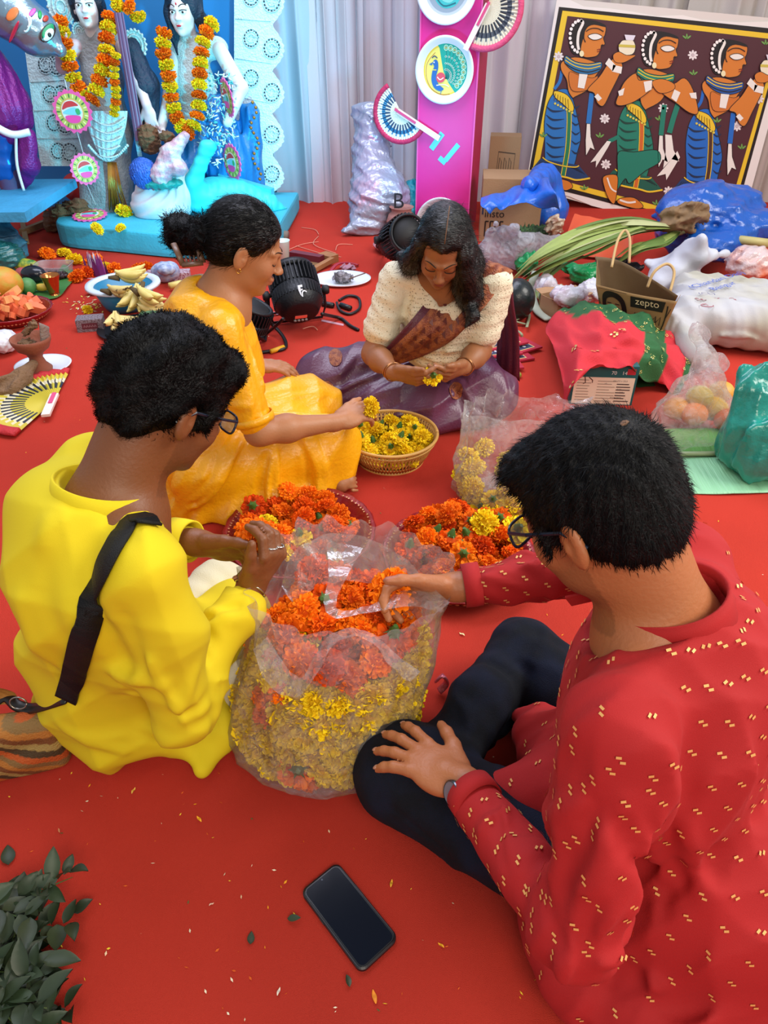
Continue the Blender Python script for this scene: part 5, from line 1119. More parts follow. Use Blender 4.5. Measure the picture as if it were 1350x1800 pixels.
def second_bag():
    c = (.365, 1.80); root = empty('plastic_bag', (c[0], c[1], 0), 'clear plastic bag of yellow marigolds slumped between the basket and the man in red', 'bag')
    b = bag_wall([(0, .02, .02, .004, 0, 0), (.1, .13, .12, .004, 0, 0), (.25, .165, .15, .05, 0, 0), (.5, .17, .15, .12, .01, 0), (.7, .17, .14, .17, .03, .03), (.85, .19, .13, .22, .05, .06), (1, .21, .11, .26, .07, .10)], c, seed=8, wr=.009, fl=.02); b.build('bag_wall', FILM, root, True)
    P_ = pile(58, .030, .125, lambda x, y: .005, c, 14, 1.0, 1.55, 10); rg = random.Random(9)
    for p in P_:
        if p[2] < .10 and (math.hypot(p[0]-c[0], p[1]-c[1]) < .08 or p[1] > c[1] + .06): continue
        cx = rg.random() < .12; flower('yellow', p, .032, -nrm((rg.uniform(-.4, .4), -.6, .9)) if cx else None, cx, f"yellow marigold {'with calyx ' if cx else ''}{spot(p, c, .125)} in the slumped bag", "yellow marigolds in the slumped clear bag")
second_bag()
# ---- phone
def phone():
    a, b_, d, c_ = P(590, 1519), P(528, 1568), P(700, 1655), P(640, 1719); ctr = (a+b_+c_+d)/4; ux = nrm(d - a); uy = nrm(np.cross(Z1, ux)); L_, W_ = .166, .080
    root = empty('smartphone', (ctr[0], ctr[1], 0), 'black smartphone lying face up on the red carpet in the foreground', 'phone'); R = np.array([ux, uy, Z1]).T
    def rr(l, w_, r, z0, z1, mat, name, ch=.0015):
        pts = [];
        for sx, sy, a0 in ((1, 1, 0), (-1, 1, 90), (-1, -1, 180), (1, -1, 270)):
            for k in range(7): t = math.radians(a0 + 15*k); pts.append((sx*(l/2-r) + r*math.cos(t), sy*(w_/2-r) + r*math.sin(t)))
        n = len(pts); b = MB(); vs = []
        for f, z in ((1-ch/w_*2, z0), (1, z0+ch), (1, z1-ch), (1-ch/w_*2, z1)): vs += [ctr*(1, 1, 0) + ux*x*f + uy*y*f + Z1*z for x, y in pts]
        b.add(vs, [(i*n+j, i*n+(j+1) % n, (i+1)*n+(j+1) % n, (i+1)*n+j) for i in range(3) for j in range(n)] + [tuple(range(n-1, -1, -1)), tuple(3*n+j for j in range(n))]); return b.build(name, mat, root)
    rr(L_, W_, .013, .001, .0105, M('phone_case', '1c1a1e', .35), 'case'); rr(L_-.006, W_-.006, .011, .010, .0112, M('phone_bezel', '08090c', .15), 'bezel', .0003); rr(L_-.011, W_-.011, .009, .0112, .0116, M('phone_screen', '060c1c', .12, spec=.15), 'screen', .0001)
    MB().disc(ctr*(1, 1, 0) - ux*(L_/2-.0095) + Z1*.0120, .0016, 12).build('front_camera', M('lens_dot', '22304a', .1), root)
    MB().box(ctr*(1, 1, 0) + uy*(-W_/2) + ux*(-.02) + Z1*.006, (.012, .0016, .003), R).build('power_button', M('phone_button', '30262a', .4), root); MB().box(ctr*(1, 1, 0) + uy*(W_/2) + ux*(-.02) + Z1*.006, (.024, .0016, .003), R).build('volume_button', M('phone_button', '30262a', .4), root)
phone()
# ---- curry leaves heap at lower left
def leafmesh(name, L_, W_, seed, mat, bend=.2):
    rg = random.Random(seed); b = MB(); n = 6; vs = []
    for i in range(n+1):
        t = i/n; w_ = W_*math.sin(math.pi*t**.8)**.9 + .0004; x = L_*t; z = bend*L_*math.sin(t*2.2); vs += [(x, -w_, z + .25*w_), (x, 0, z - .002), (x, w_, z + .25*w_)]
    b.add(vs, [(i*3+j, i*3+j+1, (i+1)*3+j+1, (i+1)*3+j) for i in range(n) for j in range(2)]); me = b.mesh(name); me.materials.append(mat); me.shade_smooth(); return me
LG = M('dark_green_leaf', '2a3822', .5, rnd=.25, vary=(60, .1)); LM = [leafmesh('leaf', .052, .012, 1, LG, .15), leafmesh('leaf', .045, .013, 2, LG, -.12), leafmesh('leaf', .038, .010, 3, LG, .3)]
def leaves():
    rg = random.Random(6); g = 'curry leaves heaped at lower left'
    root = empty('leafy_sprigs', P(20, 1680), 'heap of dark green curry leaf sprigs at the lower left of the carpet', 'leaves')
    o0 = wloc(root)
    for s_ in range(30):
        x, y = rg.uniform(-60, 28), rg.uniform(1520, 1830); p = P(x + (12 if 1600 < y < 1760 else -12), y, .01+rg.uniform(0, .07)); a = rg.uniform(0, 6.28); d = np.array((math.cos(a), math.sin(a), rg.uniform(-.1, .25))); L_ = .11
        st = MB(); pts = [p + d*L_*t + (0, 0, -.02*t*t) for t in np.linspace(0, 1, 5)]; st.tube(pts, [.0014]*4+[.0006], 5); so = st.build('stem', M('leaf_stem', '56703a', .6), root, True)
        for k in range(11):
            t = .1 + .9*k/10; q = p + d*L_*t; o = bpy.data.objects.new('leaf', LM[rg.randrange(3)]); COL.objects.link(o); o.parent = root; o.location = Vector(tuple(q)) - o0
            ang = a + (1.0 if k % 2 else -1.0) + rg.uniform(-.3, .3); o.rotation_euler = (rg.uniform(-.6, .6), rg.uniform(-.5, .35), ang); sc = rg.uniform(.8, 1.15); o.scale = (sc, sc, sc)
    for (x, y, r_) in ((130, 1605, .3), (440, 1660, .8), (505, 1615, 0), (615, 1735, 1), (15, 1520, 1)):
        o = bpy.data.objects.new('loose_leaf', LM[rg.randrange(3)]); COL.objects.link(o); o.location = tuple(P(x, y, .004)); sc = .9 if x in (130, 15) else .45; o.scale = (sc,)*3; o.rotation_euler = (.2, -.1, r_*2); tag(o, {130: 'largest loose leaf lying just right of the leaf heap', 440: 'small loose leaf left of the phone', 505: 'tiny loose leaf nearest the left edge of the phone', 615: 'small loose leaf just below the phone', 15: 'loose leaf at the upper end of the leaf heap'}[x], 'leaf')
leaves()
# ---- fallen petals and crumbs on the carpet
def petals_scatter():
    rg = random.Random(31); b = MB()
    pal = ['f0a010', 'f4d030', 'e8c8a0', 'f0e0c0', 'd85a10', '5a5a28']
    for i in range(420):
        x, y = rg.uniform(0, 1350), rg.choice((rg.uniform(1350, 1800), rg.uniform(820, 1350), rg.uniform(380, 800))); p = P(x, y, .0015); a = rg.uniform(0, 6.28); L_ = rg.uniform(.0015, .0045); w_ = L_*rg.uniform(.2, .5); d = np.array((math.cos(a), math.sin(a), 0)); t = np.array((-d[1], d[0], 0))
        b.add([p - d*L_, p + t*w_ + (0, 0, .001), p + d*L_ + (0, 0, .0015), p - t*w_], [(0, 1, 2), (0, 2, 3)], rg.choice(pal))
    o = b.build('carpet_crumbs', M('crumbs', rough=.8, attr=True), colors=True, fix=False); tag(o, 'tiny petal crumbs and husks strewn over the red carpet', 'crumbs', kind='stuff')
    for x, y, L_, c_, lb in ((350, 1440, .016, 'f0b020', 'curled yellow petal on the carpet below the yellow kurta'), (775, 1662, .012, 'f0b020', 'yellow petal bit to the right of the phone'), (688, 1553, .014, 'e8b030', 'yellow petal just above the right edge of the phone'), (658, 1752, .020, 'e89020', 'long orange petal below the phone'), (490, 1743, .012, 'e8dcc8', 'white chip of coconut on the carpet below left of the phone'), (372, 1590, .009, 'e8c0a8', 'pale pink petal left of the phone'), (812, 1115, .016, 'e8d8a0', 'pale dried floret on the carpet by the dark jeans'), (700, 1650, .008, 'e0d0b0', ''), (235, 1390, .014, 'e8c050', 'thin yellow petal below the hem of the yellow kurta'), (104, 1460, .010, 'd09060', 'thin brown petal at left below the patterned pouch')):
        if not lb: continue
        p = P(x, y, .002); a = rg.uniform(0, 3.1); d = np.array((math.cos(a), math.sin(a), 0)); t = np.array((-d[1], d[0], 0)); b = MB()
        b.grid(lambda u, v: p + d*(u-.5)*L_ + t*(v-.5)*L_*.35*math.sin(math.pi*min(.98, .1+u*.85)) + Z1*(.002*math.sin(u*6)+.0015*abs(v-.5)*2+.0005), 8, 3); o = b.build('fallen_petal', M('petal_' + c_, c_, .6), None, True); tag(o, lb, 'petal')
petals_scatter()
# ---- patterned pouch hanging at the hip of the man in yellow
def pouch():
    root = empty('sling_pouch', tuple(P(55, 1350)), 'brown and orange patterned cloth pouch beside the yellow kurta', 'bag'); F = Field(.03)
    F.rbox(P(30, 1310, .07), (.085, .03, .075), np.array([nrm((1, .3, 0)), nrm((-.3, 1, 0)), Z1]), .02); F.noise = sines(.004, 40, 2)
    c0 = np.array([lin(q) for q in ('7a4a22', 'b87830', '8a6a3a', 'c05a20', '4a3a20', 'a89050')])
    def colf(V): t = V @ np.array((8., 3., 26.)) + np.sin(V @ np.array((30., 10., 5.)))*.5; k = (np.floor(t*2.2 + np.sin(V[:, 0]*60)*.4)).astype(int) % 6; return c0[k]
    F.build('pouch_body', M('striped_brocade', rough=.7, attr=True, bump=(300, .5)), root, .004, zmin=.002, colf=colf)
    blk = M('black_leather', '14110f', .4); p0, p1 = P(0, 1240, .14), P(48, 1240, .16); MB().tube(cr([P(-20, 1248, .13), P(10, 1225, .15), P(30, 1240, .15), P(60, 1245, .155), strap_end + (0, 0, .0)], 5), .011, 8, flat=.35).build('strap_end', blk, root, True)
    for x, y in ((32, 1236), (98, 1222)): p = P(x, y, .165); MB().tube([p + np.array((.016*math.cos(a), .004*math.sin(a), .012*math.sin(a))) for a in np.linspace(0, 6.28, 20)], .0016, 6).build('metal_ring', M('steel_ring', '9a948c', .25, .9), root, True)
    MB().grid(lambda u, v: P(0, 1215, .18) + np.array((.05*u-.03, .01*math.sin(v*3), -.05*v + .01*math.sin(u*3))), 6, 6).build('flap', M('amber_cloth', 'a8702c', .6, bump=(80, .4)), root, True)
pouch()
# ---------------------------------------------------------------- idols and stage at the left
CY = M('cyan_distemper', '3fb4d0', .6, vary=(6, .08), bump=(60, .2)); LACE = M('cyan_lit_lace', 'c4e2e6', .6, bump=(90, .9), vary=(40, .12)); BBD = M('blue_backboard', '1a78b8', .6)  # LACE: white lace with some of the cyan lamplight put into its colour
def slab(name, pts, z0, z1, mat, parent=None, bev=.02):
    b = MB(); n = len(pts); c = np.mean(np.array(pts), 0); vs = []
    for z, f in ((z0, .99), (z0+bev, 1), (z1-bev, 1), (z1-bev*.3, .995), (z1, .985)): vs += [(c[0]+(x-c[0])*f, c[1]+(y-c[1])*f, z) for x, y in pts]
    b.add(vs, [(i*n+j, i*n+(j+1) % n, (i+1)*n+(j+1) % n, (i+1)*n+j) for i in range(4) for j in range(n)] + [tuple(range(n-1, -1, -1)), tuple(4*n+j for j in range(n))]); return b.build(name, mat, parent, False)
pl = slab('stage_plinth', [tuple(q[:2]) for q in cr([(-2.03, 5.35), (-2.04, 4.9), (-2.02, 4.60), (-1.92, 4.46), (-1.6, 4.36), (-1.2, 4.24), (-.85, 4.22), (-.66, 4.35), (-.62, 4.8), (-.60, 5.35)], 4)], .008, .135, CY); tag(pl, 'long rounded cyan plinth carrying the clay idols', 'platform')
bb = MB(); bb.box((-2.3, 5.50, 1.1), (3.0, .03, 2.2)); o = bb.build('backboard', BBD); tag(o, 'bright blue board standing behind the idols', 'board')
def lace(label, quad, th, cat='panel', scal=0, name='lace_panel', mat=None, nholes=60, seed=1):
    """quad: 4 corners (3D) tl tr br bl, scalloped on the right edge; raised swirls and drilled rounds"""
    tl, tr, br, bl = [np.array(q, float) for q in quad]; nrm_ = nrm(np.cross(tr-tl, bl-tl)); root = empty(name, bl, label, cat); mat = mat or LACE
    f = lambda u, v: (tl*(1-u) + tr*u)*(1-v) + (bl*(1-u) + br*u)*v
    b = MB(); rows = 90; vs = []
    for j in range(rows+1):
        v = j/rows; e = 1 + (scal and (.55*scal*abs(math.sin(v*math.pi*5.5)) + .03*scal*math.sin(v*300))); vs += [f(0, v), f(.5*e, v), f(e, v)]
    fs = [(j*3+i, j*3+i+1, (j+1)*3+i+1, (j+1)*3+i) for j in range(rows) for i in range(2)]; b.add(vs, fs); o = b.build('panel_sheet', mat, root); sm = o.modifiers.new('t', 'SOLIDIFY'); sm.thickness = th
    rg = random.Random(seed); b = MB(); hb = MB(); H_ = np.linalg.norm(bl-tl); W_ = np.linalg.norm(tr-tl); fr = -nrm_ if nrm_[1] > 0 else nrm_
    nv = 6 if scal else 5
    for k in range(nv):
        for (u, v, r) in ((1.0 if scal else .7, (k+.5)/5.5 if scal else (k+.5)/nv, .055), (.45, (k+.45)/nv, .05)):
            if v > 1: continue
            c = f(u, v) + fr*.011
            for rr in (1, .72, .42): b.tube([c + r*rr*(math.cos(a)*nrm(tr-tl) + math.sin(a)*nrm(bl-tl)) for a in np.linspace(0, 6.28, 17)], .0032, 4)
            for q in range(16):
                a = q*.393; hc = c + r*.86*(math.cos(a)*nrm(tr-tl) + math.sin(a)*nrm(bl-tl)); hb.ball(hc, (.006, .002, .006), 5, 3)
            for q in range(5):
                a = q*1.257; b.tube([c + r*t*.95*(math.cos(a+t*1.4)*nrm(tr-tl) + math.sin(a+t*1.4)*nrm(bl-tl)) for t in np.linspace(.2, 1, 5)], .0028, 4)
        v = k/nv; b.tube([f(.03, v) + fr*.010, f(.97, v) + fr*.010], .003, 4)
    b.tube([f(.08, 0) + fr*.003, f(.08, 1) + fr*.003], .0035, 4); b.build('raised_swirls', mat, root, True)['kind'] = 'stuff'; hb.build('pierced_dots', M('dark_piercing', '2a3a44', .8), root)['kind'] = 'stuff'; return root
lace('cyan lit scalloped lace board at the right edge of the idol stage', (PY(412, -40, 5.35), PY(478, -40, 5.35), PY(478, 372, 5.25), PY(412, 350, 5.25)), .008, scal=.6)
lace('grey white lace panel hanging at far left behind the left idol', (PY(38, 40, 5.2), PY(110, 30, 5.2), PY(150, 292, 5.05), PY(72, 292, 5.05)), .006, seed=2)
# ---- idols
WHITE = M('white_painted_clay', 'dbe0e4', .4, attr=False); BHAIR = M('idol_hair', '0c2c44', .5, bump=(90, .8)); VELV = M('navy_velvet', '0e2a44', .6, bump=(60, .8))
def idol_face(H, root, skin):
    B = Field(.02); H.skull(B, True); B.cap(H.T(0, -.03, -.05), H.T(0, -.04, -.18), .045*H.sc, .05*H.sc, .02); B.build('head', skin, root, .006)
    dk = M('ink_line', '101418', .5); w_ = M('eye_white', 'f4f4f4', .3)
    for x in (-1, 1):
        MB().ball(H.T(x*.031, .084, .006), (.017*H.sc, .004, .0085*H.sc), 12, 6, np.array(H.R).T).build('eye_white', w_, root, True); MB().ball(H.T(x*.031, .089, .006), (.0065*H.sc, .003, .0065*H.sc), 10, 6, np.array(H.R).T).build('iris', dk, root, True)
        MB().tube([H.T(x*(.012+.042*t), .094-.016*t*t, .032+.012*math.sin(t*2.6)) for t in np.linspace(0, 1, 6)], .0028*H.sc, 5).build('painted_brow', dk, root, True); MB().tube([H.T(x*(.012+.040*t), .094-.016*t*t, .012+.006*math.sin(t*2.8)) for t in np.linspace(0, 1, 6)], .0020*H.sc, 5).build('eye_line', dk, root, True)
    MB().ball(H.T(0, .097, -.058), (.015*H.sc, .005, .006*H.sc), 10, 5, np.array(H.R).T).build('lips', M('red_lips', 'c81e34', .4), root, True); MB().ball(H.T(0, .094, .045), (.005*H.sc, .003, .007*H.sc), 8, 5, np.array(H.R).T).build('forehead_mark', M('red_lips', 'c81e34'), root, True)
def garland(path, r, kinds, label):
    pts = cr(path, 12); d = [0]
    for i in range(1, len(pts)): d.append(d[-1] + np.linalg.norm(pts[i]-pts[i-1]))
    root = empty('marigold_garland', min(path, key=lambda q: q[2]), label, 'garland'); n = int(d[-1]/(r*1.18)); 
    for i in range(n):
        t = d[-1]*(i+.5)/n; p = np.array([np.interp(t, d, [q[k] for q in pts]) for k in range(3)]); q = np.array([np.interp(min(t+.02, d[-1]), d, [q[k] for q in pts]) for k in range(3)]); o = flower(kinds[i % len(kinds)], p, r, tuple(nrm(q-p + 1e-5)), parent=root, name='flower'); o.scale = (r*1.0, r*1.0, r*1.05)
def idol1():
    Y = 4.95; root = empty('clay_idol', PY(190, 372, Y), 'left clay idol with white face, white lace dress and marigold garland', 'idol'); q = lambda x, y, d=0: PY(x, y, Y + d)
    H = Head(q(153, 12, -.04), -82, -2, sc=.92); idol_face(H, root, WHITE)
    h = Field(.03); h.ell(H.T(0, -.03, .05), (.095, .095, .10), H.R); h.cap(H.T(.07, -.03, 0), q(192, 75, .02), .035, .03); h.cap(H.T(-.07, -.03, 0), q(150, 85, .06), .03, .025); h.ell(H.T(0, .09, -.02), (.062, .05, .10), H.R, .01, 'c'); h.noise = sines(.006, 60, 3); h.build('hair', BHAIR, root, .009)
    D = Field(.05); D.chain([q(170, 75, .03), q(180, 140, .03), q(188, 230), q(190, 365, -.02)], [.09, .11, .14, .17]); D.cap(q(135, 78, .0), q(215, 75, .03), .06, .06); D.noise = sines(.007, 45, 5, (1, 1, .2)); D.build('dress', M('silver_lace_dress', '9aa4a8', .5, bump=(70, .9), vary=(30, .15)), root, .010)
    A = Field(.02); A.chain([q(132, 82, -.06), q(110, 118, -.12), q(104, 92, -.16)], [.04, .034, .026]); hd, _ = hand(A, q(104, 92, -.16), (-.05, -.1, 1), (.2, -1, 0), (1, 0, 0), .9, curl=[(10, 15, 10)]*4)
    A.chain([q(215, 82, -.02), q(245, 150, -.08), q(258, 185, -.12)], [.04, .034, .026]); hand(A, q(258, 187, -.12), (.15, -.1, -1), (0, 1, .2), (-1, 0, 0), 1.0, curl=[(10, 12, 10)]*4); A.build('arms', M('pink_white_clay', 'd8c4cc', .45), root, .007)
    L = Field(.02); L.chain([q(232, 85, -.03), q(252, 150, -.02), q(262, 250, .02)], [.05, .09, .07]); L.noise = sines(.006, 60, 6, (1, 1, .4)); L.build('velvet_cape', VELV, root, .010)
    MB().grid(lambda u, v: q(200 + 18*u + 38*v + 3*math.sin(u*12), 22 + 226*v, -.17 - .012*math.sin(u*15)), 16, 14).build('mauve_sash', M('mauve_satin', '7a5c80', .4), root, True)
    MB().grid(lambda u, v: q(214 + 8*u + 28*v, 100 + 175*v, -.165), 4, 14).build('sash_border', M('blue_white_trim', '7fc0d4', .6, bump=(150, .9)), root, True)
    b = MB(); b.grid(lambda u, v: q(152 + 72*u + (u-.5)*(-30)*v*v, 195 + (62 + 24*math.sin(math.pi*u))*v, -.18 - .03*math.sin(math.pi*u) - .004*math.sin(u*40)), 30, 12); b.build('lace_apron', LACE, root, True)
    b = MB()
    for k in range(5): b.tube([q(158 + 66*t + 0, 205 + k*14 + 16*math.sin(math.pi*t), -.20 - .03*math.sin(math.pi*t)) for t in np.linspace(.04+k*.05, .96-k*.05, 12)], .005, 5)
    for k in range(26): b.ball(q(156 + 68*(k/25), 256 + 26*math.sin(math.pi*k/25), -.20), .009, 6, 4)
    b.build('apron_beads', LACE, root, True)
    for x, y, r in ((108, 12, .075), (140, 55, .035), (238, 78, .062)):
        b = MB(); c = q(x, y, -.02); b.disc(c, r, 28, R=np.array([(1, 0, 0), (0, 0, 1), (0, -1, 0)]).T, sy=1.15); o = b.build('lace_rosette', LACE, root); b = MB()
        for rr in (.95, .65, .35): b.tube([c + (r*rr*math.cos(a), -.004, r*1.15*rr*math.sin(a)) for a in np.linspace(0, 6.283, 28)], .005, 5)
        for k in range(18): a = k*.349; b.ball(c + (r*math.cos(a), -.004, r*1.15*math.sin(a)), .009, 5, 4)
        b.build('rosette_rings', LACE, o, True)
    b = MB()
    rg = random.Random(3)
    for k in range(46): x = 196 + rg.uniform(-3, 3); a = rg.uniform(-1, 1); b.tube([q(x + a*6, 285, -.19), q(x + 5 + a*10, 330, -.20), q(208 + a*17, 368 + rg.uniform(-5, 3), -.19 - rg.uniform(0, .04))], .0022, 4)
    b.build('gold_tassel', M('gold_tinsel', 'a8742a', .35, .5), root, True)
    garland([q(103, 28, -.12), q(112, 70, -.17), q(124, 118, -.20), q(135, 150, -.22), q(158, 178, -.24), q(172, 150, -.22), q(186, 100, -.2), q(188, 60, -.17), q(196, 22, -.12)], .046, ['orange', 'yellow'], 'orange and yellow marigold garland round the neck of the left idol'); garland([q(196, 8, -.1), q(222, 8, -.12), q(240, 22, -.1), q(246, 40, -.1)], .044, ['yellow', 'orange'], 'short marigold string over the left idol shoulder at the picture top'); garland([q(204, 90, -.24), q(200, 130, -.25), q(204, 165, -.25), q(200, 205, -.24)], .028, ['yellow', 'orange', 'yellow'], 'thin marigold string hanging down the front of the left idol')
idol1()
def idol2():
    Y = 5.12; root = empty('clay_idol', PY(400, 345, Y), 'right clay idol under cyan light with blue skirt and marigold garland', 'idol'); q = lambda x, y, d=0: PY(x, y, Y + d)
    H = Head(q(322, 22, -.06), -98, 2, sc=1.0); idol_face(H, root, WHITE)
    h = Field(.03); h.ell(H.T(0, -.03, .05), (.105, .10, .105), H.R); h.cap(H.T(.07, -.03, 0), q(372, 70, .03), .04, .035); h.chain([H.T(-.08, 0, 0), q(306, 60, -.02), q(316, 95, -.04)], [.035, .032, .02]); h.ell(H.T(0, .09, -.02), (.066, .05, .10), H.R, .01, 'c'); h.noise = sines(.006, 60, 3); h.build('hair', BHAIR, root, .009)
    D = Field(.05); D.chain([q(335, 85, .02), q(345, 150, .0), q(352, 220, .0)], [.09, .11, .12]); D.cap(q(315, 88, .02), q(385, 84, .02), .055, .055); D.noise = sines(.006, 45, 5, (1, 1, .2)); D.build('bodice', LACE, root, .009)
    K = Field(.04); K.chain([q(372, 200, .0), q(405, 290, -.02), q(400, 345, -.08)], [.13, .16, .14]); K.cap(q(440, 200, .04), q(445, 335, .0), .07, .08); K.cap(q(352, 240, -.06), q(330, 300, -.14), .10, .09); K.noise = sines(.012, 40, 6, (1, .3, .15), True); K.build('blue_skirt', M('blue_satin', '1878c0', .35, bump=(50, .3)), root, .010)
    A = Field(.02); A.chain([q(386, 88, -.02), q(424, 155, -.08), q(400, 215, -.18)], [.045, .042, .03]); A.chain([q(312, 95, 0), q(296, 170, -.12), q(285, 218, -.2)], [.04, .034, .028]); hand(A, q(283, 222, -.2), (-.3, -.5, -.6), (0, .5, -1), (1, 0, 0), .95, curl=[(20, 20, 15)]*4); A.build('arms', WHITE, root, .008)
    b = MB(); rg = random.Random(5)
    for k in range(240):
        x, y = rg.uniform(352, 415), rg.uniform(125, 290); c = q(x, y, -.19 + .002*abs(x-384) - .0004*(y-125)); a = rg.uniform(0, 6.28); b.tube([c, c + (.022*math.cos(a), -.016, .022*math.sin(a))], [.006, .002], 4, col=rg.choice(('dfe8ea', 'a8dce0', '58c0c8', 'dfe8ea')))
    b.build('paper_flower_ruff', M('paper_ruff', rough=.6, attr=True), root, True, colors=True)['kind'] = 'stuff'
    garland([q(290, 48, -.12), q(286, 85, -.17), q(296, 130, -.2), q(302, 175, -.2), q(312, 210, -.22), q(330, 232, -.25), q(345, 212, -.24), q(350, 170, -.22), q(352, 120, -.2), q(358, 70, -.15), q(376, 35, -.1)], .046, ['orange', 'yellow'], 'orange and yellow marigold garland round the neck of the right idol')
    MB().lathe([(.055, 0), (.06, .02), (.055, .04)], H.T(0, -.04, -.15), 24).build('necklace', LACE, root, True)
    b = MB(); rg = random.Random(2)
    for k in range(18): b.ball(q(444 + 6*math.sin(k) + k*.6, 180 + k*9, -.08), .010, 6, 4)
    b.build('gold_border', M('gold_tinsel', 'a8742a'), root, True)
idol2()
def swans():
    Y = 4.72; q = lambda x, y, d=0: PY(x, y, Y+d)
    F = Field(.03); F.ell(q(285, 360), (.19, .15, .14), None); F.ell(q(272, 335, .02), (.11, .12, .12), None); F.ell(q(318, 335), (.10, .10, .12), None); F.ell(q(310, 300, .03), (.07, .07, .08), None)
    F.noise = lambda X: .004*np.sin(np.sqrt(((X - q(262, 330).astype(np.float32))**2).sum(-1))*150 + X[..., 0]*8)
    o = F.build('swan_figure', M('pinkish_white_clay', 'd8ccd4', .5, stretch=(1, 1, 3), vary=(6, .1)), None, .007, zmin=.135); tag(o, 'pinkish white clay swan with combed feathers, sitting on the cyan plinth', 'statue')
    F = Field(.03); c = q(385, 350, .10); F.ell(c, (.20, .14, .13), None); F.chain([q(352, 345, .02), q(340, 320, -.03), q(352, 290, -.04), q(362, 265, -.04)], [.10, .055, .040, .042], .02); F.ell(q(366, 258, -.05), (.05, .035, .04), None); F.cap(q(372, 256, -.06), q(384, 252, -.09), .016, .008); F.chain([q(420, 345, .1), q(470, 360, .12), q(500, 372, .15)], [.10, .07, .03], .03)
    F.noise = lambda X: .0018*np.sin(np.sqrt(((X - q(350, 330).astype(np.float32))**2).sum(-1))*130)
    o = F.build('swan_figure', M('turquoise_clay', '38c4cc', .45), None, .007, zmin=.135); tag(o, 'turquoise clay swan with curved neck beside the blue skirt', 'statue')
    # wooden ledge with a letter
    L = empty('stage_board', q(440, 350, .2), 'long cyan and mauve board with a small letter beside the turquoise swan', 'board'); a, b_ = q(388, 318, .22), q(480, 345, .12); d = nrm(b_-a); R = np.array([d, nrm(np.cross(Z1, d)), Z1]).T
    MB().box((a+b_)/2, (np.linalg.norm(b_-a), .05, .09), R).build('plank', CY, L); MB().box((a+b_)/2 + (0, -.028, -.005), (np.linalg.norm(b_-a)*.9, .004, .045), R).build('mauve_strip', M('mauve_paint', '9a7a98', .6), L)
    # cloth bundles between the idols
    for nm, lb, x, y, r, m_, s_, rot in (('folded_cloth', 'ribbed blue cloth bundle on the back of the white swan', 253, 305, (.085, .07, .09), M('ribbed_blue', '2a58b4', .5, bump=(90, .5)), 120, 0), ('folded_cloth', 'teal cloth under the pink wrapped bundle', 285, 322, (.13, .07, .035), M('teal_cloth', '128a86', .5, bump=(60, .5)), 40, 1)):
        F = Field(.02); F.ell(q(x, y, -.10), r, None); F.noise = sines(.006, s_, 3, (1, 1, 3), True); tag(F.build(nm, m_, None, .006), lb, 'cloth')
    F = Field(.02); F.chain([q(283, 308, -.12), q(300, 270, -.10), q(325, 240, -.08)], [.065, .055, .03]); F.ell(q(312, 295, -.12), (.06, .05, .05), None); F.noise = sines(.003, 50, 9, (1, 1, 1), True)
    tag(F.build('wrapped_bundle', M('pink_white_foil', 'c08a9c', .3, c2='d8c8cc', vary=(16, 1), bump=(60, .6)), None, .006), 'pink and silver wrapped bundle held in the lap of the right idol', 'bundle')
    F = Field(.02); F.ell(q(262, 245, .05), (.07, .06, .09), None); F.ell(q(293, 240, -.02), (.05, .05, .04), None); F.noise = sines(.008, 70, 9, (1, 1, 1), True); tag(F.build('straw_clump', M('brown_straw', '6a4a30', .8, bump=(80, 1)), None, .008), 'brown straw clump below the hand of the left idol', 'straw')
swans()
def medallion(c, r, ux, uy, label):
    n_ = nrm(np.cross(ux, uy)); root = empty('paper_medallion', c, label, 'ornament'); n = 72; ring = [(r*(1 + .06*math.cos(18*a))*math.cos(a), r*(1 + .06*math.cos(18*a))*math.sin(a)) for a in np.linspace(0, 6.283, n+1)[:-1]]
    MB().prism(ring, c, ux, uy, .006).build('scalloped_disc', M('pink_card', 'e85aa0', .5), root); C = Canvas(lambda x, y: c + ux*x*r + uy*y*r + n_*.006, n_, .0012)
    C.ell((0, 0), .84, .84, 'b8c060', 1, n=30); 
    for k in range(24): a = k*.2618; C.ell((.74*math.cos(a), .74*math.sin(a)), .11, .035, 'e8e4a0' if k % 2 else '3a7a3a', 2, math.degrees(a))
    C.ell((0, 0), .60, .60, 'e8b070', 3, n=30); C.ell((0, 0), .55, .55, 'd8e4e0', 4, n=30); C.poly([(-.5, .1), (-.3, .42), (.1, .5), (.4, .3), (.1, .25), (-.2, .2)], 'c83a40', 5, 4); C.poly([(-.5, -.05), (-.2, .12), (.2, .2), (.5, .0), (.3, -.15), (-.2, -.12)], '78c8d8', 6, 4); C.poly([(-.38, -.2), (.38, -.2), (.25, -.5), (-.25, -.5)], 'e84aa0', 6, 4); C.poly([(.2, .1), (.4, .15), (.42, -.1), (.25, -.12)], '3aa868', 7, 3)
    C.build('printed_picture', PAINT, root)
X1, Zu = np.array((1., 0, 0)), np.array((0, 0, 1.))
medallion(PY(128, 196, 4.55), .105, X1, Zu, 'largest round pink scalloped medallion hanging left of the idols'); medallion(PY(149, 297, 4.6), .085, nrm((.7, .6, 0)), Zu, 'middle pink medallion hanging on the string above the plinth'); medallion(P(158, 379, .15), .10, nrm((1, .1, 0)), nrm((-.1, 1, .12)), 'pink medallion lying flat on the cyan plinth')
medallion(PY(400, 172, 4.9), .10, nrm((.45, -.8, 0)), nrm((-.1, 0, 1)), 'upper pink medallion hung edge on over the blue skirt'); medallion(PY(409, 285, 4.85), .10, nrm((.6, -.7, 0)), Zu, 'lower pink medallion hung over the blue skirt')
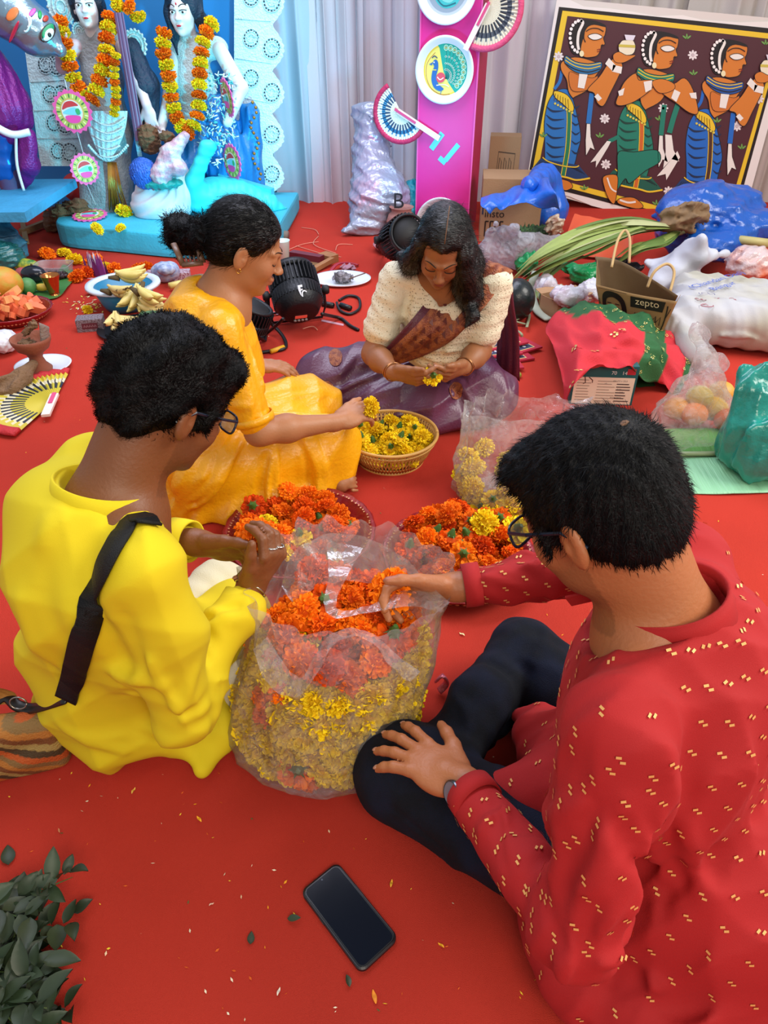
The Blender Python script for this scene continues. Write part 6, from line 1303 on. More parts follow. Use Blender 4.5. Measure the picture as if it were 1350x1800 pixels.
for (a, b_) in ((PY(116, 150, 4.55), PY(122, 172, 4.55)), (PY(134, 228, 4.56), PY(147, 272, 4.6)), (PY(152, 322, 4.6), P(168, 358, .15))):
    pass
_sg = MB(); _sg.tube([PY(114, 140, 4.57), PY(120, 168, 4.57)], .002, 5); _sg.tube([PY(134, 226, 4.57), PY(147, 272, 4.61)], .002, 5); _sg.tube([PY(152, 322, 4.61), PY(168, 360, 4.72)], .002, 5)
tag(_sg.build('hanging_string', M('white_thread', 'd8dce0', .8)), 'white string linking the three left medallions', 'string')
def left_stage():
    q = lambda x, y, Y=4.55: PY(x, y, Y)
    root = empty('clay_idol', q(20, 388), 'partly seen figure at the far left in purple tunic and blue shorts', 'idol')
    F = Field(.04); F.chain([q(-30, 130), q(5, 190), q(15, 225)], [.16, .15, .10]); F.cap(q(10, 150), q(45, 215), .07, .03); F.noise = sines(.006, 40, 3, (1, 1, .4), True); F.build('purple_tunic', M('purple_foil', '7a1c78', .3, .3, bump=(90, .6)), root, .010)
    F = Field(.03); F.chain([q(48, 240, 4.5), q(50, 290, 4.5), q(40, 330, 4.52)], [.05, .06, .02]); F.noise = sines(.006, 50, 4, (1, 1, .3), True); F.build('tunic_tail', M('purple_foil', ''), root, .010)
    F = Field(.03); F.chain([q(-8, 230), q(5, 292)], [.13, .10]); F.noise = sines(.006, 40, 5, (1, 1, .4), True); F.build('blue_shorts', M('blue_foil_cloth', '1a5ab0', .3, .2), root, .010)
    F = Field(.03); F.chain([q(12, 300), q(24, 345), q(28, 362)], [.075, .05, .05]); F.build('leg', M('mauve_clay', '5c4c74', .45), root, .010); F = Field(.02); F.cap(q(24, 368), q(-5, 378, 4.45), .055, .05); F.build('boot', M('black_boot', '1a1c28', .4), root, .010)
    MB().tube(cr([q(-20, 215, 4.38), q(20, 236, 4.36), q(52, 232, 4.38)], 6), .03, 10, flat=.6).build('white_sash', WHITE, root, True); MB().tube(cr([q(28, 238, 4.36), q(30, 290, 4.36), q(42, 335, 4.36)], 5), .008, 8).build('sash_cord', WHITE, root, True)
    w_ = M('blue_painted_wood', '3a9ac8', .65, bump=(40, .4), vary=(8, .12)); A = P(42, 382, .30); b_ = P(132, 322, .30); d = nrm(b_-A); R = np.array([d, nrm(np.cross(Z1, d)), Z1]).T
    o = MB().box((A+b_)/2 + R[:, 1]*.16, (np.linalg.norm(b_-A), .34, .05), R).build('stage_plank', w_); tag(o, 'weathered cyan plank under the left figure', 'plank')
    br = M('raw_wood', '8a6844', .8, bump=(60, .5), vary=(10, .15))
    for (x0, y0, z0, x1, y1, z1, w2, lb) in ((38, 408, .03, 105, 382, .03, .035, 'raw wooden batten on the carpet below the left plank'), (40, 390, .02, 46, 425, .02, .03, 'short upright batten end by the dark blue heap'), (100, 372, .10, 150, 350, .16, .03, 'slanting brown batten beside the red cloth')):
        a, b_ = P(x0, y0, z0), P(x1, y1, z1); d = nrm(b_-a); R = np.array(frame(d)).T[:, [2, 0, 1]]; tag(MB().box((a+b_)/2, (np.linalg.norm(b_-a), w2, w2), R).build('batten', br), lb, 'wood')
    F = Field(.03); F.cap(P(95, 385, .08), P(140, 365, .18), .07, .06); F.cap(P(90, 395, .05), P(105, 372, .16), .05, .05); F.noise = sines(.012, 60, 5, (1, 1, 1), True); tag(F.build('straw_bundle', M('brown_straw', ''), None, .010), 'bundle of brown straw and sacking under the plank', 'straw')
    F = Field(.03); F.cap(PY(135, 330, 5.0), PY(165, 345, 5.0), .09, .07); tag(F.build('red_cloth_roll', M('crimson_cloth', 'b8201e', .7), None, .010), 'red cloth roll seen between plinth and plank', 'cloth')
    F = Field(.05); F.cap(P(-15, 415, .12), P(18, 435, .08), .13, .10); F.noise = sines(.012, 30, 5, (1, 1, 1), True); tag(F.build('cloth_heap', M('dark_blue_cloth', '23506c', .6, bump=(40, .6), c2='3f8cae', vary=(9, 1)), None, .010, zmin=.003), 'crumpled blue painted heap at the far left edge', 'cloth')
    F = Field(.03); F.ell(P(8, 452, .08), (.11, .10, .085), None); F.noise = sines(.008, 50, 2, (1, 1, 1), True); g = F.build('packet', M('green_packet', '1f6a6c', .25, bump=(40, .6), coat=.4), None, .008, zmin=.003); tag(g, 'shiny dark green packet with pale printed panel at left', 'packet')
    C = Canvas(lambda x, y: F.hit(np.array((0, 0, CAMH)), nrm(PD(x, y, 1) - np.array((0, 0, CAMH))), 6) + np.array((0, -.006, .006)), nrm((0, -.7, .7)), .001); b = MB()
    # fish shaped mask with an eye
    mr = empty('fish_mask', q(60, 60, 4.6), 'silver fish shaped mask with painted eye at the upper left', 'mask'); a, t = q(-60, -40, 4.62), q(105, 88, 4.55); F = Field(.02); F.chain([a, (a*.55+t*.45), (a*.25+t*.75), t], [.14, .135, .115, .035]); d = nrm(t-a); F.build('mask_body', M('silver_foil', '8fa8b8', .25, .75, bump=(25, .35)), mr, .009)
    cam0 = np.array((0, 0, CAMH)); hm = lambda x, y: F.hit(cam0, nrm(PD(x, y, 1) - cam0), 7)
    def dot(x, y, rx, ry, rot, col, off, nm):
        c = hm(x, y)
        if c is None: return
        g = F.grad(c); s0 = nrm(np.cross(g, (0, 0, 1))); s1 = np.cross(g, s0); r = math.radians(rot); MB().ball(c + g*off, (rx, ry, .006), 14, 6, np.array([s0*math.cos(r)+s1*math.sin(r), -s0*math.sin(r)+s1*math.cos(r), g]).T).build(nm, M('mask_' + col, col, .35), mr, True)
    for args in ((84, 58, .058, .030, 35, '4a2a24', .001, 'eye_rim'), (84, 55, .050, .022, 35, '1a8a58', .004, 'green_lid'), (84, 61, .040, .020, 35, 'e8e8e8', .007, 'eye_white'), (85, 61, .011, .011, 0, '101010', .012, 'pupil'), (22, 25, .042, .020, 38, 'e8783c', .002, 'orange_drop'), (57, 22, .030, .011, 45, 'e85ab0', .002, 'pink_leaf'), (70, 26, .024, .010, 60, '1a9a4a', .002, 'green_leaf'), (80, 33, .026, .012, 30, 'b83a2a', .002, 'red_leaf'), (25, 56, .075, .009, 42, 'd82a48', .002, 'red_edge')): dot(*args)
    b = MB()
    for cx, cy, r0 in ((45, 42, .05), (50, 38, .035)):
        pts = [hm(cx + r0*220*math.cos(a)*.6, cy + r0*300*math.sin(a)*.9) for a in np.linspace(-1.2, 1.9, 9)]; pts = [p + F.grad(p)*.003 for p in pts if p is not None]; 
        if len(pts) > 3: b.tube(pts, .005, 6)
    if b.v: b.build('raised_scroll', WHITE, mr, True)
left_stage()
for (x, y, k_, r) in ((62, 0, 0, 0),): pass
for x, y, r, k_, lb in ((218, 372, .05, 'yellow', 'yellow flower standing at the foot of the left idol on the plinth'), (171, 402, .042, 'yellow', 'small yellow flower head on the plinth below the flat medallion'), (212, 401, .032, 'yellow', 'smallest yellow flower head on the plinth edge')): flower(k_, P(x, y, .135 + r*.5), r, label=lb)
for x, y, r, k_, lb in ((83, 446, .048, 'orange', 'orange marigold nearest the blue plank on the far carpet'), (113, 444, .040, 'yellow', 'yellow marigold right of the orange one near the plinth corner'), (132, 458, .044, 'yellow', 'yellow marigold lying in front of the plinth corner'), (160, 466, .045, 'orange', 'orange marigold behind the two broken ones, before the plinth'), (170, 455, .035, 'orange', 'small orange marigold touching the plinth shadow'), (135, 487, .045, 'orange', 'orange marigold nearest the clear plastic box'), (152, 480, .042, 'deep', 'deep orange marigold between two others right of the clear box'), (186, 471, .034, 'yellow', 'small yellow marigold beside the purple petals'), (200, 472, .042, 'orange', 'orange marigold left of the upper banana bunch'), (255, 472, .042, 'orange', 'orange marigold between bananas and the wrapped white box'), (240, 472, .03, 'orange', 'orange marigold peeping out behind the bananas'), (12, 535, .04, 'yellow', 'yellow orange flower at the edge of the papaya plate'), (154, 545, .025, 'yellow', 'small crushed yellow flower among scattered petals')): flower(k_, P(x, y, r*.5), r, label=lb)
rg = random.Random(3); b = MB()
for i in range(60): p = P(150 + rg.gauss(0, 16), 535 + rg.gauss(0, 7), .003); a = rg.uniform(0, 3.1); d = np.array((math.cos(a), math.sin(a), .1))*rg.uniform(.006, .014); t = np.array((-d[1], d[0], 0))*.35; b.add([p-d, p+t, p+d, p-t], [(0, 1, 2, 3)], rg.choice(('e8d078', 'e0b840', 'e8dcb0')))
tag(b.build('scattered_petals', M('crumbs', ''), None, colors=True, fix=False), 'loose yellow petals scattered beside the dark printed box', 'petals', kind='stuff')
b = MB()
for i in range(26): p = P(172 + rg.gauss(0, 8), 478 + rg.gauss(0, 4), .012); a = rg.uniform(0, 3.1); d = np.array((math.cos(a), math.sin(a), rg.uniform(.0, .3)))*.016; t = np.array((-d[1], d[0], .2))*.5; b.add([p-d, p+t, p+d, p-t], [(0, 1, 2, 3)], rg.choice(('6a1f6a', '8a3a8a', 'e0d8e0')))
tag(b.build('scattered_petals', M('crumbs', ''), None, colors=True, fix=False), 'purple and white petals in front of the plinth', 'petals', kind='stuff')
b = MB()
for i in range(14): a = i*.9; p = P(161, 514, .012); d = np.array((math.cos(a), math.sin(a), .4))*.035; t = np.array((-d[1], d[0], 0))*.4; b.add([p, p+d*.6+t, p+d, p+d*.6-t], [(0, 1, 2, 3)])
tag(b.build('hibiscus_flower', M('hibiscus_red', 'c0182a', .6), None, fix=False), 'small crushed red hibiscus on the carpet left of the bananas', 'flower')
# ---------------------------------------------------------------- helpers for the heaps
def text(s_, o, ux, uy, size, col, parent, name='lettering', sp=1.0, off=.0012, bold=0):
    cu = bpy.data.curves.new('txt', 'FONT'); cu.body = s_; cu.size = 1; cu.extrude = 0; cu.offset = bold; cu.space_character = sp; cu.resolution_u = 3; t = bpy.data.objects.new('txt', cu); me = bpy.data.meshes.new_from_object(t); bpy.data.objects.remove(t)
    n_ = nrm(np.cross(ux, uy)); V = np.empty(len(me.vertices)*3, np.float32); me.vertices.foreach_get('co', V); V = V.reshape(-1, 3); X = np.array(o) + V[:, :1]*size*np.array(ux) + V[:, 1:2]*size*np.array(uy) + n_*off; me.vertices.foreach_set('co', X.astype(np.float32).ravel()); me.update()
    me.materials.clear(); o_ = link(name, me, M('ink_' + col, col, .6), parent); o_['kind'] = 'stuff' if False else 'print'; del o_['kind']; return o_
def crumple(name, blobs, mat, label, cat, h=.008, amp=.008, fr=38, k=.05, seed=1, group=None, stretch=(1, 1, 1), zmin=.003, parent=None, folds=(), am2=0):
    F = Field(k)
    for q in blobs:
        if len(q) == 4: F.cap(*q)
        elif len(q) == 3: F.ell(q[0], q[1], q[2])
        else: F.ell(q[0], q[1], None)
    a = sines(amp, fr, seed, stretch, True); b = sines(amp*.35, fr*2.7, seed + 1, stretch, True); F.noise = lambda X: a(X + .01*np.sin(X[..., [1, 2, 0]]*fr*.5)) + b(X); F.margin = amp
    for pts, w_, am in folds: F.fold(pts, w_, am, 4)
    o = F.build(name, mat, parent, h, zmin=zmin)
    return tag(o, label, cat, group) if parent is None else o
def msheet(rows, nu, nv, seed, amp, name, mat, parent, dirn=(0, -.4, .9), fr=(.1, .7), th=0):
    g = [cr(r, max(1, nu//(len(r)-1))) for r in rows]; m = min(len(q) for q in g); cols = [cr([q[i] for q in g], max(1, nv//(len(rows)-1))) for i in range(m)]; G = np.array(cols); rg = np.random.RandomState(seed); X, Y = G.shape[:2]; W_ = np.zeros((X, Y))
    for _ in range(7): W_ += 1 - 2*np.abs(np.sin(np.arange(X)[:, None]*rg.uniform(*fr) + np.arange(Y)[None]*rg.uniform(-.4, .4) + rg.uniform(0, 6)))
    G = G + (W_*amp/2.6)[..., None]*np.array(dirn); G[..., 2] = np.maximum(G[..., 2], .003); b = MB(); b.add(G.reshape(-1, 3), [(i*Y+j, i*Y+j+1, (i+1)*Y+j+1, (i+1)*Y+j) for i in range(X-1) for j in range(Y-1)])
    o = b.build(name, mat, parent, True)
    if th: sm = o.modifiers.new('t', 'SOLIDIFY'); sm.thickness = th
    return o, G
def small(name, lb, cat, loc): return empty(name, loc, lb, cat)
R2 = lambda v: tuple(float(x) for x in v)
# ---- stage lamps
def par_lamp(a, b_, r, label, feet, logo=True):
    """a rear panel centre, b_ lens centre"""
    a, b_ = np.array(a), np.array(b_); root = empty('stage_light', (feet[0], feet[1], 0), label, 'lamp'); L = np.linalg.norm(b_-a); x, y, d = frame(b_-a); y = np.cross(d, x); R = np.array([x, y, d]).T; blk = M('black_lamp_metal', '181a1f', .45, .3, bump=(90, .2)); dk = M('lamp_dark', '0b0c0f', .6)
    MB().lathe([(0, 0), (r*.62, 0), (r*.70, .006), (r*.92, L*.22), (r*.95, L*.50), (r*.80, L*.52), (r*.80, L*.56)], a, 40, R=R).build('rear_housing', blk, root, True)
    MB().lathe([(r*.80, L*.5), (r*.78, L*.92), (r*.70, L), (0, L)], a, 40, R=R).build('front_core', dk, root, True); MB().lathe([(r*.84, L*.90), (r*.88, L*.93), (r*.88, L*1.02), (r*.80, L*1.03), (r*.74, L*.99)], a, 40, R=R).build('lens_ring', blk, root, True)
    b = MB()
    for i in range(36): an = i*.1745; v = x*math.cos(an) + y*math.sin(an); Rf = np.array([v, np.cross(d, v), d]).T; b.box(a + v*r*.86 + d*L*.73, (r*.22, .005, L*.40), Rf)
    b.build('cooling_fins', blk, root); b = MB()
    for i in range(44): an = i*.1428; v = x*math.cos(an) + y*math.sin(an); Rf = np.array([v, np.cross(d, v), d]).T; b.box(a + v*r*.94 + d*L*.36, (r*.05, .006, L*.24), Rf)
    b.build('housing_ribs', blk, root)
    MB().box(a - d*.001 - y*r*.18*np.sign(y[2]), (.055, .018, .004), R).build('red_display', M('lamp_display', 'a04038', .4, emit=('c84030', .6)), root)
    for i in range(4): MB().lathe([(0, -.006), (.006, -.006), (.007, 0)], a + x*(i-1.5)*.017 - y*r*.40*np.sign(y[2]), 10, R=R).build('push_button', M('button_grey', '8a8a8a', .4), root, True)
    for s_ in (-1, 1):
        v = x*s_; Rk = np.array([np.cross(v, Z1), Z1, v]).T; MB().lathe([(0, .03), (.018, .03), (.021, .022), (.021, .004), (.010, 0), (.010, -.01)], a + v*r*1.02 + d*L*.5, 16, R=np.array([y, d, v]).T).build('clamp_knob', dk, root, True)
    ft = np.array((feet[0], feet[1], .012))
    for k, off in ((0, -.05), (1, .07)):
        hor = nrm(np.cross(Z1, x)); p0, p1 = a - x*(r*1.10) + d*L*.5, a + x*(r*1.10) + d*L*.5; f0, f1 = ft - x*r*1.0 + hor*off, ft + x*r*1.0 + hor*off; f0[2] = f1[2] = .012
        MB().tube([p0, p0*.4+f0*.6 - x*.012, f0, f1, p1*.4+f1*.6 + x*.012, p1], .009, 8, flat=.5).build('yoke_bracket', blk, root, True)
    if logo:
        up = -y if (-y)[2] > 0 else y; v0 = nrm(up*.8 + nrm(-d)*.35); c = a + up*r*.955 + d*L*.16 + up*.004; C = Canvas(lambda u, v: c + x*u*.001*np.sign(x[0]) + d*v*.001 + up*(.0016 + .0009*v*.0 - .00002*u*u + (v)*.00022*1.0), up, .0008)
        C.poly([(-14, 30), (6, 30), (6, 20), (-4, 20), (-4, 12), (4, 12), (4, 6), (-5, 5), (-6, -20), (-10, -10), (-14, 10)], 'd8dade', 2); C.line([(-2, -22), (0, -5), (10, 4), (22, 2)], 5, 'd8dade', 2); C.build('white_emblem', PAINT, root)
    return root
par_lamp(P(530, 552, .10), P(511, 478, .235), .118, 'black stage light with rear display tipped on its bracket beside the yellow saree', P(520, 560))
par_lamp(P(428, 580, .09), P(445, 535, .20), .10, 'second stage light half hidden behind the girl in yellow satin', P(440, 590), False)
par_lamp(P(690, 428, .12), P(718, 410, .26), .11, 'third stage light behind the shoulder of the girl in white blouse', P(700, 442), False)
def cable(px, r, label, col='0d0d10', name='cable', z=.008):
    b = MB(); b.tube(cr([P(x, y, q if q else z) for x, y, q in px], 7), r, 7); return tag(b.build(name, M('rubber_' + col, col, .5), None, True), label, 'cable')
cable([(566, 552, .10), (585, 556, .03), (600, 560, 0), (615, 572, 0), (630, 580, 0)], .008, 'black cable running from the stage light towards the white blouse'); cable([(596, 528, 0), (612, 520, .01), (630, 524, 0), (632, 542, 0), (615, 552, 0), (598, 546, 0), (592, 532, .01)], .007, 'looped black cable ring near the white plate')
cable([(450, 600, .02), (470, 585, .03), (488, 570, .10), (498, 560, .14)], .007, 'black cable rising between the two stage lights'); cable([(462, 556, .12), (478, 570, .05), (495, 588, .02), (503, 605, 0), (497, 614, 0), (470, 618, 0), (440, 622, 0)], .008, 'black cable bending in front of the second stage light')
def stick(p, q, r, label, name, cat, mat, n=12, ra=None):
    b = MB(); b.tube([p, (np.array(p)+q)/2, q], [r, r, ra if ra else r], n); return tag(b.build(name, mat, None, True), label, cat)
stick(P(476, 618, .012), P(499, 610, .012), .010, 'short yellow sleeve on the black cable', 'cable_sleeve', 'cable', M('yellow_sleeve', 'd8a018', .5))
stick(P(566, 533, .014), P(586, 537, .014), .013, 'black plug connector left of the cable loop', 'cable_connector', 'plug', M('black_plug', '141518', .4)); stick(P(599, 536, .014), P(616, 542, .014), .013, 'black plug connector inside the cable loop', 'cable_connector', 'plug', M('black_plug', ''))
# ---- things between the girls and the curtain
b = MB(); b.lathe([(.0, 0), (.030, 0), (.042, .135), (.045, .138), (.041, .133), (.030, .004), (0, .004)], P(499, 466), 28); tag(b.build('paper_cup', M('white_paper', 'd8e4e0', .6), None, True), 'white paper cup standing behind the stage light', 'cup')
fr = small('wooden_frame', 'corner of an overturned wooden frame with maroon edge behind the stage light', 'frame', P(560, 465)); mw, mm = M('frame_wood', '9c6a40', .7, vary=(20, .1)), M('maroon_edge', '6a1828', .5)
for a, b_, w_, m_, nm in ((P(512, 447, .03), P(566, 456, .03), .05, mm, 'maroon_rail'), (P(548, 476, .02), P(584, 456, .03), .03, mw, 'side_rail'), (P(566, 452, .015), P(588, 458, .015), .07, mw, 'corner_block')): dd = nrm(b_-a); Rm = np.array([dd, nrm(np.cross(Z1, dd)), Z1]).T; MB().box((a+b_)/2, (np.linalg.norm(b_-a), w_, w_*.8), Rm).build(nm, m_, fr)
MB().box((P(512, 462, .01) + P(560, 470, .01))/2, (.22, .10, .012)).build('backing', M('brown_board', '7a5a38', .8), fr)
stick(P(480, 412, .03), P(506, 414, .03), .028, 'grey brown paper roll end behind the head of the girl in yellow satin', 'paper_roll', 'roll', M('roll_brown', '7c6a60', .7))
b = MB(); b.lathe([(0, .004), (.11, .004), (.15, .016), (.158, .018), (.15, .010), (.11, 0), (0, 0)], P(601, 494), 48, sy=.85); tag(b.build('white_plate', M('white_melamine', 'dce2ea', .35), None, True), 'white oval plate holding dried grey leaves behind the white blouse', 'plate')
crumple('dried_leaves', [(P(603, 488, .03), (.06, .05, .025)), (P(598, 482, .05), (.035, .03, .02))], M('grey_dry_leaf', '8c8890', .8, c2='4a4648', vary=(45, 1)), 'shrivelled grey leaves lying on the white plate', 'leaves', .005, .008, 110, .02, 3, zmin=None)
stick(P(614, 490, .04), P(642, 480, .05), .003, 'thin twig resting on the white plate', 'twig', 'twig', M('twig_brown', '6a5040', .8), 6)
b = MB(); b.tube(cr([P(580, 478, .01), P(592, 465, .03), P(612, 462, .02), P(630, 466, .01)], 6), [.012]*19, 6, flat=.4); tag(b.build('red_ribbon', M('crimson_ribbon', 'a01830', .5), None, True), 'crimson ribbon curled behind the white plate', 'ribbon')
crumple('dried_flower', [(P(612, 470, .02), (.05, .035, .02))], M('dusty_pink', 'a87888', .7), 'dusty pink dried flower head by the crimson ribbon', 'flower', .005, .008, 90, .02, 4, zmin=None)
rg = random.Random(12)
for i, (x0, y0, x1, y1) in enumerate(((505, 440, 560, 425), (520, 432, 600, 452), (560, 415, 590, 445), (590, 440, 620, 430), (530, 400, 560, 412), (532, 578, 558, 580))):
    p, q = P(x0, y0, .004), P(x1, y1, .004); m_ = (p+q)/2 + np.array((rg.uniform(-.08, .08), rg.uniform(-.08, .08), .004)); b = MB(); b.tube(cr([p, m_, q], 6), .0022, 5); tag(b.build('straw_strand', M('straw_pink', 'd89078', .7), None, True), ('pinkish straw strand %s' % ('nearest the paper cup', 'crossing towards the frame corner', 'behind the frame corner', 'above the white plate', 'farthest from the cup', 'short, curled in front of the stage light')[i]), 'straw')
# silver sack
o = crumple('silver_sack', [(PY(655, 215, 5.15), PY(652, 270, 5.1), .12, .11), (PY(652, 270, 5.1), PY(665, 350, 4.95), .12, .20), (PY(668, 345, 4.95), PY(650, 395, 4.85), .18, .13), (PY(640, 395, 4.8), PY(608, 405, 4.72), .08, .03), (PY(625, 195, 5.15), PY(685, 192, 5.15), .03, .03)], M('silver_foil_sack', '9aa0b4', .3, .35, bump=(30, .6), vary=(4, .1)), 'tall silver plastic sack leaning on the drape, marked with a letter', 'sack', .009, .009, 24, .06, 5)
text('B', PY(690, 366, 4.72), (1, 0, 0), (0, 0, 1), .13, '1c1c24', o, 'marker_letter')
crumple('teal_cloth', [(PY(722, 330, 5.1), PY(722, 375, 5.0), .06, .08)], M('teal_bag_plastic', '1e8e9c', .4, bump=(30, .5)), 'teal plastic cloth tucked between silver sack and pink pillar', 'cloth', .010, .010, 40, .03, 6)
b = MB(); c = P(705, 414, 0); b.lathe([(0, .0), (.05, .0), (.085, .04), (.095, .09), (.08, .13), (.062, .145), (.066, .165), (.078, .175), (.070, .175), (.055, .16), (.05, .14), (.06, .1), (0, .08)], c, 40); tag(b.build('clay_pot', M('dusty_clay', 'a0706a', .8, vary=(20, .08), bump=(120, .3)), None, True), 'small dusty pink clay pot between silver sack and pink pillar', 'pot')
b = MB(); b.lathe([(.0, .0), (.09, 0), (.12, .03), (.125, .04), (.115, .035), (.0, .012)], P(692, 441, 0), 36); tag(b.build('pink_bowl', M('dusty_pink_plastic', 'a87078', .5), None, True), 'dusty pink tray under the third stage light', 'tray')
# ---- left floor things
def pl_lathe(name, prof, c, mat, label, cat, n=36, sy=1): b = MB(); b.lathe(prof, c, n, sy=sy); return tag(b.build(name, mat, None, True), label, cat)
leafm = M('banana_leaf_green', '3f7a3a', .45, bump=(8, .4), stretch=(1, 14, 1), vary=(5, .15)); palem = M('pale_leaf_green', '8cc49a', .45, bump=(8, .5), stretch=(14, 1, 1), vary=(4, .1))
o, _ = msheet([[P(-30, 545, .012), P(60, 530, .014), P(110, 515, .015), P(135, 478, .012)], [P(-30, 500, .012), P(50, 490, .02), P(95, 485, .02), P(110, 462, .012)]], 24, 8, 3, .004, 'banana_leaf', leafm, None, (0, 0, 1)); tag(o, 'green banana leaf spread under the papaya and vegetables', 'leaf')
def fruit(name, label, cat, p, r, col, c2=None, sy=(1, 1, .85), noise=.002, fr=20, stem=None, rough=.5, **kw):
    F = Field(.02); c = np.array(p) + (0, 0, r*sy[2]*.98); F.ell(c, (r*sy[0], r*sy[1], r*sy[2]), None); F.noise = sines(noise, fr, 3); o = F.build(name, M(name + '_skin_' + col, col, rough, c2=c2, vary=(22, 1) if c2 else (14, .08), bump=(60, .15), **kw), None, max(.004, r*.11), zmin=None)
    if stem: MB().tube([c + (0, 0, r*sy[2]*.95), c + (.004, 0, r*sy[2]*1.2)], [.006, .005], 6).build('stem', M('stem_brown', '4a3a20', .8), o, True)
    return tag(o, label, cat)
fruit('papaya', 'large ripe yellow orange papaya at the left edge', 'fruit', P(10, 528, .012), .10, 'd08a28', 'b8a030', (1.05, .85, .85)); fruit('guava', 'round green guava beside the papaya', 'fruit', P(53, 516, .014), .042, '4f8a4a', None, (1, 1, .95)); fruit('brinjal', 'dark glossy brinjal behind the guava', 'vegetable', P(63, 496, .014), .055, '1a1c28', None, (1.2, .8, .8), .001, 20, True, .15)
fruit('lemon', 'small yellow banana stub right of the guava', 'fruit', P(76, 512, .014), .030, 'd8b840', None, (1.3, .8, .7)); fruit('onion', 'small pinkish fruit behind the guava', 'fruit', P(42, 490, .016), .035, 'a84a4a'); fruit('pointed_gourd', 'long green and yellow gourd at back of the leaf', 'vegetable', P(40, 474, .016), .05, '3a7a38', 'c8c83a', (1.9, .7, .6)); fruit('pointed_gourd', 'shorter striped grey green gourd at the left edge', 'vegetable', P(12, 474, .016), .04, '6a8a6a', '2a4a38', (1.6, .7, .7))
cb_ = empty('plastic_box', P(97, 484), 'clear open plastic box with dark dates inside', 'box')
def rrect(w_, d_, r, n=5): return [(sx*(w_/2-r) + r*math.cos(math.radians(a0+90*k/n)), sy*(d_/2-r) + r*math.sin(math.radians(a0+90*k/n))) for sx, sy, a0 in ((1, 1, 0), (-1, 1, 90), (-1, -1, 180), (1, -1, 270)) for k in range(n+1)]
def tray(name, c, w_, d_, h_, r, mat, parent, fl=1.12, lip=.006):
    b = MB(); n = len(rrect(1, 1, .1)); vs = []
    for z, f in ((.002, 1), (h_*.5, (1+fl)/2), (h_, fl), (h_+.002, fl+lip/w_*2), (h_-.002, fl+lip/w_*1.4)): vs += [np.array(c) + (x*f, y*f, z) for x, y in rrect(w_, d_, r)]
    b.add(vs, [(i*n+j, i*n+(j+1) % n, (i+1)*n+(j+1) % n, (i+1)*n+j) for i in range(4) for j in range(n)] + [tuple(range(n))]); return b.build(name, mat, parent, True)
tray('box_wall', P(97, 484), .17, .13, .06, .03, film('clear_box_plastic', 'e6ecf4', .30, .1, 4, .1), cb_); crumple('dates', [(P(97, 484, .028), (.075, .055, .022))], M('date_brown', '2c1216', .35), '', '', .006, .010, 120, .01, 2, zmin=.005, parent=cb_)
cop = M('copper_metal', 'c88048', .18, .95); pl_lathe('copper_tumbler', [(0, .012), (.018, .0), (.034, .0), (.034, .006), (.024, .014), (.028, .03), (.040, .085), (.048, .105), (.050, .108), (.046, .104), (.037, .08), (.024, .03), (0, .02)], P(97, 520), cop, 'shiny copper tumbler standing at the edge of the banana leaf', 'cup', 40)
# papaya plate
pc = P(25, 560); pr = red_plate(pc[:2], .185, 'red rimmed plate of cut papaya at the left edge', 4)
rg = random.Random(5); PAP = [M('papaya_flesh', 'e8744a', .4, vary=(18, .1)), M('papaya_flesh_pale', 'f0a060', .4, vary=(18, .1))]
pp = pile(34, .030, .125, lambda x, y: .012, pc, 3)
for i, p in enumerate(pp):
    b = MB(); Rr = np.array(Euler((rg.uniform(-.5, .5), rg.uniform(-.5, .5), rg.uniform(0, 6))).to_matrix()); prof = [(-.04, 0), (-.025, .012), (0, .018), (.025, .012), (.04, 0), (.025, -.008), (-.025, -.008)]; k = rg.uniform(.8, 1.2)
    b.prism([(x*k, y*k*1.3) for x, y in prof], p, Rr[:, 0], Rr[:, 1], .030*k); o = b.build('papaya_piece', PAP[0 if rg.random() < .75 else 1], None); tag(o, 'cut papaya chunk %s on the red rimmed plate' % spot(p, pc, .125), 'fruit', 'papaya chunks on the plate at left')
crumple('white_plastic_bag', [(P(5, 600, .05), (.06, .07, .05)), (P(22, 606, .03), P(30, 602, .015), .02, .012)], M('white_polythene', 'd4d4da', .3, bump=(40, .5), coat=.3), 'knotted white plastic bag at the left edge beside the clay burner', 'bag', .006, .004, 50, .03, 8)
pl_lathe('white_plate', [(0, .004), (.07, .004), (.105, .020), (.113, .022), (.106, .014), (.075, 0), (0, 0)], P(78, 648), M('white_melamine', ''), 'white oval plate under the clay incense burner', 'plate', 48, .9)
clay = M('terracotta', '8a4c34', .8, bump=(70, .3), vary=(12, .1)); bc = P(70, 650, .006); pl_lathe('incense_burner', [(0, 0), (.050, 0), (.052, .008), (.034, .03), (.026, .055), (.034, .075), (.062, .095), (.076, .125), (.078, .140), (.072, .140), (.066, .120), (.045, .10), (0, .09)], bc, clay, 'terracotta footed incense burner with coconut husk inside', 'burner', 40)
husk = M('coconut_husk', '7a5c40', .9, bump=(90, 1), vary=(30, .2))
b = MB(); b.grid(lambda u, v: bc + np.array((.030 + .035*math.cos(2.2*u-1.0) + .02*v, .0 + .035*math.sin(2.2*u-1.0), .105 + .105*v*(1-.5*u) - .0)), 12, 8); o = b.build('coconut_shell_piece', M('grey_shell', '8a8078', .8, bump=(80, .8)), None, True); tag(o, 'grey curved coconut shell standing in the clay burner', 'shell'); sm = o.modifiers.new('t', 'SOLIDIFY'); sm.thickness = .006
crumple('husk_fibre', [(bc + np.array((-.02, .01, .155)), bc + np.array((.02, .02, .185)), .016, .020), (bc + np.array((-.02, 0, .115)), (.038, .035, .018))], husk, 'brown husk fibre poking out of the clay burner', 'husk', .005, .006, 120, .015, 5, zmin=None)
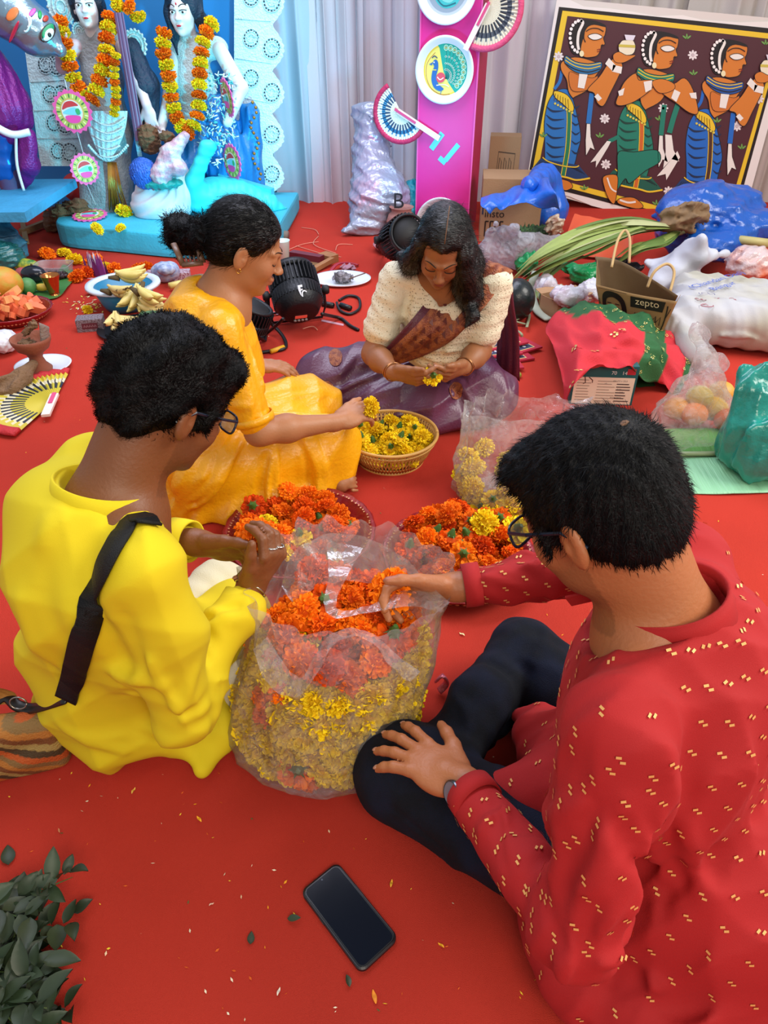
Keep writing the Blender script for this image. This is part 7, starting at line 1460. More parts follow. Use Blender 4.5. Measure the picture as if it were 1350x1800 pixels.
F = Field(.02); hp = [P(-20, 682, .02), P(15, 680, .03), P(40, 662, .04), P(58, 640, .06)]; F.chain(hp, [.040, .038, .032, .018]); F.chain([q + np.array((-.005, -.03, .03)) for q in hp[:3]], [.026, .024, .010], op='c', k=.01); F.noise = sines(.003, 60, 4); tag(F.build('coconut_husk_piece', husk, None, .006, zmin=.003), 'curved brown coconut husk piece at the left edge before the plate', 'husk')
# printed boxes
def box_thing(name, label, cat, c, size, rotz, mat, lid=None, canvas=None, parts=True):
    c = np.array(c); a = math.radians(rotz); ux, uy = np.array((math.cos(a), math.sin(a), 0)), np.array((-math.sin(a), math.cos(a), 0)); R = np.array([ux, uy, Z1]).T; root = empty(name, c, label, cat); w_, d_, h_ = size; t = .003
    for nm, o_, s_ in (('front_panel', -uy*d_/2 + Z1*h_/2, (w_, t, h_)), ('back_panel', uy*d_/2 + Z1*h_/2, (w_, t, h_)), ('side_panel', -ux*w_/2 + Z1*h_/2, (t, d_, h_)), ('side_panel', ux*w_/2 + Z1*h_/2, (t, d_, h_)), ('bottom_panel', Z1*t, (w_, d_, t))): MB().box(c + o_, s_, R).build(nm, mat, root)
    if lid == 'closed': MB().box(c + Z1*h_, (w_*1.005, d_*1.005, t), R).build('lid', mat, root)
    if lid == 'open':
        for nm, o_, v, s_ in (('flap', -uy*d_/2, -uy, w_), ('flap', uy*d_/2, uy, w_), ('flap', ux*w_/2, ux, d_)):
            e = np.cross(Z1, v); p = c + o_ + Z1*h_; q = p + v*d_*.35 + Z1*h_*.12; b = MB(); b.add([p - e*s_/2, p + e*s_/2, q + e*s_/2, q - e*s_/2], [(0, 1, 2, 3)]); f_ = b.build(nm, mat, root); sm = f_.modifiers.new('t', 'SOLIDIFY'); sm.thickness = t
    if canvas: C = Canvas(lambda x, y: c + ux*(x-.5)*w_ - uy*(d_/2 + t/2) + Z1*y*h_, -uy, .0007); canvas(C); C.build('printed_face', PAINT, root)
    return root, ux, uy
def prt(C):
    C.poly([(.2, .25), (.8, .25), (.8, .75), (.2, .75)], '5a2430', 1); rg = random.Random(1)
    for i in range(5): x = .27 + .1*i; C.line([(x, .4), (x+.04, .6), (x+.07, .42)], .02, 'b09098', 2, 0)
box_thing('printed_box', 'small dark patterned box lying left of the banana heap', 'box', P(162, 578), (.115, .07, .055), 12, M('dark_speckle_card', '5a484c', .6, c2='8a8088', vary=(160, 1)), 'closed', prt)
def prt2(C):
    for y in (.3, .5, .7): C.poly([(.2, y), (.8, y), (.8, y+.09), (.2, y+.09)], '6a7ab0', 1)
crumple('wrapped_box', [(P(288, 478, .055), (.07, .045, .05)), (P(290, 478, .055), P(300, 476, .06), .055, .05), (P(292, 474, .09), (.05, .035, .03))], M('blue_print_wrap', 'aab8d0', .4, c2='7c8cb4', vary=(40, 1), bump=(50, .4)), 'white and blue printed wrapped packet at the plinth edge', 'packet', .006, .0012, 50, .01, 3)
for i, (x, y) in enumerate(((270, 490), (300, 492), (322, 488))): box_thing('incense_pack', 'maroon and white incense pack %s of the row under the wrapped packet' % ('leftmost', 'in the middle', 'rightmost')[i], 'box', P(x, y, .002), (.075, .075, .035), 6*i-4, M('maroon_speckle', '8a4a5a', .5, c2='c8b8c0', vary=(120, 1)), 'closed')
# tub and bananas
tb_c = P(225, 540); tb = empty('plastic_tub', tb_c, 'blue plastic tub with white rim holding banana bunches', 'tub'); MB().lathe([(0, .003), (.10, .003), (.115, .03), (.150, .115), (.140, .115), (.105, .03), (0, .012)], tb_c, 44).build('tub_body', M('blue_tub', '1a7aa0', .35), tb, True); MB().lathe([(.138, .112), (.145, .125), (.175, .122), (.178, .112), (.150, .108)], tb_c, 44).build('white_rim', M('white_rim_plastic', 'd0dce4', .35), tb, True)
BAN = M('banana_skin', 'dcc878', .5, bump=(30, .1), c2='c8b458', vary=(10, 1)); BAS = M('spotted_banana', 'd8c47c', .5, c2='3a2818', vary=(26, 1)); _n = BAS.node_tree.nodes
for nd in _n:
    if nd.type == 'VALTORGB': nd.color_ramp.elements[0].position = .60; nd.color_ramp.elements[1].position = .68
def banana_mesh(name, L_, r, bend, mat):
    b = MB(); pts = []; n = 9
    for i in range(n+1): t = i/n; a = (t-.5)*bend; pts.append((L_/bend*math.sin(a), 0, L_/bend*(1-math.cos(a))))
    rr = [r*.32, r*.38, r*.8, r, r*1.05, r*1.05, r, r*.85, r*.45, r*.18]; b.tube(pts, rr, 5); me = b.mesh(name); me.materials.append(mat); me.shade_smooth(); return me
BM = {0: banana_mesh('banana', .15, .019, 1.1, BAN), 1: banana_mesh('banana', .14, .019, 1.2, BAS)}
stm = M('banana_stem', '5a4a28', .8)
def bunch(c, az, el, n, kind, label, fan=.16, sc=1.0, roll=0):
    """c crown; az, el direction the fingers point"""
    c = np.array(c); root = empty('banana_bunch', c, label, 'fruit', 'banana bunches on the blue tub' if False else None); a, e = math.radians(az), math.radians(el); d = np.array((math.cos(a)*math.cos(e), math.sin(a)*math.cos(e), math.sin(e))); x, y, _ = frame(d)
    rg = random.Random(int(az*7+n))
    for i in range(n):
        t = (i - (n-1)/2); row = i % 2; v = nrm(d + x*t*fan + y*(row*.12) + np.array((0, 0, rg.uniform(-.05, .05)))); up = nrm(np.cross(np.cross(v, Z1 + x*roll), v)); bend_up = up; R = Matrix(np.array([v, np.cross(bend_up, v), bend_up]).T.tolist()).to_euler(); o = bpy.data.objects.new('banana', BM[kind]); COL.objects.link(o); o.parent = root; o.rotation_euler = R; o.scale = (sc,)*3; o.location = R2(v*.078*sc + y*row*.012 + bend_up*-.0)
    MB().tube([c - d*.03, c, c + d*.02], [.010, .018, .024], 8, flat=.7).build('crown', stm, root, True); return root
bunch(P(202, 488, .17), 10, -4, 6, 0, 'pale yellow banana bunch on top of the tub at the back', .17); bunch(P(188, 512, .14), -12, -6, 4, 1, 'yellow banana bunch lying over the white rim of the tub', .15, .9); bunch(P(248, 505, .15), -110, -35, 5, 0, 'whitish banana bunch hanging down the front of the tub', .2); bunch(P(240, 512, .16), -28, -18, 4, 0, 'pale banana bunch pointing to the girl in yellow satin', .2, .95)
bunch(P(292, 548, .07), 165, 12, 6, 1, 'spotted pale banana bunch at the front of the heap', .2, .9); bunch(P(205, 556, .07), -75, -14, 4, 1, 'black spotted banana bunch beside the printed box', .25, .9); bunch(P(248, 568, .05), 195, 0, 4, 1, 'overripe yellow banana bunch low on the black plate', .18, .85)
stick(P(298, 503, .03), P(335, 494, .03), .018, 'single banana lying beside the incense packs', 'single_banana', 'fruit', BAN, 6, .008); fruit('green_mango', 'pale green mango under the spotted bananas', 'fruit', P(268, 572, .01), .05, '7ab08a', None, (1.2, .9, .8)); pl_lathe('black_plate', [(0, .004), (.13, .004), (.165, .016), (.168, .014), (.13, 0), (0, 0)], P(238, 580), M('black_plastic', '101216', .35), 'black plate under the front bananas', 'plate', 44)
# ---- right hand heap
kraft = M('kraft_card', '9a7a58', .75, bump=(120, .15), vary=(5, .06))
def box_print(C):
    for k in range(3): x = .3 + .16*k; C.line([(x, .3), (x+.05, .75), (x+.12, .7), (x+.1, .3)], .02, '4a3a2a', 1, 0)
    C.line([(.25, .25), (.8, .25), (.85, .8), (.3, .82), (.25, .25)], .02, '4a3a2a', 1, 0)
q = PY(880, 345, 5.3); box_thing('tall_carton', 'tall brown carton standing just right of the pink pillar', 'box', (q[0], 5.3, 0), (.20, .16, .50), -8, kraft, 'closed', box_print)
c1, ux1, uy1 = box_thing('brown_carton', 'brown carton with black lettering under the blue plastic bag', 'box', (PY(895, 400, 4.7)[0], 4.75, 0), (.36, .30, .36), -6, kraft, 'closed')
f0 = np.array(wloc(c1)) - uy1*.153; text('insto', f0 - ux1*.160 + Z1*.145, ux1, Z1, .062, '18140f', c1); C = Canvas(lambda x, y: f0 + ux1*x + Z1*y, -uy1, .0009); C.poly([(-.176, .16), (-.166, .16), (-.166, .22), (-.176, .22)], '28304a', 1)
for i in range(4): C.line([(-.15 + .03*i, .03), (-.15+.03*i, .12)], .008, '1c1812', 1, 0); C.line([(-.15 + .03*i, .12), (-.13+.03*i, .12)], .008, '1c1812', 1, 0)
C.build('printed_marks', PAINT, c1)
blue = M('blue_polythene', '0f5cc4', .35, bump=(26, .5), coat=.2, vary=(6, .08)); q5 = lambda x, y, Y: PY(x, y, Y)
crumple('blue_plastic_bag', [(q5(955, 318, 4.75), q5(960, 370, 4.7), .09, .14), (q5(955, 318, 4.75), P(930, 328, .41), .09, .05), (q5(975, 320, 4.8), q5(978, 372, 4.7), .05, .06)], blue, 'bright blue plastic bag slumped over the brown carton', 'bag', .009, .010, 16, .05, 3, zmin=None, stretch=(1, 1, .4))
CLR = film('milky_bag_film', 'e4e8ee', .55, .3, 20, .9, 'dfe2ea')
o, _ = msheet([[P(846, 345, .375), P(880, 336, .39), P(930, 318, .41), P(965, 310, .45)], [P(846, 356, .372), P(885, 352, .375), P(930, 340, .40), P(975, 335, .44)], [P(858, 372, .33), P(880, 366, .345), P(925, 356, .37), P(985, 368, .34)]], 36, 14, 6, .010, 'bag_flap', blue, None, (0, -.4, .9), (.05, .4), .002); tag(o, 'blue plastic bag mouth spread over the carton top', 'plastic')
crumple('clear_plastic_bag', [(P(890, 440, .10), (.17, .13, .10)), (P(880, 415, .18), P(905, 400, .26), .06, .03), (P(920, 430, .16), P(985, 425, .10), .06, .05), (P(860, 410, .20), P(872, 392, .28), .02, .02)], CLR, 'milky clear bag of leaves below the brown carton', 'bag', .008, .010, 20, .05, 7); dkg = M('dark_leaf_mass', '1c3418', .7, bump=(60, .8), c2='3a5a2c', vary=(30, 1))
crumple('leaf_bundle', [(P(940, 410, .10), (.15, .06, .05)), (P(900, 425, .07), (.09, .07, .05))], dkg, 'dark green leaf bundle sticking out of the milky clear bag', 'leaves', .008, .016, 70, .02, 3); crumple('crumpled_wrapper', [(P(975, 398, .16), (.06, .04, .07))], M('brown_gold_wrapper', '8a5c40', .4, c2='d8c8b0', vary=(24, 1)), 'brown and gold crumpled wrapper above the leaf bundle', 'wrapper', .007, .012, 60, .02, 4, zmin=None)
grn = M('green_polythene', '109a58', .35, bump=(30, .6), coat=.2); crumple('green_plastic_bag', [(P(925, 462, .07), (.07, .06, .07))], grn, 'green plastic bag peeping out left of the long leaf blades', 'bag', .007, .010, 40, .03, 3); crumple('green_plastic_bag', [(P(1030, 480, .06), (.10, .06, .06)), (P(1000, 470, .06), (.05, .04, .04))], grn, 'green plastic bag under the long leaf blades by the paper bag', 'bag', .007, .010, 40, .03, 5)
o, _ = msheet([[P(985, 440, .03), P(1050, 452, .02), P(1110, 450, .02)], [P(1010, 375, .16), P(1060, 385, .16), P(1115, 400, .14)]], 20, 10, 2, .004, 'orange_sheet', M('orange_card', 'd05028', .6), None); tag(o, 'orange sheet of card leaning behind the long leaf blades', 'card')
# long leaf blades tied together
def blades(tip, paths, label):
    root = empty('leaf_sheaf', tip, label, 'leaves'); rg = random.Random(4); ms = [M('blade_green', '8a9a50', .6, bump=(20, .3), stretch=(1, 6, 6), vary=(8, .12)), M('blade_pale', 'a8ac78', .6, bump=(20, .3), vary=(8, .1)), M('blade_dark', '5f7838', .6, vary=(8, .1))]
    for i in range(46):
        pt = paths[i % len(paths)]; j = rg.uniform(-1, 1); pts = [np.array(q) + np.array((0, j*.045*min(1, k*.6), rg.uniform(-.012, .02)*min(1, k))) for k, q in enumerate(pt)]; pts = cr(pts, 6); n = len(pts); w0 = rg.uniform(.008, .017); vs = []
        cut = rg.randint(0, 6); pts = pts[:n-cut]; n = len(pts); tw = rg.uniform(-.8, .8)
        for k, p in enumerate(pts):
            d = pts[min(k+1, n-1)] - pts[max(k-1, 0)]; x, y, _ = frame(d); t = k/(n-1); w_ = w0*(.5 + 1.2*math.sin(math.pi*min(1, t*.9+.1)))*(1 if t < .8 else (1-t)*5*.9+.1); s_ = x*math.cos(tw*t) + y*math.sin(tw*t); vs += [p - s_*w_, p + y*w_*.35, p + s_*w_]
        MB().add(vs, [(a*3+b_, a*3+b_+1, (a+1)*3+b_+1, (a+1)*3+b_) for a in range(n-1) for b_ in range(2)]).build('blade', ms[rg.choice((0, 0, 1, 2))], root, True)
    MB().tube([tip + np.array((-.05, 0, 0)), tip + np.array((.0, 0, .0)), tip + np.array((.05, .01, .01))], [.045, .035, .03], 12).build('stalk_base', ms[1], root, True)
tipp = P(1195, 402, .24)
blades(tipp, [[tipp, P(1110, 392, .28), P(1020, 412, .28), P(940, 455, .20), P(890, 500, .05)], [tipp, P(1120, 402, .27), P(1040, 430, .26), P(960, 470, .17), P(905, 505, .04)], [tipp, P(1110, 408, .25), P(1050, 435, .22), P(985, 462, .14), P(950, 505, .08), P(945, 540, .02)], [tipp, P(1120, 396, .26), P(1050, 420, .24), P(980, 450, .2), P(930, 480, .1)], [tipp, P(1150, 398, .28), P(1080, 396, .28), P(1000, 425, .26), P(930, 470, .15)], [tipp, P(1165, 425, .2), P(1120, 440, .18), P(1075, 470, .10)]], 'bundle of long pale green leaf blades fanning left across the heap')
fruit('dark_melon', 'round dark green watermelon beside the girl in white blouse', 'fruit', P(905, 562), .088, '141c1e', None, (.95, .95, 1.12), .0005, 10, False, .3)
tw = M('dry_leaf_strip', '8a8c6c', .7, vary=(20, .15))
for i, pt in enumerate((((875, 545), (900, 562), (925, 570)), ((885, 572), (912, 560), (930, 552), (926, 575)), ((900, 575), (915, 585), (918, 592)))): b = MB(); b.tube(cr([P(x, y, .01 + .015*(k % 2)) for k, (x, y) in enumerate(pt)], 6), .007, 6, flat=.4); tag(b.build('dry_leaf_strip', tw, None, True), 'dry leaf strip %s below the dark melon' % ('passing left', 'looping right', 'pointing down')[i], 'leaf')
b = MB(); b.tube(cr([P(942, 478, .10), P(934, 510, .06), P(944, 545, .02), P(965, 562, .015)], 8), [.022]*24+[.012], 8, flat=.35); tag(b.build('pale_leaf_strap', M('pale_strap', 'aeb4a0', .6, vary=(12, .1)), None, True), 'broad pale leaf strap curving down beside the melon', 'leaf')
box_thing('small_open_carton', 'small opened brown carton between melon and paper bag', 'box', P(985, 552), (.16, .13, .09), 28, M('kraft_light', 'a47e5c', .75, vary=(6, .06)), 'open')
wp = M('white_crinkled_film', 'c8c8d0', .35, bump=(40, .8), coat=.2, c2='b8a8b4', vary=(14, 1)); crumple('crinkled_plastic', [(P(1000, 520, .12), (.09, .07, .05)), (P(1040, 512, .09), (.08, .06, .06)), (P(960, 505, .08), (.06, .07, .07))], wp, 'heap of crinkled white plastic behind the small carton', 'plastic', .008, .008, 34, .03, 6)
crumple('black_plastic_bag', [(P(1085, 470, .06), (.14, .08, .05))], M('black_polythene', '14151a', .35, bump=(30, .6)), 'black plastic heap behind the brown paper bag', 'bag', .010, .012, 35, .03, 7)
# paper carrier bag
def paper_bag():
    q = lambda x, y, z: P(x, y, z); root = empty('paper_carrier_bag', P(1120, 580), 'brown paper carrier bag with twisted handles and black print', 'bag'); kp = M('brown_paper', '9a7a4c', .75, bump=(10, .3), vary=(4, .05)); ki = M('brown_paper_inside', '7a6240', .8, bump=(10, .3))
    fl_, fr_, bl_, br_ = P(1050, 575, .12), P(1165, 590, .10), P(1045, 520, .14), P(1175, 545, .12); tl_, tr_, ml_, mr_ = P(1055, 500, .27), P(1195, 525, .26), P(1072, 448, .31), P(1160, 490, .28)
    b0 = [np.array((*p[:2], .03)) for p in (P(1062, 600), P(1150, 622))]
    def face(nm, rows, m_): return msheet(rows, 20, 10, 3, .003, nm, m_, root, (0, -.7, .5), (.05, .3), .0012)
    fo, G = face('front_face', [[b0[0], (b0[0]+b0[1])/2, b0[1]], [P(1048, 500, .26), P(1110, 515, .255), P(1190, 530, .25)]], kp); face('back_face', [[P(1070, 570, .03), P(1160, 580, .03)], [P(1050, 455, .30) + np.array((0, .04, 0)), P(1100, 462, .31), P(1192, 520, .28)]], ki); face('side_face', [[b0[1], P(1160, 580, .03)], [P(1190, 530, .25), P(1196, 518, .27)]], kp); face('side_face', [[b0[0], P(1070, 570, .03)], [P(1048, 500, .26), P(1050, 455, .30)]], ki)
    tw_ = M('twisted_paper', 'b89a68', .8)
    MB().tube(cr([P(1075, 470, .30), P(1085, 425, .38), P(1098, 405, .41), P(1107, 420, .39), P(1106, 462, .31)], 6), .006, 7).build('handle', tw_, root, True); MB().tube(cr([P(1138, 505, .27), P(1150, 478, .33), P(1172, 464, .355), P(1185, 478, .33), P(1178, 512, .27)], 6), .006, 7).build('handle', tw_, root, True)
    nu, nv = G.shape[:2]
    def fn(x, y):
        u, v = min(.999, max(0, x))*(nu-1), min(.999, max(0, y))*(nv-1); i, j = int(u), int(v); u -= i; v -= j; return (G[i, j]*(1-u)*(1-v) + G[i+1, j]*u*(1-v) + G[i, j+1]*(1-u)*v + G[i+1, j+1]*u*v)
    n_ = nrm(np.cross(G[-1, 0]-G[0, 0], G[0, -1]-G[0, 0])); n_ = n_ if n_[1] < 0 else -n_; C = Canvas(fn, n_, .0016); K = '1c1612'
    C.poly([(.50, .70), (.50, .93), (.86, .93), (.86, .70)], K, 3)
    C.line([(.06, .95), (.45, .97)], .012, K, 3, 0); C.poly([(.10, .55), (.12, .80), (.22, .92), (.34, .90), (.42, .78), (.45, .58), (.40, .50), (.37, .72), (.28, .80), (.18, .74), (.15, .55)], K, 3, 4); C.ell((.22, .62), .022, .022, K, 4); C.ell((.33, .62), .022, .022, K, 4); C.line([(.19, .69), (.25, .69)], .014, K, 4, 0); C.line([(.30, .69), (.36, .69)], .014, K, 4, 0); C.line([(.24, .48), (.28, .46), (.32, .48)], .02, K, 4); C.line([(.28, .62), (.27, .54), (.29, .53)], .008, K, 4)
    for i in range(6): C.line([(.52+.06*i, .52), (.56+.06*i, .62), (.58+.06*i, .48)], .012, K, 4, 0); C.line([(.50+.07*i, .36), (.55+.07*i, .42)], .014, K, 4, 0)
    C.line([(.90, .85), (.94, .5), (.92, .3)], .02, K, 4); C.line([(.96, .8), (.93, .6)], .012, K, 4)
    for i in range(8): C.line([(-.0 + .008*i, .62), (.0+.008*i, .72)], .004, K, 4, 0)
    C.build('printed_marks', PAINT, root); p0, p1 = fn(.56, .78), fn(.82, .78); ux = (p1-p0)/np.linalg.norm(p1-p0); uy = nrm(fn(.56, .93) - fn(.56, .70)); text('zepto', p0 - n_*-.008, ux, uy, np.linalg.norm(p1-p0)/2.35, 'd8c49a', root)
paper_bag()
wht2 = M('white_polythene', ''); crumple('white_carrier_bag', [(P(1170, 500, .10), P(1220, 440, .26), .10, .07), (P(1190, 495, .08), P(1160, 515, .05), .12, .08), (P(1222, 442, .27), P(1236, 418, .34), .05, .02), (P(1235, 455, .24), P(1275, 445, .24), .035, .018), (P(1140, 460, .18), P(1170, 470, .16), .03, .05)], M('matt_white_bag', 'b8bac4', .5, bump=(14, .3)), 'plain white carrier bag with pointed handle behind the sack', 'bag', .009, .008, 14, .05, 8, stretch=(1, .6, .6))
crumple('blue_plastic_bag', [(q5(1230, 385, 4.15), (.26, .2, .20)), (q5(1200, 375, 4.3), q5(1300, 370, 4.2), .14, .14), (q5(1290, 400, 4.0), q5(1345, 400, 4.0), .12, .10), (q5(1260, 430, 3.9), (.2, .12, .10)), (q5(1150, 380, 4.3), q5(1200, 365, 4.2), .03, .09)], M('deep_blue_polythene', '0e50a8', .3, bump=(26, .7), coat=.3), 'large deep blue plastic bag holding crumpled brown paper', 'bag', .011, .016, 13, .06, 4)
crumple('crumpled_brown_paper', [(q5(1172, 385, 3.95), q5(1200, 378, 3.92), .07, .07), (q5(1222, 378, 3.90), (.09, .06, .075))], M('brown_paper_crumpled', '7c6244', .8, bump=(20, .5)), 'crumpled brown paper sticking out of the deep blue bag', 'paper', .008, .020, 24, .02, 9, zmin=None)
stick(P(1288, 420, .22), P(1352, 428, .22), .022, 'short cut cane lying on the deep blue bag', 'cane_stick', 'stick', M('cane', 'b0a468', .5), 14); crumple('orange_fruit_bag', [(P(1320, 465, .14), (.12, .10, .10)), (P(1300, 460, .14), (.07, .06, .06))], M('pinkish_clear_bag', 'c8b4b4', .3, c2='d87850', vary=(7, 1), bump=(40, .8), coat=.3), 'clear bag with orange contents at the right edge above the sack', 'bag', .009, .007, 30, .04, 2)
# white sack with handwriting
def sack():
    cx = P(1275, 575, .12); F = Field(.05); ux, uy = nrm((.93, -.30, 0)), nrm((.30, .93, 0)); R = np.array([ux, uy, Z1]); F.rbox(P(1285, 545, .115), (.27, .26, .10), R, .09, .05); F.cap(P(1185, 575, .09), P(1230, 630, .06), .07, .05)
    a = sines(.007, 22, 3, (1, 1, .5), True); F.noise = a; F.margin = .01; rg = random.Random(2)
    for i in range(16): x = 1180 + i*11; F.fold([P(x, 560 + i*3, .14), P(x+6, 600+i*2.5, .06)], .010, rg.choice((.006, -.006)), 3)
    o = F.build('white_sack', M('woven_white_sack', 'b4b4b8', .7, bump=(300, .15), c2='a8a494', vary=(3, 1)), None, .008, zmin=.003); tag(o, 'big white woven sack with blue and red handwriting at the right', 'sack')
    cam0 = np.array((0, 0, CAMH)); h = lambda x, y: F.hit(cam0, nrm(PD(x, y, 1) - cam0), 6); c = h(1245, 520); g = F.grad(c); t = nrm(h(1275, 500) - h(1222, 516)); u = nrm(np.cross(g, t)); tx = lambda s_, x, y, sz, col: text(s_, h(x, y) + g*.010, t, u, sz, col, o, 'handwriting')
    tx('(Chandan Das)', 1217, 512, .055, '3858b0'); tx('Bangur', 1254, 515, .052, '3858b0'); t = nrm(h(1290, 524) - h(1228, 524)); u = nrm(np.cross(g, t)); tx('(CL)', 1228, 522, .040, '5a5a80'); tx('SETTS  G', 1224, 532, .045, '9a4858'); c = h(1242, 541) + g*.010
    MB().tube([c + .026*math.cos(a)*t + .019*math.sin(a)*u for a in np.linspace(0, 6.283, 20)], .0016, 4).build('handwriting', M('ink_9a4858', '9a4858'), o); text('1', c - t*.006 - u*.008, t, u, .03, '9a4858', o, 'handwriting')
sack()
# red and green printed cloth over a teal box
tbx, tux, tuy = box_thing('teal_box', 'dark teal carton with cream printed label under the red cloth', 'box', P(1058, 712) + np.array((0, .085, 0)), (.23, .16, .155), -4, M('teal_card', '0f5a5c', .5), 'closed')
fc = np.array(wloc(tbx)) - tuy*.082; C = Canvas(lambda x, y: fc + tux*x + Z1*y, -tuy, .0009); C.poly([(-.110, .004), (.108, .004), (.108, .112), (-.110, .112)], 'e2d4bc', 1); rg = random.Random(1)
for i in range(8):
    y = .100 - .0115*i; C.line([(-.100, y), (-.050 + rg.uniform(-.01, .005), y)], .0022, '8a7a6a', 2, 0); C.line([(-.025, y-.003), (.02 + rg.uniform(0, .03), y-.003)], .0022, '8a7a6a', 2, 0)
    if i: C.line([(.045, y-.002), (.09 + rg.uniform(-.01, .01), y-.002)], .0040, '4a3a38', 2, 0)
C.line([(-.075, .115), (-.07, .09), (-.078, .085)], .003, '3a1a1a', 3, 0); C.line([(-.06, .112), (-.045, .10), (-.045, .09)], .003, '3a1a1a', 3, 0); C.poly([(.075, .125), (.105, .125), (.105, .148), (.075, .148)], 'b02030', 2); C.build('label', PAINT, tbx)
text('70', fc + tux*.018 + Z1*.124, tux, Z1, .020, 'd8e0dc', tbx); text('14', fc + tux*.056 + Z1*.124, tux, Z1, .020, 'd8e0dc', tbx)
for i, (s_, x, y) in enumerate((('AA (22 x 25)3', .03, .096), ('10', .0, .084), ('0.34', .05, .062), ('349', .06, .050), ('01/06/2023', .03, .028), ('323', .01, .014))): text(s_, fc + tux*x + Z1*y, tux, Z1, .009, '3a3034', tbx)
def red_cloth():
    root = empty('printed_cloth', P(1085, 640), 'crumpled red cloth with green and gold paisley border over the teal box', 'cloth'); rows = [[P(990, 688, .10), P(985, 640, .13), P(962, 565, .10), P(1010, 530, .10)], [P(1012, 668, .185), P(1020, 620, .20), P(1020, 570, .20), P(1045, 522, .20)], [P(1060, 640, .19), P(1070, 610, .21), P(1080, 575, .23), P(1085, 540, .20)], [P(1110, 645, .17), P(1130, 610, .19), P(1130, 585, .20), P(1135, 555, .17)], [P(1160, 668, .06), P(1175, 635, .10), P(1175, 600, .12), P(1165, 580, .10)], [P(1195, 690, .02), P(1215, 650, .04), P(1212, 605, .05), P(1198, 580, .05)]]
    rows[0][0] = P(992, 715, .04); g = [cr(r, 12) for r in rows]; cols = np.array([cr([q[i] for q in g], 14) for i in range(len(g[0]))]); X, Y = cols.shape[:2]; rg = np.random.RandomState(4); W_ = np.zeros((X, Y))
    for _ in range(7): W_ += 1 - 2*np.abs(np.sin(np.arange(X)[:, None]*rg.uniform(.05, .35) + np.arange(Y)[None]*rg.uniform(.05, .25) + rg.uniform(0, 6)))
    cols = cols + (W_*.020/2.6)[..., None]*np.array((0, -.4, .9)); b = MB(); G = cols; red, dg, gd = lin('c22430'), lin('1f5a2c'), lin('c0a24a'); vs = G.reshape(-1, 3); b.add(vs, [(i*Y+j, i*Y+j+1, (i+1)*Y+j+1, (i+1)*Y+j) for i in range(X-1) for j in range(Y-1)]); cs = []
    for i in range(X):
        for j in range(Y):
            u, v = i/(X-1), j/(Y-1); bord = (u > .80 + .03*math.sin(v*30)) or (.62 < v < .80 and u < 1) or v > .93; cs.append(dg if bord and not (.80 < v < .93) else red)
    b.c = cs; o = b.build('cloth_sheet', M('printed_cotton', rough=.8, attr=True, bump=(300, .3)), root, True, colors=True, fix=False); sm = o.modifiers.new('t', 'SOLIDIFY'); sm.thickness = .0015
    C = MB()
    for k in range(250):
        u, v = rg.rand(), rg.rand(); bord = u > .82 or .64 < v < .79 or v > .94
        if not bord and rg.rand() > .07: continue
        i, j = int(u*(X-2)), int(v*(Y-2)); p = G[i, j]; n_ = nrm(np.cross(G[i+1, j]-p, G[i, j+1]-p)); n_ = n_ if n_[2] > 0 else -n_; a0 = nrm(G[i+1, j]-p); b0 = np.cross(n_, a0); r = .007 if bord else .014
        if rg.rand() < .5 or not bord:
            for q in range(5): an = q*1.257 + rg.rand(); c = p + n_*.0035 + (a0*math.cos(an) + b0*math.sin(an))*r*.8; C.add([c + (a0*math.cos(t) + b0*math.sin(t))*r*.38 for t in np.linspace(0, 5.2, 6)], [tuple(range(6))], 'c8aa50' if rg.rand() < .7 else 'd8d090')
        else: C.tube([p + n_*.0035 + (a0*math.cos(t) + b0*math.sin(t))*r*(.3 + t*.22) for t in np.linspace(0, 4, 7)], .0012, 3, 'b8c070')
    C.build('gold_print', PAINT, o, colors=True, fix=False)['kind'] = 'stuff'
red_cloth()
# clear bag of fruit, teal bag, folded banana leaves
fb = empty('clear_fruit_bag', P(1225, 745), 'knotted clear bag of oranges and flowers right of the red cloth', 'bag'); F = Field(.04); F.ell(P(1225, 735, .08), (.155, .13, .105), None); F.cap(P(1230, 700, .15), P(1238, 630, .25), .09, .028); F.chain([P(1238, 630, .25), P(1232, 590, .30), P(1226, 565, .33)], [.028, .035, .012]); F.cap(P(1238, 632, .24), P(1272, 640, .19), .02, .035); a = sines(.012, 30, 5, (1, 1, .35), True); F.noise = a; F.margin = .012
F.build('bag_film', film('glossy_clear_film', 'f0f0f0', .22, .08, 24, 1.0), fb, .007, zmin=.003)
for i, (x, y, z, r, c_, lb) in enumerate(((1185, 735, .03, .045, 'd88a10', 'orange yellow fruit at the left inside the clear fruit bag'), (1215, 745, .03, .045, 'e0781c', 'orange in front inside the clear fruit bag'), (1250, 735, .03, .048, 'd8a828', 'yellow orange fruit at the middle of the clear fruit bag'), (1275, 755, .02, .045, 'd8641c', 'deep orange fruit at the lower right of the clear fruit bag'), (1225, 715, .07, .045, 'c8a838', 'yellow fruit at the back of the clear fruit bag'), (1262, 705, .07, .045, 'e0a040', 'pale orange fruit upper right in the clear fruit bag'))): fruit('orange', lb, 'fruit', P(x, y, z), r, c_)
crumple('teal_plastic_bag', [(P(1335, 790, .09), (.13, .12, .10)), (P(1330, 740, .18), P(1325, 690, .26), .10, .05), (P(1325, 690, .26), P(1310, 655, .31), .05, .03), (P(1345, 690, .25), P(1350, 650, .32), .05, .03)], M('teal_polythene', '149080', .25, bump=(22, .7), coat=.4, trans=.25, c2='1fa898', vary=(5, 1)), 'glossy teal plastic bag at the right edge on the banana leaves', 'bag', .008, .011, 22, .06, 6, zmin=.012, stretch=(1, 1, .3))
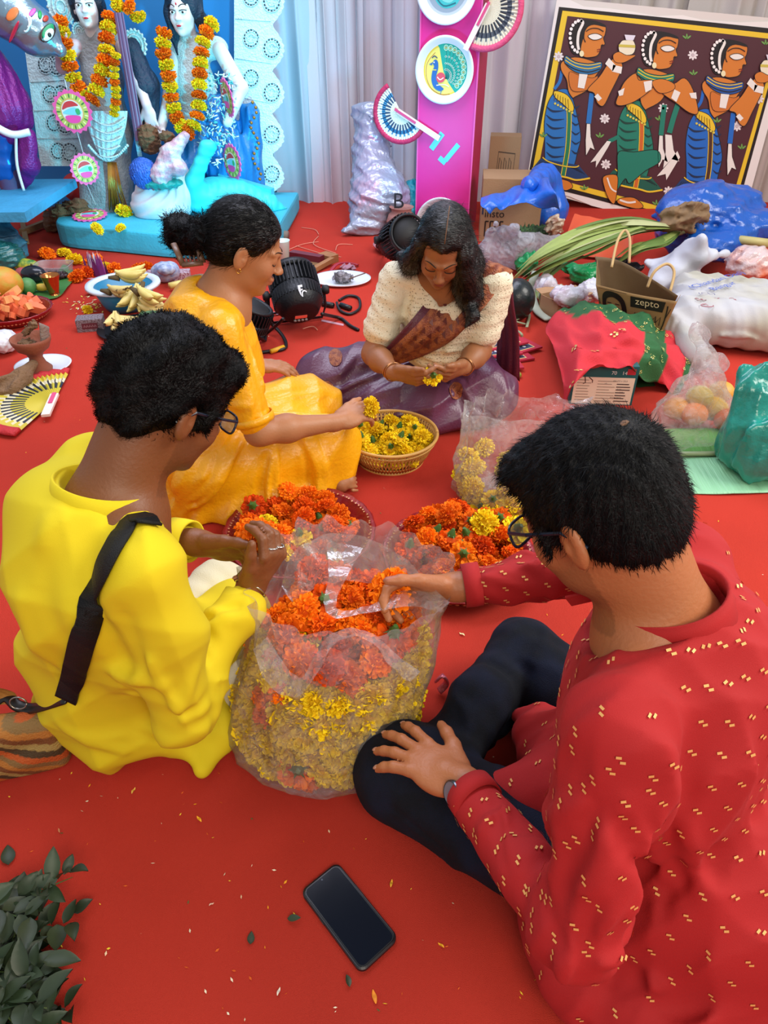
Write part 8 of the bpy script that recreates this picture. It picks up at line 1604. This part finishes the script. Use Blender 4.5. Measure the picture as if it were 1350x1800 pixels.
for nm, lb, rows, m_ in (('banana_leaf', 'pale green folded banana leaf in front, nearest the man in red', [[P(1150, 862, .006), P(1250, 868, .006), P(1340, 866, .006), P(1420, 860, .006)], [P(1150, 800, .02), P(1250, 800, .025), P(1340, 795, .025), P(1420, 790, .025)]], palem), ('banana_leaf', 'greener banana leaf lying behind the pale folded one', [[P(1140, 797, .010), P(1250, 798, .010), P(1420, 790, .010)], [P(1160, 752, .03), P(1250, 752, .03), P(1420, 760, .03)]], M('mid_leaf_green', '5ea04e', .45, bump=(8, .5), stretch=(14, 1, 1), vary=(4, .12)))): o, _ = msheet(rows, 30, 10, 5, .004, nm, m_, None, (0, 0, 1), (.05, .2), .002); tag(o, lb, 'leaf')
stick(P(1150, 798, .03), P(1420, 796, .03), .008, 'grey green midrib between the two banana leaves', 'leaf_midrib', 'leaf', M('midrib', '8a9a70', .5), 8); o, _ = msheet([[P(1120, 680, .006), P(1152, 678, .006)], [P(1118, 650, .05), P(1142, 652, .04)]], 8, 6, 5, .003, 'green_leaf_piece', M('deep_leaf', '1f4a26', .5), None, (0, 0, 1)); tag(o, 'dark green leaf piece between teal box and clear fruit bag', 'leaf')
# cloth pouches beside the girl
for i, (x, y, z, rz) in enumerate(((890, 628, .004, 20), (872, 640, .012, 8), (905, 612, .012, 32), (870, 618, .022, 16), (880, 602, .030, 26))):
    c = P(x, y, z); a = math.radians(rz); ux, uy = np.array((math.cos(a), math.sin(a), 0)), np.array((-math.sin(a), math.cos(a), 0)); root = empty('cloth_envelope', c, 'crimson envelope with patterned panel, %s in the stack beside the girl' % ('lowest', 'second lowest', 'middle one', 'second from top', 'topmost')[i], 'envelope', 'crimson cloth envelopes by the purple saree'); MB().box(c + Z1*.004, (.20, .13, .008), np.array([ux, uy, Z1]).T).build('envelope_body', M('crimson_cotton', 'a81430', .7, bump=(200, .3)), root)
    C = Canvas(lambda x, y: c + ux*x + uy*y + Z1*.008, Z1, .0006); C.poly([(-.075, -.05), (.07, -.05), (.07, .05), (-.075, .05)], 'd0b078', 1); C.poly([(-.07, -.045), (.065, -.045), (.065, .045), (-.07, .045)], '2a3450', 2)
    for k in range(14): C.ell((-.055 + .0085*k, .025*math.sin(k*1.7)), .008, .008, ('d8d4e0', '8a98b8')[k % 2], 3, n=7)
    C.build('woven_panel', PAINT, root)
fruit('flower_bud', 'small yellow green bud alone on the carpet before the teal box', 'bud', P(910, 664), .014, '8a8a30')
b = MB(); b.tube(cr([P(772, 1215, .01), P(785, 1200, .03), P(778, 1188, .05), P(768, 1196, .03)], 6), .010, 8, flat=.4); tag(b.build('foil_scrap', M('pink_foil', 'c06878', .25, .5, bump=(60, .8)), None, True), 'pink foil scrap between the large clear bag and the jeans', 'foil')
# fine floor tape strips seen between the girls
for i, (x0, y0, x1, y1) in enumerate(((453, 544, 500, 554), (565, 563, 604, 571), (140, 486, 165, 490))): a, b_ = P(x0, y0, .0015), P(x1, y1, .0015); s_ = np.array((0, .012, 0)); b = MB(); b.add([a-s_, b_-s_, b_+s_, a+s_], [(0, 1, 2, 3)]); o = b.build('floor_tape', M('pinkish_tape', 'c8909c', .5), None); sm = o.modifiers.new('t', 'SOLIDIFY'); sm.thickness = .0006; tag(o, 'pale pink tape on the carpet %s' % ('left of the stage light', 'right of the stage light', 'near the scattered flowers'), 'tape') if False else tag(o, 'pale pink tape on the carpet ' + ('left of the stage light', 'right of the stage light', 'near the scattered flowers')[i], 'tape')
